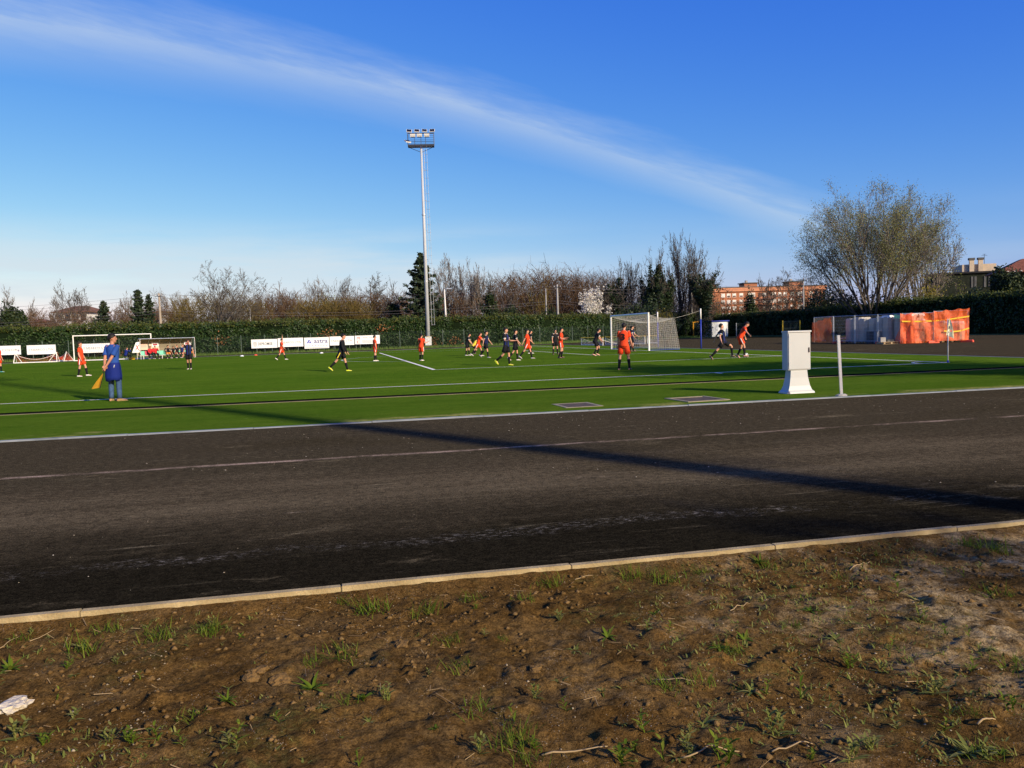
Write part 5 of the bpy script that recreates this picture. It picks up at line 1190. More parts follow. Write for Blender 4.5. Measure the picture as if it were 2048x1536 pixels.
p0, p1 = at(1503, dep, 672), at(1517, dep, 672); L_ = (p1 - p0).length; H = hz(1510, 636, dep)
e = empty('booth', (p0 + p1) / 2, 0, 'narrow white ticket booth with small dark windows in the shade', 'booth'); MB().ibox(-L_ / 2, L_ / 2, 0, 1.4, 0, H).build('wall', MATS['white_paint'], e); MB().ibox(-L_ / 2 - .5, L_ / 2 + .7, -.35, 1.8, H + .003, H + .14).build('roof', MATS['dark_metal'], e)
for z in (H * .52, H * .72): w_o = MB().ibox(-L_ * .30, L_ * .34, -.025, .01, z, z + .36).build('window', MATS['glass_dark'], e)
MB().ibox(-L_ / 2 - .95, -L_ / 2 - .003, .1, 1.2, 0, H - .1).build('side_annex', MATS['concrete_dark'], e)

# ---- material yard behind orange netting
Y = [gp(1628, 684.8), gp(1667, 686.8), gp(1756, 687.4), gp(1803, 687.6), gp(1866, 686.0), gp(1937, 684.0)]
def site_panel(p0, p1, label, net=None, h=2.0):
    c_ = (p0 + p1) / 2; L_ = (p1 - p0).length; e = empty('site_fence_panel', c_, math.atan2(p1.y - p0.y, p1.x - p0.x), label, 'fence', 'mobile fence panels round the material yard')
    for s_ in (-1, 1): MB().tube([(s_ * (L_ / 2 - .05), 0, .02), (s_ * (L_ / 2 - .05), 0, h)], .022, 6).build('upright', MATS['galvanised'], e)
    g = MB(); g.tube([(-L_ / 2 + .05, 0, h - .03), (L_ / 2 - .05, 0, h - .03)], .018, 5); g.tube([(-L_ / 2 + .05, 0, .18), (L_ / 2 - .05, 0, .18)], .018, 5); g.build('rail', MATS['galvanised'], e)
    S = []
    for i in range(int(L_ / .11)): x = -L_ / 2 + .1 + i * .11; S.append((x, 0, .18, x, 0, h - .03, .003, .003))
    for z in np.arange(.4, h - .1, .25): S.append((-L_ / 2, 0, z, L_ / 2, 0, z, .003, .003))
    o = link('wire_mesh', seg_mesh('wire_mesh', np.array(S)), MATS['galvanised'], e); o['kind'] = 'stuff'
    if net:
        x0, x1, zt0, zt1, zb = net; nx, nzz = 34, 20; V = []; rr = random.Random(int(L_ * 1000))
        for i in range(nx + 1):
            for j in range(nzz + 1):
                u_ = i / nx; v_ = j / nzz; x = -L_ / 2 + L_ * (x0 + (x1 - x0) * u_); zt = h * (zt0 + (zt1 - zt0) * u_) - .09 * abs(math.sin(u_ * 9)) * v_
                V.append((x, -.10 - .06 * math.sin(u_ * 17 + v_ * 3) * (1 - .5 * v_) - .035 * math.sin(v_ * 9 + u_ * 5) + rr.uniform(-.04, .04), zb + (zt - zb) * v_))
        Fq = [(i * (nzz + 1) + j, (i + 1) * (nzz + 1) + j, (i + 1) * (nzz + 1) + j + 1, i * (nzz + 1) + j + 1) for i in range(nx) for j in range(nzz)]
        link('safety_netting', np_mesh('safety_netting', V, Fq), MATS['orange_mesh'], e, smooth=True)
    return e
site_panel(Y[0], Y[1], 'leftmost site fence panel hung with sagging orange netting', (-.02, .98, .80, 1.0, .05))
site_panel(Y[1], Y[1].lerp(Y[2], .5), 'bare site fence panel in front of the grey packs, left half'); site_panel(Y[1].lerp(Y[2], .5), Y[2], 'bare site fence panel in front of the grey packs, right half')
site_panel(Y[2], Y[3], 'narrow bare site fence panel beside the pallet')
e1 = site_panel(Y[3], Y[4], 'site fence panel with orange netting over dark stacked pallets', (-.06, 1.0, 1.0, 1.02, .02)); e2 = site_panel(Y[4], Y[5], 'rightmost site fence panel fully covered in orange netting', (0, 1.0, 1.0, 1.08, .12), 2.08)
# the orange netting that trails to the ground
q0 = Y[3]; g = MB(); t0 = q0 + Vector((.25, -.1, 1.95)); bL = q0 + (Y[2] - Y[3]).normalized() * .95 + Vector((0, -.35, .03)); bR = q0.lerp(Y[4], .35) + Vector((0, -.5, .03))
V = []; nn_ = 12
for i in range(nn_ + 1):
    for j in range(nn_ + 1):
        u_ = i / nn_; v_ = j / nn_; base = bL.lerp(bR, u_); top_ = t0 + Vector((.35 * u_, -.03, 0)); p = top_.lerp(base, v_); V.append((p.x, p.y - .12 * math.sin(u_ * 11) * v_, p.z))
Fq = [(i * (nn_ + 1) + j, (i + 1) * (nn_ + 1) + j, (i + 1) * (nn_ + 1) + j + 1, i * (nn_ + 1) + j + 1) for i in range(nn_) for j in range(nn_)]
setp(link('trailing_netting', np_mesh('trailing_netting', V, Fq), MATS['orange_mesh'], smooth=True), 'loose orange netting trailing from the fence to the ground', 'netting')
for (pA, pB, z0, z1, lab) in ((Y[3], Y[5], 1.42, 1.62, 'upper yellow caution tape tied across the orange netting'), (Y[4].lerp(Y[5], .3), Y[5], .72, .86, 'lower short yellow tape on the rightmost orange panel')):
    g = MB(); n = 14
    for i in range(n):
        a0 = pA.lerp(pB, i / n); a1 = pA.lerp(pB, (i + 1) / n); za = z0 + (z1 - z0) * i / n - .12 * math.sin(math.pi * i / n); zb_ = z0 + (z1 - z0) * (i + 1) / n - .12 * math.sin(math.pi * (i + 1) / n); o_ = Vector((-.06, -.17, 0))
        g.quad(a0 + o_ + Vector((0, 0, za)), a1 + o_ + Vector((0, 0, zb_)), a1 + o_ + Vector((0, 0, zb_ + .09)), a0 + o_ + Vector((0, 0, za + .09)))
    setp(g.build('caution_tape', MATS['tape_yellow']), lab, 'tape')
# fence feet
for k, (p, lab) in enumerate(((Y[1] + Vector((.3, 0, 0)), 'red fence foot below the left end of the grey packs'), (Y[2], 'red fence foot beside the wooden pallet'), (Y[5] + Vector((-.1, 0, 0)), 'red fence foot under the right end of the orange netting'), (Y[4], 'red fence foot in the middle of the orange netting'))):
    f_ = MB(); f_.loft([[Vector((x * k_, y * k_, z)) for x, y in ((-.38, -.12), (.38, -.12), (.38, .12), (-.38, .12))] for z, k_ in ((0, 1), (.10, 1), (.15, .86))]); o = f_.build('fence_foot', MATS['foot_red']); o.location = p; o.rotation_euler = (0, 0, .3 + k); setp(o, lab, 'fence foot', 'red feet of the mobile fence')
# wrapped packs
def pack(p, rz, w, d, h, label, cap=True, k=0):
    e = empty('wrapped_pack', p, rz, label, 'pack', 'wrapped packs in the material yard'); g = MB(); rings = []; rr = random.Random(k)
    for z, s_ in ((.12, .97), (.3, 1.0), (h * .5, 1.01), (h * .85, 1.0), (h * .97, .97), (h, .88)):
        ring = []
        for i in range(16):
            a_ = 2 * math.pi * (i + .5) / 16; cx_, sy_ = math.cos(a_), math.sin(a_); m_ = max(abs(cx_), abs(sy_)) ** .88; ring.append(Vector((cx_ / m_ * w / 2 * s_ + rr.uniform(-.012, .012), sy_ / m_ * d / 2 * s_ + rr.uniform(-.012, .012), z + rr.uniform(-.01, .01))))
        rings.append(ring)
    g.loft(rings); g.build('wrapping', MATS['pack_wrap'], e, smooth=False)
    g = MB()
    for x in (-.4, 0, .4): g.box((x * w, 0, .06), (.1, d * .96, .10))
    g.build('pallet', MATS['pallet_wood'], e)
    if cap: MB().box((0, 0, h - .03), (w * .97, d * .97, .16), None, 0, .9).build('cap', MATS['pack_cap'], e)
    return e
dA_ = (Y[2] - Y[1]).normalized(); nA = Vector((-dA_.y, dA_.x, 0)); nA = nA if nA.y > 0 else -nA
ords = ['leftmost', 'second', 'third', 'fourth', 'fifth', 'sixth', 'seventh', 'eighth']
tot = (Y[3] - Y[1]).length; npk = 8
for k in range(npk):
    t_ = (k + .5) / npk; q = Y[1].lerp(Y[2], min(1, t_ * 1.35)) if t_ * 1.35 < 1 else Y[2].lerp(Y[3], (t_ * 1.35 - 1) / .35)
    q = q + nA * (1.5 + .1 * math.sin(k * 2.3)); pack(q, math.atan2(dA_.y, dA_.x) + .04 * math.sin(k * 5), tot / npk * (.97 if k != 3 else .90), 1.1, 1.78 + .07 * math.sin(k * 1.9) + (.08 if k > 4 else 0), ('leftmost' if k == 0 else ords[k] + ' from the left') + ' of the tall grey wrapped packs behind the site fence', k > 4, k)
for k in range(3):
    q = Y[3].lerp(Y[5], .2 + .3 * k) + Vector((.6, 1.3, 0)); pack(q, -.6, 1.3, 1.1, 1.55 - .12 * k, ('left', 'middle', 'right')[k] + ' wrapped pack showing dimly through the orange netting', True, 20 + k)
q = Y[2].lerp(Y[3], .55) + nA * 1.2 + Vector((0, 0, 0)); g = MB(); rr = random.Random(9); nx = 12; V = []
for i in range(nx + 1):
    for j in range(7):
        V.append((-.75 + 1.5 * i / nx, -.65 + .2 * j, 1.93 - .02 * j * (j - 6) * -.2 + .05 * math.sin(i * 1.7 + j) - (.28 if j == 0 else 0)))
Fq = [(i * 7 + j, (i + 1) * 7 + j, (i + 1) * 7 + j + 1, i * 7 + j + 1) for i in range(nx) for j in range(6)]
o = link('tarpaulin', np_mesh('tarpaulin', V, Fq), MATS['tarp_green'], smooth=True); o.location = q; o.rotation_euler = (0, 0, -.35); setp(o, 'crumpled dark green tarpaulin on top of the right hand packs', 'tarpaulin')
# pallet with blocks
pp = gp(1776, 688.0); e = empty('wooden_pallet', pp, .15, 'wooden pallet standing before the right hand packs', 'pallet')
for x in (-.5, 0, .5): MB().box((x, 0, .07), (.1, .8, .1)).build('bearer', MATS['pallet_wood'], e)
for y in (-.35, -.12, .12, .35): MB().box((0, y, .135), (1.2, .12, .025)).build('slat', MATS['pallet_wood'], e)
for y in (-.35, .35): MB().box((0, y, .012), (1.2, .1, .02)).build('slat', MATS['pallet_wood'], e)
for k, (x, y, z, w, h, mm, lab) in enumerate(((-.35, .1, .15, .35, .30, 'concrete', 'grey block standing on the left of the wooden pallet'), (.15, .05, .15, .5, .14, 'concrete_dark', 'flat dark block lying on the wooden pallet'))):
    o = MB().box((0, 0, h / 2), (w, .38, h), None, 0, .97).build('concrete_block', MATS[mm]); o.location = pp + Vector((x, y, z)); setp(o, lab, 'block')
for k, (px, dx, w, h, lab, mm) in enumerate(((1749, .2, .55, .82, 'dark upright box beside the double fence upright', 'concrete_dark'), (1761, .25, .38, .85, 'pale stack of blocks right of the double fence upright', 'concrete'))):
    o = MB().box((0, 0, h / 2), (w, .5, h), None, 0, .98).build('stacked_blocks', MATS[mm]); o.location = gp(px, 686.6) + Vector((0, dx + .2, 0)); setp(o, lab, 'blocks')
for k, (pa, pb_, z0, z1, lab) in enumerate(((1672, 1740, .25, .62, 'long pale rail leaning low behind the site fence'), (1716, 1752, .10, .16, 'short pale rail lying under the grey packs'), (1700, 1746, .05, .34, 'thin bar lying slanted under the grey packs'))):
    a0, a1 = gp(pa, 686.2) + Vector((.3, .7, z0)), gp(pb_, 686.4) + Vector((.3, .7, z1)); setp(MB().tube([a0, a1], .03, 6).build('loose_rail', MATS['galvanised']), lab, 'rail')

# ---- near things: cabinet, post, manholes, corner flag
cpos = fw_(-8.20, 10.92, .012); e = empty('electrical_cabinet', cpos, math.atan2(-(-0.216), 0.976), 'white electrical cabinet on a flared pedestal at the edge of the turf', 'cabinet')
w, d_, h0, h1 = .54, .24, .50, 1.34
g = MB(); rings = []
for z, kx, ky in ((0, .66, .36), (.035, .645, .345), (.07, .56, .30), (.16, .49, .26), (.34, .42, .22), (.47, .395, .205), (.50, .39, .20)):
    rings.append([Vector((sx_ * kx / 2, sy_ * ky / 2, z)) for sx_, sy_ in ((-1, -1), (1, -1), (1, 1), (-1, 1))])
g.loft(rings); g.build('pedestal', MATS['cabinet_white'], e)
bm = bmesh.new(); bmesh.ops.create_cube(bm, size=1.0)
for v_ in bm.verts: v_.co = Vector((v_.co.x * w, v_.co.y * d_, v_.co.z * (h1 - h0 - .03) + (h0 + h1 - .03) / 2 + .003))
bmesh.ops.bevel(bm, geom=bm.edges[:], offset=.008, segments=2, affect='EDGES'); me = bpy.data.meshes.new('housing'); bm.to_mesh(me); bm.free(); link('housing', me, MATS['cabinet_white'], e)
MB().box((0, -.006, h1 - .008), (w + .025, d_ + .03, .032), None, 0, .985).build('lid', MATS['cabinet_white'], e)
dr = MB().box((.0, -d_ / 2 - .006, (h0 + h1) / 2 - .012), (w - .03, .012, h1 - h0 - .075)).build('door', MATS['cabinet_white'], e)
MB().box((w / 2 - .05, -d_ / 2 - .018, .93), (.028, .014, .105), None, 0, .9).build('handle', MATS['lamp_black'], dr)
for z in (.62, 1.2): MB().tube([(-w / 2 + .02, -d_ / 2 - .012, z), (-w / 2 + .02, -d_ / 2 - .012, z + .05)], .007, 6).build('hinge', MATS['galvanised'], dr)
ppos = gp(1683, 793); e = empty('metal_post', ppos, -.1, 'leaning square metal post at the edge of the track beside the cabinet', 'post')
ro = Matrix.Rotation(R(-2.6), 3, 'Y'); MB().box(ro @ Vector((0, 0, .61)), (.050, .050, 1.26), ro).build('shaft', MATS['alu'], e); MB().box(ro @ Vector((0, 0, 1.242)), (.055, .055, .02), ro).build('cap', MATS['galvanised'], e)
g = MB(); rr = random.Random(4); g.loft([[Vector((math.cos(i * .785) * .10 * k_ * rr.uniform(.7, 1.3), math.sin(i * .785) * .08 * k_ * rr.uniform(.8, 1.15), z)) for i in range(8)] for z, k_ in ((-.02, 1.15), (.03, 1.0), (.055, .6))]); g.build('concrete_foot', MATS['concrete'], e)
def manhole(a, b_, la, lb, label, rot=0.0, proud=.03, lid='manhole_lid'):
    e = empty('manhole', fw_(a, b_, .012), TH + rot, label, 'manhole'); f = .085
    for (x, y, w, d_) in ((-la / 2 + f / 2, 0, f, lb), (la / 2 - f / 2, 0, f, lb), (0, -lb / 2 + f / 2, la - 2 * f, f), (0, lb / 2 - f / 2, la - 2 * f, f)): MB().box((x, y, proud / 2 - .02), (w - .002, d_ - .002, proud + .04)).build('frame_side', MATS['manhole_frame'], e)
    MB().box((0, 0, -.01), (la - 2 * f - .01, lb - 2 * f - .01, .03)).build('lid', MATS[lid], e)
manhole(-8.52, 13.42, 1.05, .95, 'square manhole with a pale concrete frame near the cabinet', .06, .016); manhole(-8.45, 15.98, .95, .78, 'darker flush manhole left of the pale framed one', .03, .008)
e = empty('corner_flag', fw_(0, 0, .02), 0, 'drooping pale yellow corner flag on a white pole', 'flag')
MB().tube([(0, 0, 0), (.0, 0, .8), (-.01, 0, 1.50)], .019, 8).build('pole', MATS['goal_white'], e, smooth=True); MB().tube([(0, 0, 0), (0, 0, .07)], .035, 8).build('socket', MATS['post_blue'], e)
V = []; nx, ny = 8, 12
for i in range(nx + 1):
    for j in range(ny + 1):
        u_ = i / nx; v_ = j / ny; wid_ = (.05 + .24 * v_ ** .8); V.append((-.12 * v_ + u_ * wid_ + .01, -.03 - .035 * math.sin(u_ * 7 + v_ * 2) * (.4 + v_), 1.50 - .56 * v_ - .10 * u_ * v_ + .03 * math.sin(u_ * 5)))
Fq = [(i * (ny + 1) + j, (i + 1) * (ny + 1) + j, (i + 1) * (ny + 1) + j + 1, i * (ny + 1) + j + 1) for i in range(nx) for j in range(ny)]
fl_ = link('flag', np_mesh('flag', V, Fq), MATS['flag_cloth'], e, smooth=True)
g = MB(); rct2 = [(-.02, -.085, 1.16), (.02, -.09, 1.16), (.018, -.085, 1.25), (-.012, -.08, 1.25)]; g.poly(rct2); g.build('print', MATS['ink_grey'], fl_); g = MB(); g.poly([(.03, -.09, 1.05), (.09, -.092, 1.06), (.08, -.09, 1.12), (.035, -.09, 1.12)]); g.build('print_spot', MATS['ink_red'], fl_)
for (px, py, mm, lab) in ((511.5, 711.2, 'foot_red', 'small red training marker beyond the far touchline'), (484, 713, 'board_white', 'small white training marker left of the red one'), (643, 707, 'board_white', 'small white training marker below the board with the blue emblem')):
    g = MB(); g.loft([[Vector((math.cos(i * .628) * r_, math.sin(i * .628) * r_, z)) for i in range(10)] for z, r_ in ((.02, .20), (.05, .19), (.11, .11), (.13, .08))]); o = g.build('marker_cone', MATS[mm], smooth=True); o.location = gp(px, py); setp(o, lab, 'marker')

# ================================================================== PEOPLE
mat('skin', (0.55, 0.27, 0.17), 0.55, 0.08, 8, spec=0.3); mat('skin_tan', (0.44, 0.20, 0.12), 0.55, 0.08, 8, spec=0.3)
mat('hair_dark', (0.012, 0.009, 0.008), 0.6, 0.4, 30, spec=0.25); mat('hair_brown', (0.045, 0.026, 0.015), 0.6, 0.4, 30, spec=0.25)
mat('kit_orange', (0.74, 0.062, 0.016), 0.75, 0.08, 6, spec=0.15); mat('kit_black', (0.011, 0.011, 0.014), 0.8, 0.2, 6, spec=0.15); mat('kit_blue', (0.012, 0.022, 0.115), 0.75, 0.1, 6, spec=0.15); mat('kit_white', (0.72, 0.72, 0.70), 0.75, spec=0.15)
mat('kit_red', (0.55, 0.02, 0.025), 0.75, 0.1, 6); mat('kit_yellow', (0.75, 0.55, 0.04), 0.75, 0.1, 6); mat('bib_orange', (0.80, 0.28, 0.03), 0.75, 0.1, 6)
mat('sock_black', (0.014, 0.014, 0.016), 0.85, spec=0.1); mat('boot_white', (0.72, 0.68, 0.62), 0.5, 0.1, 12); mat('boot_black', (0.02, 0.02, 0.022), 0.45); mat('boot_lime', (0.62, 0.70, 0.03), 0.5); mat('boot_pink', (0.70, 0.38, 0.30), 0.5, 0.2, 12); mat('boot_teal', (0.05, 0.32, 0.36), 0.5); mat('boot_grey', (0.35, 0.36, 0.38), 0.5, .2, 12)
mat('shirt_blue', (0.024, 0.072, 0.28), 0.85, 0.12, 5, spec=0.12, bump=0.3, bscale=14); mat('jacket_blue', (0.010, 0.022, 0.16), 0.8, 0.15, 5, spec=0.15, bump=0.3, bscale=12); mat('denim', (0.055, 0.10, 0.19), 0.9, 0.25, 9, spec=0.1); mat('shoe_tan', (0.30, 0.20, 0.075), 0.7, .25, 14); mat('flag_yellow', (0.55, 0.28, 0.015), 0.75, 0.15, 5, trans=.3)
mat('lip', (0.33, 0.10, 0.08), 0.5); mat('eye_dark', (0.01, 0.008, 0.006), 0.3)
BODIES = []
def rotx(a): return Matrix.Rotation(a, 3, 'X')
class Pose(dict):
    pass
DEF = dict(lean=2, side=0, twist=0, thL=0, thR=0, abL=3, abR=3, knL=4, knR=4, ftL=None, ftR=None, armL=(4, 8, 14), armR=(4, 8, 14), inL=0, inR=0, hy=0, hp=0, toeL=6, toeR=6, dz=0)
def person(px, py, Hm, yaw, label, pose, kit, pos=None, hair='hair_dark', skin='skin', number=None, group=None, seat=None, voxel=.0105, cat='person', fine=False):
    """standing on the ground point seen at photo pixel (px, py); yaw in degrees, 0 looks away from the viewer, -90 looks right"""
    P = dict(DEF); P.update(pose); s = Hm / 1.75
    # ---- skeleton
    Rt = Matrix.Rotation(R(P['twist']), 3, 'Z') @ Matrix.Rotation(R(P['side']), 3, 'Y') @ rotx(R(-P['lean']))
    pel = Vector((0, 0, 0)); T = lambda x, y, z: pel + Rt @ Vector((x, y, z))
    J = {}
    for sd, sg in (('L', -1), ('R', 1)):
        hip = pel + Vector((sg * .092, 0, -.03)); th = R(P['th' + sd]); ab = R(P['ab' + sd]) * sg; kn = R(P['kn' + sd])
        d1 = Vector((math.sin(ab), math.sin(th) * math.cos(ab), -math.cos(th) * math.cos(ab))); k = hip + d1 * .43
        d2 = Vector((math.sin(ab) * .6, math.sin(th - kn) * math.cos(ab), -math.cos(th - kn) * math.cos(ab))).normalized(); a = k + d2 * .41
        fp = P['ft' + sd]; fp = R(fp) if fp is not None else 0.0
        to = R(P['toe' + sd]) * sg; df = Vector((math.sin(to) * math.cos(fp), math.cos(to) * math.cos(fp), math.sin(fp))); upf = Vector((0, -math.sin(fp), math.cos(fp)))
        sh = T(sg * .178, 0, .465); ap, ab2, el = [R(v_) for v_ in P['arm' + sd]]; inn = R(P['in' + sd])
        # upper arm: forward pitch ap, abduction ab2; elbow bends forward, inn turns the forearm inward
        ua = Rt @ (Matrix.Rotation(-ab2 * sg, 3, 'Y') @ (rotx(ap) @ Vector((0, 0, -1))))
        xax = Rt @ (Matrix.Rotation(-ab2 * sg, 3, 'Y') @ Vector((1, 0, 0)))
        fa = Matrix.Rotation(el, 3, xax) @ ua; fa = Matrix.Rotation(inn * sg, 3, ua) @ fa if abs(inn) > 1e-3 else fa
        e_ = sh + ua * .285; w_ = e_ + fa * .25
        if 'w' + sd in P:                               # reach a given wrist place (torso frame), elbow out and back
            tg = T(*P['w' + sd]); v_ = tg - sh; dd = min(v_.length, .533); v_.normalize(); ca = (dd * dd + .285 ** 2 - .25 ** 2) / (2 * dd * .285); hint = Rt @ Vector((sg * .9, -.25, -.15)); hint = (hint - v_ * hint.dot(v_)).normalized()
            e_ = sh + v_ * (.285 * ca) + hint * (.285 * math.sqrt(max(0, 1 - ca * ca))); w_ = sh + v_ * dd; ua = (e_ - sh).normalized(); fa = (w_ - e_).normalized(); xax = Rt @ Vector((0, -1, 0)) * sg; xax = (xax - fa * xax.dot(fa)).normalized()
        J[sd] = dict(hip=hip, k=k, a=a, df=df, upf=upf, sh=sh, e=e_, w=w_, fa=fa, ua=ua, x=xax, d1=d1, d2=d2)
    zmin = min(min((J[q]['a'] - J[q]['upf'] * .085 - J[q]['df'] * .06).z, (J[q]['a'] - J[q]['upf'] * .085 + J[q]['df'] * .18).z) for q in 'LR')
    lift = -zmin if seat is None else seat / s + .115
    root = empty('person', pos if pos is not None else gp(px, py), R(yaw), label, cat, group)
    M = Matrix.Scale(s, 4) @ Matrix.Translation((0, 0, lift + P['dz']))
    def fin(g): g.v = [tuple(M @ Vector(v_)) for v_ in g.v]; return g
    # ---- body
    g = MB()
    def ering(c, rx, ry, n=16, Rm=Rt, f=None): return [c + Rm @ Vector((rx * math.cos(2 * math.pi * i / n), ry * math.sin(2 * math.pi * i / n), 0)) for i in range(n)]
    tor = [(-.13, .09, .075, 0), (-.08, .145, .105, -.005), (-.02, .16, .115, -.01), (.07, .145, .10, 0), (.15, .135, .095, .005), (.26, .152, .108, .008), (.36, .17, .112, .005), (.43, .165, .10, 0), (.475, .125, .078, -.005), (.505, .065, .06, -.005)]
    g.loft([ering(T(0, y, z), rx, ry) for z, rx, ry, y in tor])
    g.tube([T(0, -.005, .46), T(0, .0, .53), T(0, .012, .60)], [.060, .053, .052], 12)
    Rh = Rt @ Matrix.Rotation(R(P['hy']), 3, 'Z') @ rotx(R(P['lean'] * .75 - P['hp'])); hc = T(0, .018, .685); Hd = lambda x, y, z: hc + Rh @ Vector((x, y, z))
    head = [(-.110, .022, .022, .058), (-.100, .040, .040, .045), (-.075, .055, .066, .022), (-.04, .064, .082, .010), (0, .070, .090, .002), (.04, .073, .094, -.003), (.075, .066, .086, -.006), (.10, .046, .062, -.008), (.113, .02, .028, -.008)]
    g.loft([[Hd(rx * math.cos(2 * math.pi * i / 16), y + ry * math.sin(2 * math.pi * i / 16), z) for i in range(16)] for z, rx, ry, y in head])
    g.tube([Hd(0, .086, .022), Hd(0, .103, -.012), Hd(0, .108, -.026), Hd(0, .086, -.034)], [.009, .012, .016, .010], 8)
    for sg in (-1, 1): g.ball(Hd(sg * .073, -.008, -.008), (.012, .019, .030), 8, 5)
    for sd, sg in (('L', -1), ('R', 1)):
        j = J[sd]; k = j['k']; a = j['a']
        g.tube([j['hip'] + Vector((0, 0, .02)), j['hip'] + j['d1'] * .14, j['hip'] + j['d1'] * .30, k - j['d1'] * .03, k + j['d2'] * .04, k + j['d2'] * .13, k + j['d2'] * .28, a], [.084, .080, .063, .052, .050, .054, .040, .034], 12, round_ends=True)
        he = a - j['upf'] * .045 - j['df'] * .045
        g.tube([he, a - j['upf'] * .045 + j['df'] * .06, a - j['upf'] * .058 + j['df'] * .16], [.035, .04, .028], 8, round_ends=True)
        g.tube([j['sh'] - j['ua'] * .01, j['sh'] + j['ua'] * .10, j['e'] - j['ua'] * .02, j['e'] + j['fa'] * .06, j['e'] + j['fa'] * .15, j['w']], [.052, .047, .037, .039, .034, .026], 10, round_ends=True)
        g.tube([T(sg * .10, -.005, .455), j['sh']], [.055, .056], 10, round_ends=True)
        # hand: palm, four bent fingers, thumb from the side of the palm
        fa = j['fa']; xa = j['x']; nn = fa.cross(xa).normalized(); side_ = nn.cross(fa).normalized()   # side_ across the knuckles
        w_ = j['w']; kn_ = w_ + fa * .085
        g.loft([[w_ + fa * t_ + side_ * (math.cos(2 * math.pi * i / 10) * a_) + nn * (math.sin(2 * math.pi * i / 10) * b_) for i in range(10)] for t_, a_, b_ in ((-.01, .024, .020), (.03, .034, .017), (.07, .040, .015), (.092, .036, .012))])
        for q, (off, ln) in enumerate(((-.030, .066), (-.010, .076), (.011, .072), (.031, .056))):
            cur = .35 + .1 * q; b0 = kn_ + side_ * off; d_a = (fa + side_ * off * 2.2 + nn * (-.25)).normalized(); d_b = (fa - nn * (.25 + cur)).normalized(); m_ = b0 + d_a * ln * .5
            g.tube([b0 - fa * .012, m_, m_ + d_b * ln * .5], [.0095, .0088, .0078], 6, round_ends=True)
        tb = w_ + fa * .025 - side_ * .030; td = (fa * .75 - side_ * .62 - nn * .15).normalized(); g.tube([tb, tb + td * .034, tb + td * .034 + (fa - side_ * .15 - nn * .2).normalized() * .030], [.0125, .011, .009], 6, round_ends=True)
    body = fin(g).build('body', MATS[skin], root); BODIES.append((body, voxel * s, 5200 if not fine else 16000))
    # ---- hair as a cap that dips lower at the back
    g = MB(); rings = []; rr = random.Random(hash(label) % 9999 if False else int(px * 7 + py))
    n = 18
    for i in range(9):
        ph = math.pi * (.03 + .66 * i / 8); ring = []
        for q in range(n):
            az = 2 * math.pi * q / n; yb = math.sin(az); dip = ph * (.80 - .27 * max(0, yb) + .30 * max(0, -yb)); rj = 1 + rr.uniform(-.035, .055) * (1 if i > 0 else 0)
            ring.append(Hd(.083 * math.sin(dip) * math.cos(az) * rj, -.010 + .106 * math.sin(dip) * yb * rj, .020 + .112 * math.cos(dip) * rj))
        rings.append(ring)
    rings.append([hc + (p_ - hc) * .80 for p_ in rings[-1]])
    g.loft(rings[::-1]); fin(g).build('hair', MATS[hair], root, smooth=True)
    for sg in (-1, 1): fin(MB().ball(Hd(sg * .028, .0815, .012), (.011, .008, .007), 6, 4)).build('eye', MATS['eye_dark'], root)
    fin(MB().box(Hd(0, .0865, -.062), (.040, .010, .009), Rh)).build('mouth', MATS['lip'], root)
    # ---- shirt
    K = kit; g = MB(); st = K.get('stripes')
    def tm(i, q):
        if i >= len(sh_r) - 3 and K.get('yoke') is not None: return K['yoke']
        if st: return 1 if (q % 4 in (0, 1)) else 0
        return 0
    ns = 24; hem = K.get('hem', -.085)
    sh_r = [(hem, .178, .138, -.005), (hem * .4, .176, .135, -.008), (.06, .166, .124, 0), (.15, .160, .117, .005), (.26, .172, .126, .008), (.36, .186, .130, .005), (.43, .182, .116, 0), (.480, .140, .092, -.005), (.512, .078, .072, -.003), (.530, .064, .062, 0)]
    rings = []
    for i, (z, rx, ry, y) in enumerate(sh_r):
        ring = []
        for q in range(ns):
            az = 2 * math.pi * q / ns; fold = 1 + (.020 * math.sin(q * 2.6 + i * 1.1) + .012 * math.sin(q * 1.3 + i * 2.7)) * (1.3 if i < 4 else .6)
            ring.append(T(rx * fold * math.cos(az), y + ry * fold * math.sin(az), z))
        rings.append(ring)
    g.loft(rings, True, tm)
    sl = K.get('sleeve', .62)
    for sd in 'LR':
        j = J[sd]
        if sl > 1: g.tube([j['sh'] - j['ua'] * .035, j['sh'] + j['ua'] * .08, j['e'] - j['ua'] * .03, j['e'] + j['fa'] * .05, j['e'] + j['fa'] * .14, j['w'] - j['fa'] * .01], [.062, .063, .054, .052, .046, .038], 12, mis=[K.get('sl', 0)] * 4 + [K.get('cuff', 0)], round_ends=False)
        else: g.tube([j['sh'] - j['ua'] * .045, j['sh'] + j['ua'] * .02, j['sh'] + j['ua'] * (.285 * sl * .55), j['sh'] + j['ua'] * (.285 * sl * .85), j['sh'] + j['ua'] * .285 * sl], [.050, .066, .066, .068, .071], 12, mis=[K.get('yoke') if K.get('yoke') is not None else 0, K.get('sl', 0), K.get('sl', 0), K.get('cuff', 0)])
    fin(g).build('shirt', [MATS[m_] for m_ in K['shirt']], root, smooth=True)
    if K.get('shoulder'):                                 # pale stripes along the shoulders
        for sg, sd in ((-1, 'L'), (1, 'R')):
            p_a, p_b = T(sg * .075, .012, .513), J[sd]['sh'] + Rt @ Vector((sg * .01, 0, .060)); fin(MB().tube([p_a + Rt @ Vector((0, .02, .004)), (p_a + p_b) / 2 + Rt @ Vector((0, .025, .018)), p_b + Rt @ Vector((0, .015, .006))], .012, 5)).build('shoulder_stripe', MATS[K['shoulder']], root)
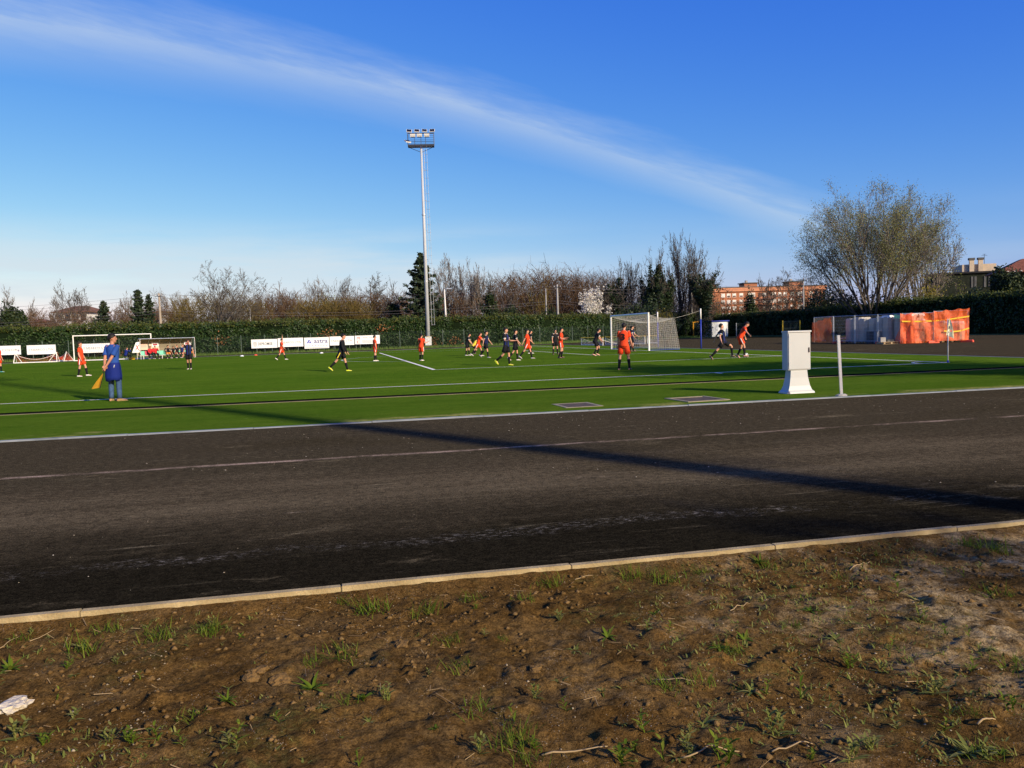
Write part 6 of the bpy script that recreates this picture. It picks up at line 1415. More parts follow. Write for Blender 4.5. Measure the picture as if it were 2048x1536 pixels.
    # ---- shorts or trousers
    g = MB(); tr_ = K.get('trouser', False)
    g.loft([ering(T(0, -.006, .05), .158, .116, 18), ering(T(0, -.008, -.02), .174, .130, 18), ering(pel + Vector((0, -.006, -.09)), .172, .132, 18, Matrix.Identity(3)), ering(pel + Vector((0, -.004, -.135)), .12, .10, 18, Matrix.Identity(3))])
    for sd, sg in (('L', -1), ('R', 1)):
        j = J[sd]; h_ = j['hip']
        if tr_: g.tube([h_ + Vector((0, 0, .05)), h_ + j['d1'] * .10, h_ + j['d1'] * .28, j['k'], j['k'] + j['d2'] * .14, j['k'] + j['d2'] * .30, j['a'] - j['d2'] * .005], [.090, .098, .080, .068, .066, .058, .060], 14)
        else:
            ln = K.get('short_len', .31); g.tube([h_ + Vector((0, 0, .045)), h_ + j['d1'] * .07, h_ + j['d1'] * .18, h_ + j['d1'] * ln], [.086, .104, .106, .112], 14)
    fin(g).build('trousers' if tr_ else 'shorts', MATS[K['shorts']], root, smooth=True)
    if K.get('side_stripe'):
        for sd, sg in (('L', -1), ('R', 1)):
            j = J[sd]; o_ = Vector((sg * .100, 0, 0)); a0, a1 = j['hip'] + o_ + j['d1'] * .02, j['hip'] + o_ * 1.10 + j['d1'] * .30; fin(MB().tube([a0, (a0 + a1) / 2 + Vector((sg * .006, 0, 0)), a1], .020, 6, squash=(Vector((1, 0, 0)), .5))).build('side_stripe', MATS[K['side_stripe']], root)
    for sd in 'LR':
        j = J[sd]
        if not tr_: fin(MB().tube([j['k'] + j['d2'] * .085, j['k'] + j['d2'] * .10, j['k'] + j['d2'] * .16, j['k'] + j['d2'] * .28, j['a'] + j['d2'] * .01], [.056, .059, .060, .047, .043], 12)).build('sock', MATS[K.get('sock', 'sock_black')], root, smooth=True)
        g = MB(); df, uf = j['df'], j['upf']; sx_ = df.cross(uf).normalized(); b0 = j['a'] - uf * .085; rings = []
        for t_, hw, hh in ((-.068, .018, .045), (-.055, .034, .085), (-.01, .040, .100), (.05, .042, .078), (.11, .046, .058), (.16, .042, .046), (.195, .022, .030)):
            rings.append([b0 + df * t_ + sx_ * (hw * math.cos(2 * math.pi * i / 12)) + uf * (hh / 2 + hh / 2 * math.sin(2 * math.pi * i / 12)) for i in range(12)])
        g.loft(rings); bo = fin(g).build('boot' if not tr_ else 'shoe', MATS[K['boot']], root, smooth=True)
        g = MB(); g.loft([[b0 + df * t_ + sx_ * (hw * sx2) + uf * z for sx2, z in ((-1, -.004), (1, -.004), (1, .016), (-1, .016))] for t_, hw in ((-.066, .024), (.0, .038), (.11, .046), (.185, .028))]); fin(g).build('sole', MATS[K.get('sole', 'boot_black')], bo)
    if number:
        zc = .27; c_ = M @ T(0, -.140, zc); text(number, MATS['kit_black'], root, c_, .17 * s * (1 if number != '1' else .4), .25 * s, (Rt.to_4x4() @ RX90), name='shirt_number', bold=.02)
    return root, J, M, T
ORANGE = dict(shirt=['kit_orange'], shorts='kit_orange', boot='boot_white', shoulder='kit_black', side_stripe='kit_white')
def K_(base, **k): d = dict(base); d.update(k); return d
DARK = dict(shirt=['kit_black', 'kit_blue', 'kit_white'], stripes=True, yoke=0, sl=0, cuff=2, shorts='kit_black', boot='boot_black', shoulder='kit_white')
BLACKB = dict(shirt=['kit_black', 'kit_blue', 'kit_white'], yoke=0, sl=0, cuff=2, shorts='kit_black', boot='boot_white', shoulder='kit_white')
G_O = 'footballers in orange kit'; G_D = 'footballers in dark kit'
WALK = dict(thL=24, knL=8, thR=-20, knR=22, ftR=-35, armL=(-16, 8, 18), armR=(20, 8, 22))
WALK2 = dict(thR=24, knR=8, thL=-20, knL=22, ftL=-35, armR=(-16, 8, 18), armL=(20, 8, 22))
person(-1, 745, 1.66, -85, 'orange footballer cut off by the left edge of the picture', dict(thL=6, thR=-4, armR=(12, 6, 20)), K_(ORANGE, boot='boot_teal'), group=G_O, skin='skin')
person(164, 753.5, 1.70, -76, 'orange footballer in white boots striding right near the linesman', dict(thL=22, knL=14, thR=-6, knR=6, armR=(-6, 8, 24), armL=(6, 8, 18), hy=-12, lean=-2), K_(ORANGE, boot='boot_white'), group=G_O, hair='hair_brown')
person(379, 739, 1.66, -168, 'dark footballer walking towards the viewer in front of the team shelter', dict(thL=8, knL=14, thR=-4, knR=4, abL=0, abR=-1, armL=(0, 12, 14), armR=(2, 12, 12), hy=28), K_(DARK, boot='boot_white'), group=G_D, skin='skin_tan')
person(564, 720, 1.62, -78, 'orange footballer with one arm raised before the advertising boards', K_(WALK, armL=(168, 8, 14), lean=3), ORANGE, group=G_O)
person(684, 743.5, 1.72, -88, 'man in black with yellow side stripes walking right past the advertising boards', K_(WALK, lean=9, hp=6, thL=20, thR=-28, knR=18, armL=(18, 8, 18), armR=(16, 8, 20)), dict(shirt=['kit_black', 'kit_yellow'], sleeve=1.5, shorts='kit_black', boot='boot_lime', side_stripe='kit_yellow', cuff=0), skin='skin', hair='hair_dark')
person(751, 722.5, 1.60, -66, 'orange footballer standing still at the edge of the penalty area', dict(thL=8, thR=-6, armL=(2, 8, 14), armR=(-4, 8, 10), lean=-1), ORANGE, group=G_O)
person(843, 722, 1.60, -32, 'orange footballer number 9 seen from behind near the mast', dict(lean=6, thL=6, thR=0, knR=14, knL=10, armL=(20, 14, 95), armR=(16, 14, 95), inL=25, inR=25), ORANGE, group=G_O, number='9')
person(935, 711.5, 1.58, -98, 'small dark footballer stooping with arms forward, furthest left of the group', dict(lean=16, thL=14, knL=14, thR=-4, knR=6, armL=(32, 6, 18), armR=(34, 6, 20), hp=10), K_(BLACKB, boot='boot_white'), group=G_D)
person(947, 708.5, 1.50, -60, 'crouching figure in yellow half hidden in the group', dict(lean=38, thL=58, knL=92, thR=40, knR=84, armL=(40, 8, 30), armR=(44, 8, 40)), dict(shirt=['kit_yellow'], shorts='kit_black', boot='boot_black'))
person(957, 712.5, 1.64, -92, 'orange footballer lunging with outstretched arms against a dark player', dict(lean=14, thL=26, knL=20, thR=-30, knR=10, ftR=-30, armL=(66, 10, 20), armR=(58, 10, 30), hp=0), ORANGE, group=G_O)
person(973, 716, 1.66, -104, 'dark striped footballer held by the lunging orange player', K_(WALK2, lean=2, armR=(-20, 12, 14), armL=(26, 10, 10), thL=-22, thR=14), K_(DARK, boot='boot_grey'), group=G_D)
person(1014, 731.5, 1.74, -112, 'tall dark striped footballer in lime yellow boots on the penalty line', dict(lean=-3, thL=8, knL=6, thR=-18, knR=34, ftR=-45, armR=(8, 12, 78), armL=(14, 10, 70), inR=30, inL=20, hy=14), K_(DARK, boot='boot_lime', sole='boot_lime'), group=G_D)
person(1032, 721.5, 1.66, -90, 'dark footballer just behind the one in lime boots', K_(WALK, lean=0, thL=10, thR=-18, armL=(16, 8, 12)), K_(BLACKB, boot='boot_white'), group=G_D)
person(1061, 707.5, 1.64, -80, 'dark footballer mostly hidden behind a striding orange player', dict(lean=4, thL=10, thR=-8), K_(BLACKB), group=G_D)
person(1056, 718, 1.70, -92, 'orange footballer striding right in grey boots, trailing arm held back', K_(WALK, lean=-2, thL=20, thR=-26, knR=14, armR=(-34, 8, 8), armL=(22, 8, 22), hp=6), K_(ORANGE, boot='boot_grey'), group=G_O)
person(1111, 709.5, 1.62, -158, 'dark footballer facing the viewer beside an orange opponent', dict(lean=4, thL=4, thR=-2, armL=(6, 14, 18), armR=(10, 14, 26), abL=5, abR=5), K_(BLACKB, boot='boot_black'), group=G_D)
person(1122, 717, 1.68, -96, 'orange footballer jogging with fists up beside the dark one facing the viewer', dict(lean=4, thL=12, knL=22, thR=4, knR=24, ftR=-10, ftL=0, armL=(10, 8, 88), armR=(0, 10, 80), inR=12), K_(ORANGE, boot='boot_black'), group=G_O)
person(1191, 712, 1.66, -88, 'dark footballer crouching and running towards the goal', dict(lean=20, thL=36, knL=52, thR=14, knR=48, ftR=-18, ftL=-20, armL=(40, 10, 18), armR=(44, 10, 14), hp=4), K_(BLACKB, boot='boot_pink'), group=G_D)
person(1264, 703.5, 1.72, -112, 'dark striped footballer behind orange number 3 in front of the goal', dict(lean=2, thL=6, thR=-4, armL=(30, 12, 30), armR=(20, 10, 20), hy=20), DARK, group=G_D)
person(1248.5, 740.5, 1.74, -24, 'orange footballer number 3 seen from behind, nearest to the goal', dict(lean=7, thL=-4, thR=8, knR=8, abL=7, abR=8, armL=(8, 10, 22), armR=(20, 8, 16), hp=2), K_(ORANGE, boot='boot_black', shoulder='kit_black', side_stripe=None), group=G_O, number='3')
person(1447, 720, 1.72, -96, 'dark striped footballer lunging for the ball near the corner', dict(lean=-8, thL=62, knL=58, thR=-38, knR=6, ftR=-55, ftL=-12, armL=(-50, 24, 26), armR=(-34, 20, 40), abL=2, hp=-8, hy=10), K_(DARK, boot='boot_black'), group=G_D)
person(1481, 717, 1.70, -104, 'orange footballer bending over the ball with arms spread', dict(lean=26, thL=8, knL=34, thR=24, knR=24, ftL=-40, armL=(10, 48, 26), armR=(26, 56, 20), hp=24, side=-6), K_(ORANGE, boot='boot_pink'), group=G_O)
# ball at the bending player's feet
bp_ = gp(1491.5, 715.6); ball = empty('football', bp_ + Vector((0, 0, .0)), 0, 'black and white football at the feet of the bending orange player', 'ball')
bm = bmesh.new(); bmesh.ops.create_icosphere(bm, subdivisions=4, radius=.11); phi = (1 + 5 ** .5) / 2
dirs = [Vector(v_).normalized() for a_ in (1, -1) for b_ in (phi, -phi) for v_ in ((0, a_, b_), (a_, b_, 0), (b_, 0, a_))]
for f_ in bm.faces: f_.material_index = 1 if max(f_.calc_center_median().normalized().dot(q) for q in dirs) > .945 else 0; f_.smooth = True
me = bpy.data.meshes.new('ball_skin'); bm.to_mesh(me); bm.free(); me.materials.append(MATS['kit_white']); me.materials.append(MATS['kit_black']); o = bpy.data.objects.new('ball_skin', me); C.objects.link(o); o.parent = ball; o.location = (0, 0, .125)

# ---- linesman with jacket tied round the waist
lroot, J, M, T = person(231, 803.5, 1.79, -24, 'man in blue shirt and jeans holding a flag behind his back on the touchline', dict(lean=0, thL=2, thR=4, knL=3, knR=6, abL=4.5, abR=4.5, wL=(-.045, -.225, -.02), wR=(.045, -.235, .0), hy=-42, toeL=12, toeR=26),
    dict(shirt=['shirt_blue'], sleeve=.86, hem=-.12, shorts='denim', trouser=True, boot='shoe_tan', sole='boot_white'), skin='skin_tan', hair='hair_dark', voxel=.008, fine=True)
g = MB(); rings = []
for i, (z, rx, ry) in enumerate(((.06, .176, .140), (.02, .186, .148), (-.05, .196, .160), (-.16, .205, .168), (-.30, .212, .172), (-.40, .204, .166))):
    k_ = .4 + i * .22; rings.append([Vector(((rx + .008 + .008 * k_ * math.sin(q * 2.1 + i * .5)) * math.cos(2 * math.pi * q / 26), -.012 + (ry + .008 + .008 * k_ * math.sin(q * 1.7 + i * .4)) * math.sin(2 * math.pi * q / 26), z + (.022 * math.sin(q * .9) * (i / 5)))) for q in range(26)])
rings.append([p_ * .93 + Vector((0, 0, -.03)) for p_ in rings[-1]]); g.loft(rings[::-1], False)
g.v = [tuple(M @ Vector(v_)) for v_ in g.v]; g.build('jacket_round_waist', MATS['jacket_blue'], lroot, smooth=True)
g = MB(); g.box((.165, -.115, -.03), (.022, .01, .075), Matrix.Rotation(R(25), 3, 'Y')); g.v = [tuple(M @ Vector(v_)) for v_ in g.v]; g.build('jacket_label', MATS['kit_white'], lroot)
bpy.context.view_layer.update(); hm = lroot.matrix_world @ (M @ (J['L']['w'] + J['L']['fa'] * .08)); hR = lroot.matrix_world @ (M @ (J['R']['w'] + J['R']['fa'] * .08))
HAND = (hm + hR) / 2
fe = empty('linesman_flag', HAND, 0, 'yellow linesman flag hanging from the hands of the man in blue', 'flag')
dn = Vector((-.30, -.02, -1)).normalized(); tip_ = dn * .55; st_ = -dn * .10
MB().tube([st_, tip_], .009, 8).build('stick', MATS['lamp_black'], fe)
V = []; nx, ny = 10, 12; sx_ = Vector((-.62, -.10, -.30)).normalized()
for i in range(nx + 1):
    for j in range(ny + 1):
        u_ = i / nx; v_ = j / ny; p = dn * (.03 + .50 * v_) + Vector((-1, -.1, -.12)).normalized() * (.21 * u_ * (v_ ** .8)) + Vector((0, -.03 * math.sin(u_ * 6 + v_ * 3) * v_, -.06 * u_ * (1 - v_))); V.append(tuple(p))
Fq = [(i * (ny + 1) + j, (i + 1) * (ny + 1) + j, (i + 1) * (ny + 1) + j + 1, i * (ny + 1) + j + 1) for i in range(nx) for j in range(ny)]
link('cloth', np_mesh('cloth', V, Fq), MATS['flag_yellow'], fe, smooth=True)

# ---- reserves on the bench
SIT = dict(thL=84, thR=84, knL=84, knR=84, abL=8, abR=8, lean=6, armL=(30, 8, 60), armR=(30, 8, 60))
def bench(frac, label, pose, kit, skin='skin', hair='hair_dark', yoff=.78, H=1.66):
    c_, an, L_ = DUG; d = Vector((math.cos(an), math.sin(an), 0)); n_ = Vector((-d.y, d.x, 0)); p = c_ + d * (L_ * (frac - .5)) + n_ * yoff
    person(300 + frac * 100, 700, H, math.degrees(an) + 180, label, K_(SIT, **pose), kit, pos=p, seat=.445, voxel=.014, group='reserves sitting in the team shelter', skin=skin, hair=hair)
RED = dict(shirt=['kit_red', 'kit_white'], sleeve=1.5, shorts='kit_black', trouser=True, boot='boot_white', hem=-.1)
bench(.20, 'left one of two seated people in red jackets', dict(lean=16), RED, hair='hair_brown'); bench(.30, 'right one of two seated people in red jackets', dict(lean=12, side=6, armL=(50, 10, 100)), RED)
RES = K_(BLACKB, shoulder=None)
bench(.52, 'seated reserve in orange bib, first of the dark row beside the red jackets', dict(lean=12, hy=30), K_(RES, shorts='bib_orange')); bench(.61, 'seated dark reserve leaning forward, elbows on knees', dict(lean=30, armL=(46, 6, 40), armR=(46, 6, 40)), RES, 'skin_tan')
bench(.70, 'seated dark reserve with one forearm across his forehead', dict(armR=(120, 30, 110), inR=40), RES); bench(.80, 'seated dark reserve with both arms raised over his head', dict(armL=(140, 40, 110), armR=(140, 40, 110), inL=30, inR=30), K_(RES, shirt=['kit_blue', 'kit_blue', 'kit_white']))
bench(.95, 'seated dark reserve at the right end holding an orange bib', dict(lean=10), K_(RES, shorts='bib_orange'))
pb2 = gp(251, 720.5); st = empty('stool', pb2 + Vector((0, .1, 0)), 0, 'low stool under the seated person in blue', 'stool'); MB().box((0, 0, .37), (.36, .34, .05)).build('seat', MATS['lamp_black'], st)
for sx_, sy_ in ((-1, -1), (1, -1), (1, 1), (-1, 1)): MB().tube([(sx_ * .16, sy_ * .14, 0), (sx_ * .13, sy_ * .12, .345)], .014, 6).build('leg', MATS['alu'], st)
person(251, 719, 1.68, -30, 'person in blue jacket seated beside the yellow bag', K_(SIT, lean=14, armR=(70, 10, 100)), dict(shirt=['jacket_blue'], sleeve=1.5, shorts='kit_black', trouser=True, boot='boot_black'), pos=pb2 + Vector((0, .1, 0)), seat=.40, voxel=.014, hair='hair_brown')

def finish_bodies():
    for o, vx, target in BODIES:
        r = o.modifiers.new('r', 'REMESH'); r.mode = 'VOXEL'; r.voxel_size = vx; r.use_smooth_shade = True
        sm_ = o.modifiers.new('s', 'SMOOTH'); sm_.factor = .4; sm_.iterations = 2
        d = o.modifiers.new('d', 'DECIMATE'); d.ratio = .22 if target < 9000 else .5
    bpy.context.view_layer.update(); dg = bpy.context.evaluated_depsgraph_get()
    for o, vx, target in BODIES:
        me = bpy.data.meshes.new_from_object(o.evaluated_get(dg)); old = o.data; mt_ = old.materials[0]; o.modifiers.clear(); o.data = me
        me.materials.clear(); me.materials.append(mt_); me.polygons.foreach_set('use_smooth', np.ones(len(me.polygons), dtype=bool)); me.polygons.foreach_set('material_index', np.zeros(len(me.polygons), np.int32)); me.name = 'body'

# ================================================================== SMALL THINGS ON THE SOIL
mat('weed_green', (0.060, 0.105, 0.008), 0.7, island=[(0.105, 0.155, 0.012), (0.165, 0.19, 0.022)], spec=0.08, trans=0.3)
mat('weed_grey', (0.105, 0.125, 0.022), 0.7, island=[(0.17, 0.185, 0.04), (0.23, 0.21, 0.06)], spec=0.08, trans=0.25)
mat('straw', (0.24, 0.16, 0.075), 0.85, island=[(0.38, 0.27, 0.135), (0.18, 0.11, 0.055)], spec=0.15)
mat('pebble', (0.16, 0.115, 0.065), 0.9, island=[(0.26, 0.20, 0.12), (0.36, 0.29, 0.19), (0.10, 0.07, 0.035)], spec=0.15)
mat('clod', (0.085, 0.048, 0.016), 0.95, island=[(0.15, 0.088, 0.032), (0.20, 0.125, 0.052)], spec=0.0, bump=.6, bscale=90)
mat('plaster_lump', (0.55, 0.47, 0.34), 0.9, 0.15, 12, bump=.8, bscale=40)
def blade(V, Fq, base, az, L_, w, bend, lift, seg=3, point=True, crease=.25):
    n0 = len(V); d = np.array([math.cos(az), math.sin(az)]); s_ = np.array([-d[1], d[0]])
    for k in range(seg + 1):
        t_ = k / seg; an = lift - bend * t_; r_ = L_ * t_; x = base[:2] + d * (r_ * math.cos(lift - bend * t_ * .5)); z = base[2] + r_ * math.sin(lift - bend * t_ * .5)
        ww = w * (math.sin(math.pi * min(.98, .18 + .80 * t_)) if not point else (1 - t_) ** .7) * .5
        V.append((x[0] - s_[0] * ww, x[1] - s_[1] * ww, z + ww * crease)); V.append((x[0], x[1], z)); V.append((x[0] + s_[0] * ww, x[1] + s_[1] * ww, z + ww * crease))
    for k in range(seg):
        a = n0 + k * 3; Fq.append((a, a + 1, a + 4, a + 3)); Fq.append((a + 1, a + 2, a + 5, a + 4))
def weed_mesh(kind, seed, size):
    r_ = random.Random(seed); V = []; Fq = []
    if kind == 'tuft':
        for k in range(r_.randint(34, 60)):
            b_ = np.array([r_.gauss(0, .040), r_.gauss(0, .040), -.004]); blade(V, Fq, b_ * size * 12, r_.uniform(0, 6.28), size * r_.uniform(.6, 1.25), .0045, r_.uniform(.3, 1.3), r_.uniform(.7, 1.45), 3)
    elif kind == 'rosette':
        n = r_.randint(12, 20)
        for k in range(n): blade(V, Fq, np.array([0, 0, 0.0]), k * 2.4 + r_.uniform(-.4, .4), size * r_.uniform(.3, 1.0), size * r_.uniform(.10, .19), r_.uniform(.3, 1.2), r_.uniform(.15, .95), 4, False)
    else:                                               # upright leafy weed
        for s_ in range(r_.randint(1, 3)):
            az = r_.uniform(0, 6.28); x, y, z = r_.gauss(0, .008), r_.gauss(0, .008), 0.0; h = size * r_.uniform(.7, 1.2); n = r_.randint(6, 11)
            for k in range(n):
                t_ = (k + .5) / n; b_ = np.array([x + math.cos(az) * h * .25 * t_, y + math.sin(az) * h * .25 * t_, h * t_]); blade(V, Fq, b_, k * 2.4, size * r_.uniform(.35, .6) * (1.2 - .6 * t_), size * .13, r_.uniform(.1, .7), r_.uniform(.3, 1.0), 3, False)
            blade(V, Fq, np.array([x, y, 0.0]), az, h * 1.03, .005, .1, 1.33, 3)
    return np_mesh('foliage', np.array(V), np.array(Fq))
PROTO = {k: [weed_mesh(k, 300 + i * 7 + len(k), {'tuft': .082, 'rosette': .068, 'upright': .078}[k]) for i in range(6)] for k in ('tuft', 'rosette', 'upright')}
for k, ms in PROTO.items():
    for i, me in enumerate(ms): me.materials.append(MATS['weed_green' if (k == 'tuft' or i % 2) else 'weed_grey'])
rw = random.Random(77)
LAB = {'tuft': ('grass_tuft', 'small green grass tuft on the bare soil', 'grass tuft', 'grass tufts on the soil'), 'rosette': ('weed_rosette', 'flat weed rosette growing on the bare soil', 'weed', 'weed rosettes on the soil'), 'upright': ('leafy_weed', 'small upright leafy weed on the bare soil', 'weed', 'leafy weeds on the soil')}
def soil_at(px, py):
    p = gp(px, py, -.06); a, b_ = wf(p); z = dirt_z(a, b_); p = gp(px, py, z); a, b_ = wf(p); return a, b_, p
def plant(kind, px, py, sc):
    a, b_, p = soil_at(px, py)
    if a > -19.09: return
    nm, lab, cat, grp = LAB[kind]
    where = 'left' if px < 680 else ('middle' if px < 1365 else 'right')
    if a > -19.28: lab += ' close against the kerb in the %s' % where
    elif py > 1400: lab += ' near the bottom edge in the %s' % where
    else: lab += ' between kerb and bottom edge in the %s' % where
    o = bpy.data.objects.new(nm, rw.choice(PROTO[kind])); C.objects.link(o); o.location = (p.x, p.y, dirt_z(a, b_) - .004); o.rotation_euler = (0, 0, rw.uniform(0, 6.28)); q = sc * rw.uniform(.8, 1.2); o.scale = (q, q, q * rw.uniform(.8, 1.15)); setp(o, lab, cat, grp)
# the conspicuous plants where the photograph shows them
for (k, x, y, s_) in [('tuft', 150, 1232, 1.1), ('rosette', 168, 1298, 1.5), ('tuft', 172, 1302, 1.1), ('tuft', 312, 1276, 1.2), ('tuft', 212, 1264, .9), ('tuft', 424, 1262, 1.0), ('tuft', 415, 1270, .8), ('tuft', 693, 1196, .9), ('tuft', 745, 1222, 1.2), ('tuft', 860, 1226, 1.0), ('tuft', 835, 1230, .9), ('tuft', 940, 1202, 1.1), ('tuft', 905, 1285, 1.0), ('tuft', 925, 1335, 1.1), ('tuft', 675, 1312, 1.1), ('tuft', 620, 1330, .8), ('rosette', 625, 1378, 1.5), ('rosette', 728, 1398, 1.4), ('upright', 772, 1400, 1.0), ('rosette', 455, 1405, 1.1), ('tuft', 958, 1420, 1.0), ('rosette', 20, 1340, 1.4), ('upright', 150, 1442, 1.0), ('upright', 220, 1484, 1.1), ('upright', 262, 1486, 1.1), ('upright', 320, 1482, 1.2), ('upright', 365, 1488, 1.0), ('upright', 470, 1482, 1.1), ('upright', 455, 1492, 1.0), ('upright', 30, 1480, 1.2), ('upright', 90, 1490, 1.0), ('upright', 556, 1448, .9), ('rosette', 870, 1452, 1.1), ('tuft', 1020, 1494, 1.2), ('upright', 960, 1505, 1.1),
        ('tuft', 1100, 1164, 1.1), ('tuft', 1045, 1202, .9), ('tuft', 1300, 1156, 1.3), ('tuft', 1260, 1142, 1.0), ('tuft', 1330, 1164, 1.1), ('tuft', 1400, 1146, .9), ('rosette', 1520, 1130, 1.3), ('tuft', 1535, 1134, 1.0), ('tuft', 1720, 1078, 1.0), ('tuft', 1850, 1066, 1.2), ('tuft', 1950, 1062, 1.2), ('tuft', 2010, 1052, 1.3), ('tuft', 1990, 1102, 1.3), ('tuft', 1930, 1090, 1.1), ('rosette', 1215, 1276, 1.5), ('upright', 1297, 1264, 1.1), ('upright', 1335, 1262, 1.0), ('rosette', 1490, 1280, 1.3), ('rosette', 1310, 1226, 1.1), ('upright', 1600, 1204, 1.0), ('rosette', 1620, 1222, 1.1), ('rosette', 1672, 1280, 1.4), ('upright', 1800, 1188, 1.3), ('rosette', 1836, 1198, 1.3), ('upright', 1960, 1140, 1.1), ('tuft', 1985, 1190, 1.2), ('upright', 1700, 1336, 1.1), ('upright', 1760, 1342, 1.0), ('rosette', 1505, 1384, 1.2), ('upright', 1535, 1380, 1.2), ('upright', 1600, 1404, 1.3), ('upright', 1560, 1478, 1.5), ('rosette', 1408, 1450, 1.3), ('upright', 1285, 1468, 1.4), ('upright', 1860, 1388, 1.3), ('upright', 1940, 1340, 1.2), ('upright', 1740, 1500, 1.3), ('upright', 1690, 1520, 1.4), ('upright', 1450, 1528, 1.3), ('upright', 1330, 1520, 1.1), ('upright', 1245, 1528, 1.1), ('rosette', 1940, 1505, 1.6), ('upright', 1975, 1520, 1.3), ('upright', 2020, 1420, 1.4), ('tuft', 2030, 1340, 1.2), ('rosette', 1150, 1300, 1.1), ('rosette', 1440, 1300, 1.2), ('upright', 1850, 1250, 1.0), ('upright', 1895, 1270, 1.0), ('rosette', 1120, 1360, .9)]: plant(k, x, y, s_)
for k in range(95):
    x = rw.uniform(0, 2048); lo = 1236 - x * .095; y = lo + 30 + (1536 - lo - 30) * rw.random() ** .9
    if x < 1000 and rw.random() < .45: continue
    plant(rw.choice(['rosette', 'upright', 'upright', 'tuft']), x, y, rw.uniform(.5, .95))
# tiny ground cover, straw, pebbles and clods: beyond counting
def scatter(n, seed, f):
    r_ = random.Random(seed); V = []; Fq = []
    q = np.random.default_rng(seed); AA = -19.12 - 3.4 * q.random(n); BB = q.uniform(14.6, 24.6, n); ZZ = dirt_h(AA, BB); DD = vnoise(AA * 1.1, BB * 1.1, 40)
    for a, b_, z, dn_ in zip(AA.tolist(), BB.tolist(), ZZ.tolist(), DD.tolist()): f(r_, V, Fq, a, b_, z, dn_)
    return V, Fq
def f_cover(r_, V, Fq, a, b_, z, dens):
    if r_.random() > (dens - .25) * 1.7: return
    for k in range(r_.randint(2, 5)): blade(V, Fq, np.array([a + r_.gauss(0, .012), b_ + r_.gauss(0, .012), z - .003]), r_.uniform(0, 6.28), r_.uniform(.012, .042), r_.uniform(.004, .010), r_.uniform(.1, .8), r_.uniform(.3, 1.2), 2, r_.random() < .5)
V, Fq = scatter(13000, 91, f_cover); o = link('ground_cover', np_mesh('ground_cover', V, Fq), MATS['weed_grey'], matrix=FM); setp(o, 'tiny seedlings and moss scattered over the bare soil', 'seedlings', kind='stuff')
def f_straw(r_, V, Fq, a, b_, z, dens):
    az = r_.uniform(0, 3.14); L_ = .015 + .10 * r_.random() ** 2; w = r_.uniform(.0010, .0024); d = np.array([math.cos(az), math.sin(az)]); s_ = np.array([-d[1], d[0]]) * w; n0 = len(V); tilt = r_.uniform(-.01, .03)
    for t_, zz_ in ((-.5, 0), (.5, tilt)):
        for sg in (-1, 1): V.append((a + d[0] * L_ * t_ + s_[0] * sg, b_ + d[1] * L_ * t_ + s_[1] * sg, z + .006 + zz_))
        V.append((a + d[0] * L_ * t_, b_ + d[1] * L_ * t_, z + .006 + zz_ + w * 1.2))
    for i, j in ((0, 1), (1, 2), (2, 0)): Fq.append((n0 + i, n0 + j, n0 + 3 + j, n0 + 3 + i))
V, Fq = scatter(420, 92, f_straw); o = link('straw', np_mesh('straw', V, Fq), MATS['straw'], matrix=FM); setp(o, 'dry straw and stalk bits lying on the soil', 'straw', kind='stuff')
OCT = [(1, 0, 0), (0, 1, 0), (-1, 0, 0), (0, -1, 0), (0, 0, 1), (0, 0, -1)]; OF = [(0, 1, 4), (1, 2, 4), (2, 3, 4), (3, 0, 4), (1, 0, 5), (2, 1, 5), (3, 2, 5), (0, 3, 5)]
def lumps(n, seed, s0, s1, flat, patchy=0):
    r_ = np.random.default_rng(seed); V = []; Fq = []; a = -19.10 - 3.5 * r_.random(n); b_ = r_.uniform(14.6, 24.6, n)
    if patchy: k = vnoise(a * 1.7, b_ * 1.7, patchy) > .45; a, b_ = a[k], b_[k]
    z = dirt_h(a, b_)
    for i in range(len(a)):
        s_ = s0 + (s1 - s0) * r_.random() ** 2.5; n0 = len(V); ro = r_.uniform(0, 6.28); c_, q_ = math.cos(ro), math.sin(ro); k = r_.uniform(.6, 1.3, (6,))
        for j, (x, y, zz_) in enumerate(OCT): x, y = x * s_ * k[j], y * s_ * .8 * k[j]; V.append((a[i] + x * c_ - y * q_, b_[i] + x * q_ + y * c_, z[i] + zz_ * s_ * flat * k[j] + s_ * .15))
        Fq += [tuple(n0 + t_ for t_ in f_) for f_ in OF]
    return np_mesh('lumps', np.array(V), np.array(Fq))
o = link('pebbles', lumps(9000, 93, .002, .009, .6, 3), MATS['pebble'], matrix=FM); setp(o, 'small pale pebbles strewn over the soil', 'pebbles', kind='stuff')
o = link('soil_clods', lumps(9000, 94, .004, .024, .6, 5), MATS['clod'], matrix=FM, smooth=False); setp(o, 'crumbs and clods of brown soil', 'clods', kind='stuff')
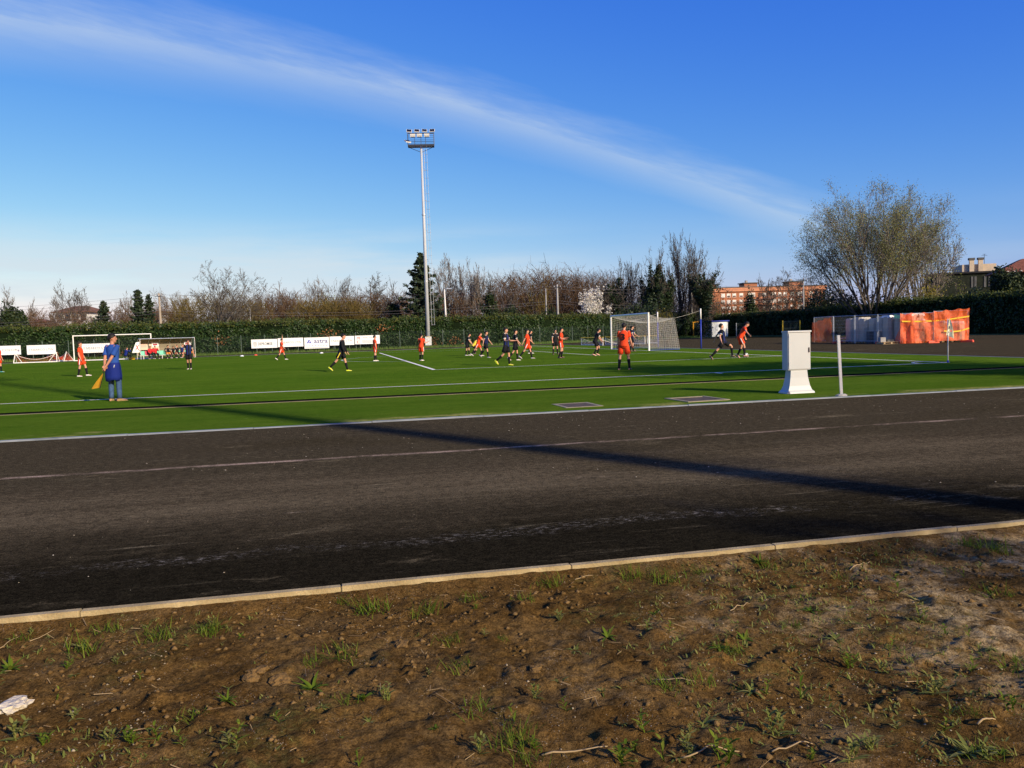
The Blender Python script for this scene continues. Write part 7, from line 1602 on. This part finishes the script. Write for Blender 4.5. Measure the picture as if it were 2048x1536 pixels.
# larger lying things
def lump(px, py, r_, m_, label, seed, cat='stone', name='stone', flat=.45):
    rr = random.Random(seed); a, b_, p = soil_at(px, py); bm = bmesh.new(); bmesh.ops.create_icosphere(bm, subdivisions=3, radius=1)
    for v_ in bm.verts:
        n_ = float(vnoise(np.array([v_.co.x * 1.7 + seed]), np.array([v_.co.y * 1.7 + v_.co.z * 1.3]), seed)[0]) + .4 * float(vnoise(np.array([v_.co.x * 5 + seed]), np.array([v_.co.y * 5 + v_.co.z * 4]), seed + 1)[0]); n_ += .5 * float(vnoise(np.array([v_.co.x * 11 + seed]), np.array([v_.co.y * 11 + v_.co.z * 9]), seed + 2)[0]); v_.co = Vector((v_.co.x * (.25 + .62 * n_), v_.co.y * .8 * (.25 + .62 * n_), v_.co.z * flat * (.3 + .6 * n_))) * r_
    me = bpy.data.meshes.new(name); bm.to_mesh(me); bm.free(); o = link(name, me, MATS[m_], smooth=False); o.location = (p.x, p.y, dirt_z(a, b_) + r_ * flat * .25); o.rotation_euler = (0, 0, rr.uniform(0, 6)); setp(o, label, cat)
lump(30, 1412, .085, 'plaster_lump', 'white crumbly plaster lump on the soil at the lower left', 6, 'lump', 'plaster_lump', .35)
for (x, y, r_, lab, sd_) in ((500, 1358, .05, 'flat brown stone left of the broken clods', 11), (560, 1350, .07, 'broken pale clod beside the flat brown stone', 12), (515, 1346, .06, 'brown clod above the flat brown stone', 14), (800, 1290, .055, 'cracked clod below the grass tufts near the kerb', 13), (252, 1358, .035, 'small tan stone in the left foreground', 16), (300, 1360, .03, 'smaller tan stone right of the other in the left foreground', 18), (620, 1420, .028, 'rounded tan stone in the middle of the soil', 21), (1070, 1340, .04, 'brown clod in the centre of the soil', 22)): lump(x, y, r_, 'clod', lab, sd_)
for (x0, y0, x1, y1, r_, lab, sd_) in ((1085, 1510, 1215, 1495, .007, 'reddish stick at the bottom centre', 31), (1545, 1505, 1625, 1490, .006, 'pale curved stick at the bottom right', 32), (1310, 1362, 1390, 1358, .005, 'straight pale stalk above the dark hollow', 33), (1460, 1222, 1500, 1204, .005, 'short pale twig in the right middle ground', 34), (1955, 1450, 1990, 1440, .008, 'thick pale stalk piece at the lower right', 35), (1700, 1140, 1740, 1128, .006, 'thin twig below the kerb at the right', 36), (60, 1290, 110, 1250, .004, 'long dry stalk near the kerb at the left', 37), (0, 1300, 40, 1272, .004, 'dry stalks at the left edge below the kerb', 38), (1150, 1150, 1185, 1143, .005, 'pale straw stalk just below the kerb', 39), (1360, 1520, 1480, 1505, .006, 'long dry runner at the bottom right of centre', 40)):
    a0, b0, p0 = soil_at(x0, y0); a1, b1, p1 = soil_at(x1, y1); rr = random.Random(sd_); pts = []
    for i in range(7):
        t_ = i / 6; q = p0.lerp(p1, t_); aa_, bb_ = wf(q); pts.append((q.x + rr.uniform(-.003, .003), q.y + rr.uniform(-.003, .003), dirt_z(aa_, bb_) + r_ * .6 + .008 * math.sin(math.pi * t_)))
    o = MB().tube(pts, [.6 * r_ * (1 - .5 * i / 6) for i in range(7)], 6).build('dry_stick', MATS['straw'], smooth=True); setp(o, lab, 'stick')
# grit swept onto the track
r_ = np.random.default_rng(95); n = 2200; a = r_.uniform(-18.9, -9.7, n); b_ = r_.uniform(4, 32, n); k = vnoise(a * .9, b_ * .35, 50) > .5; a, b_ = a[k], b_[k]; V = []; Fq = []
for i in range(len(a)):
    s_ = .002 + .008 * r_.random() ** 3; n0 = len(V)
    for (x, y, z) in OCT: V.append((a[i] + x * s_ * r_.uniform(.6, 1.4), b_[i] + y * s_ * r_.uniform(.6, 1.6), .002 + z * s_ * .5))
    Fq += [tuple(n0 + t_ for t_ in f_) for f_ in OF]
mat('grit', (0.20, 0.16, 0.11), 0.9, island=[(0.38, 0.33, 0.24), (0.52, 0.47, 0.38)], spec=0.1)
setp(link('track_grit', np_mesh('track_grit', np.array(V), np.array(Fq)), MATS['grit'], matrix=FM), 'pale grit scattered over the dark track', 'grit', kind='stuff')

finish_text()
finish_bodies()
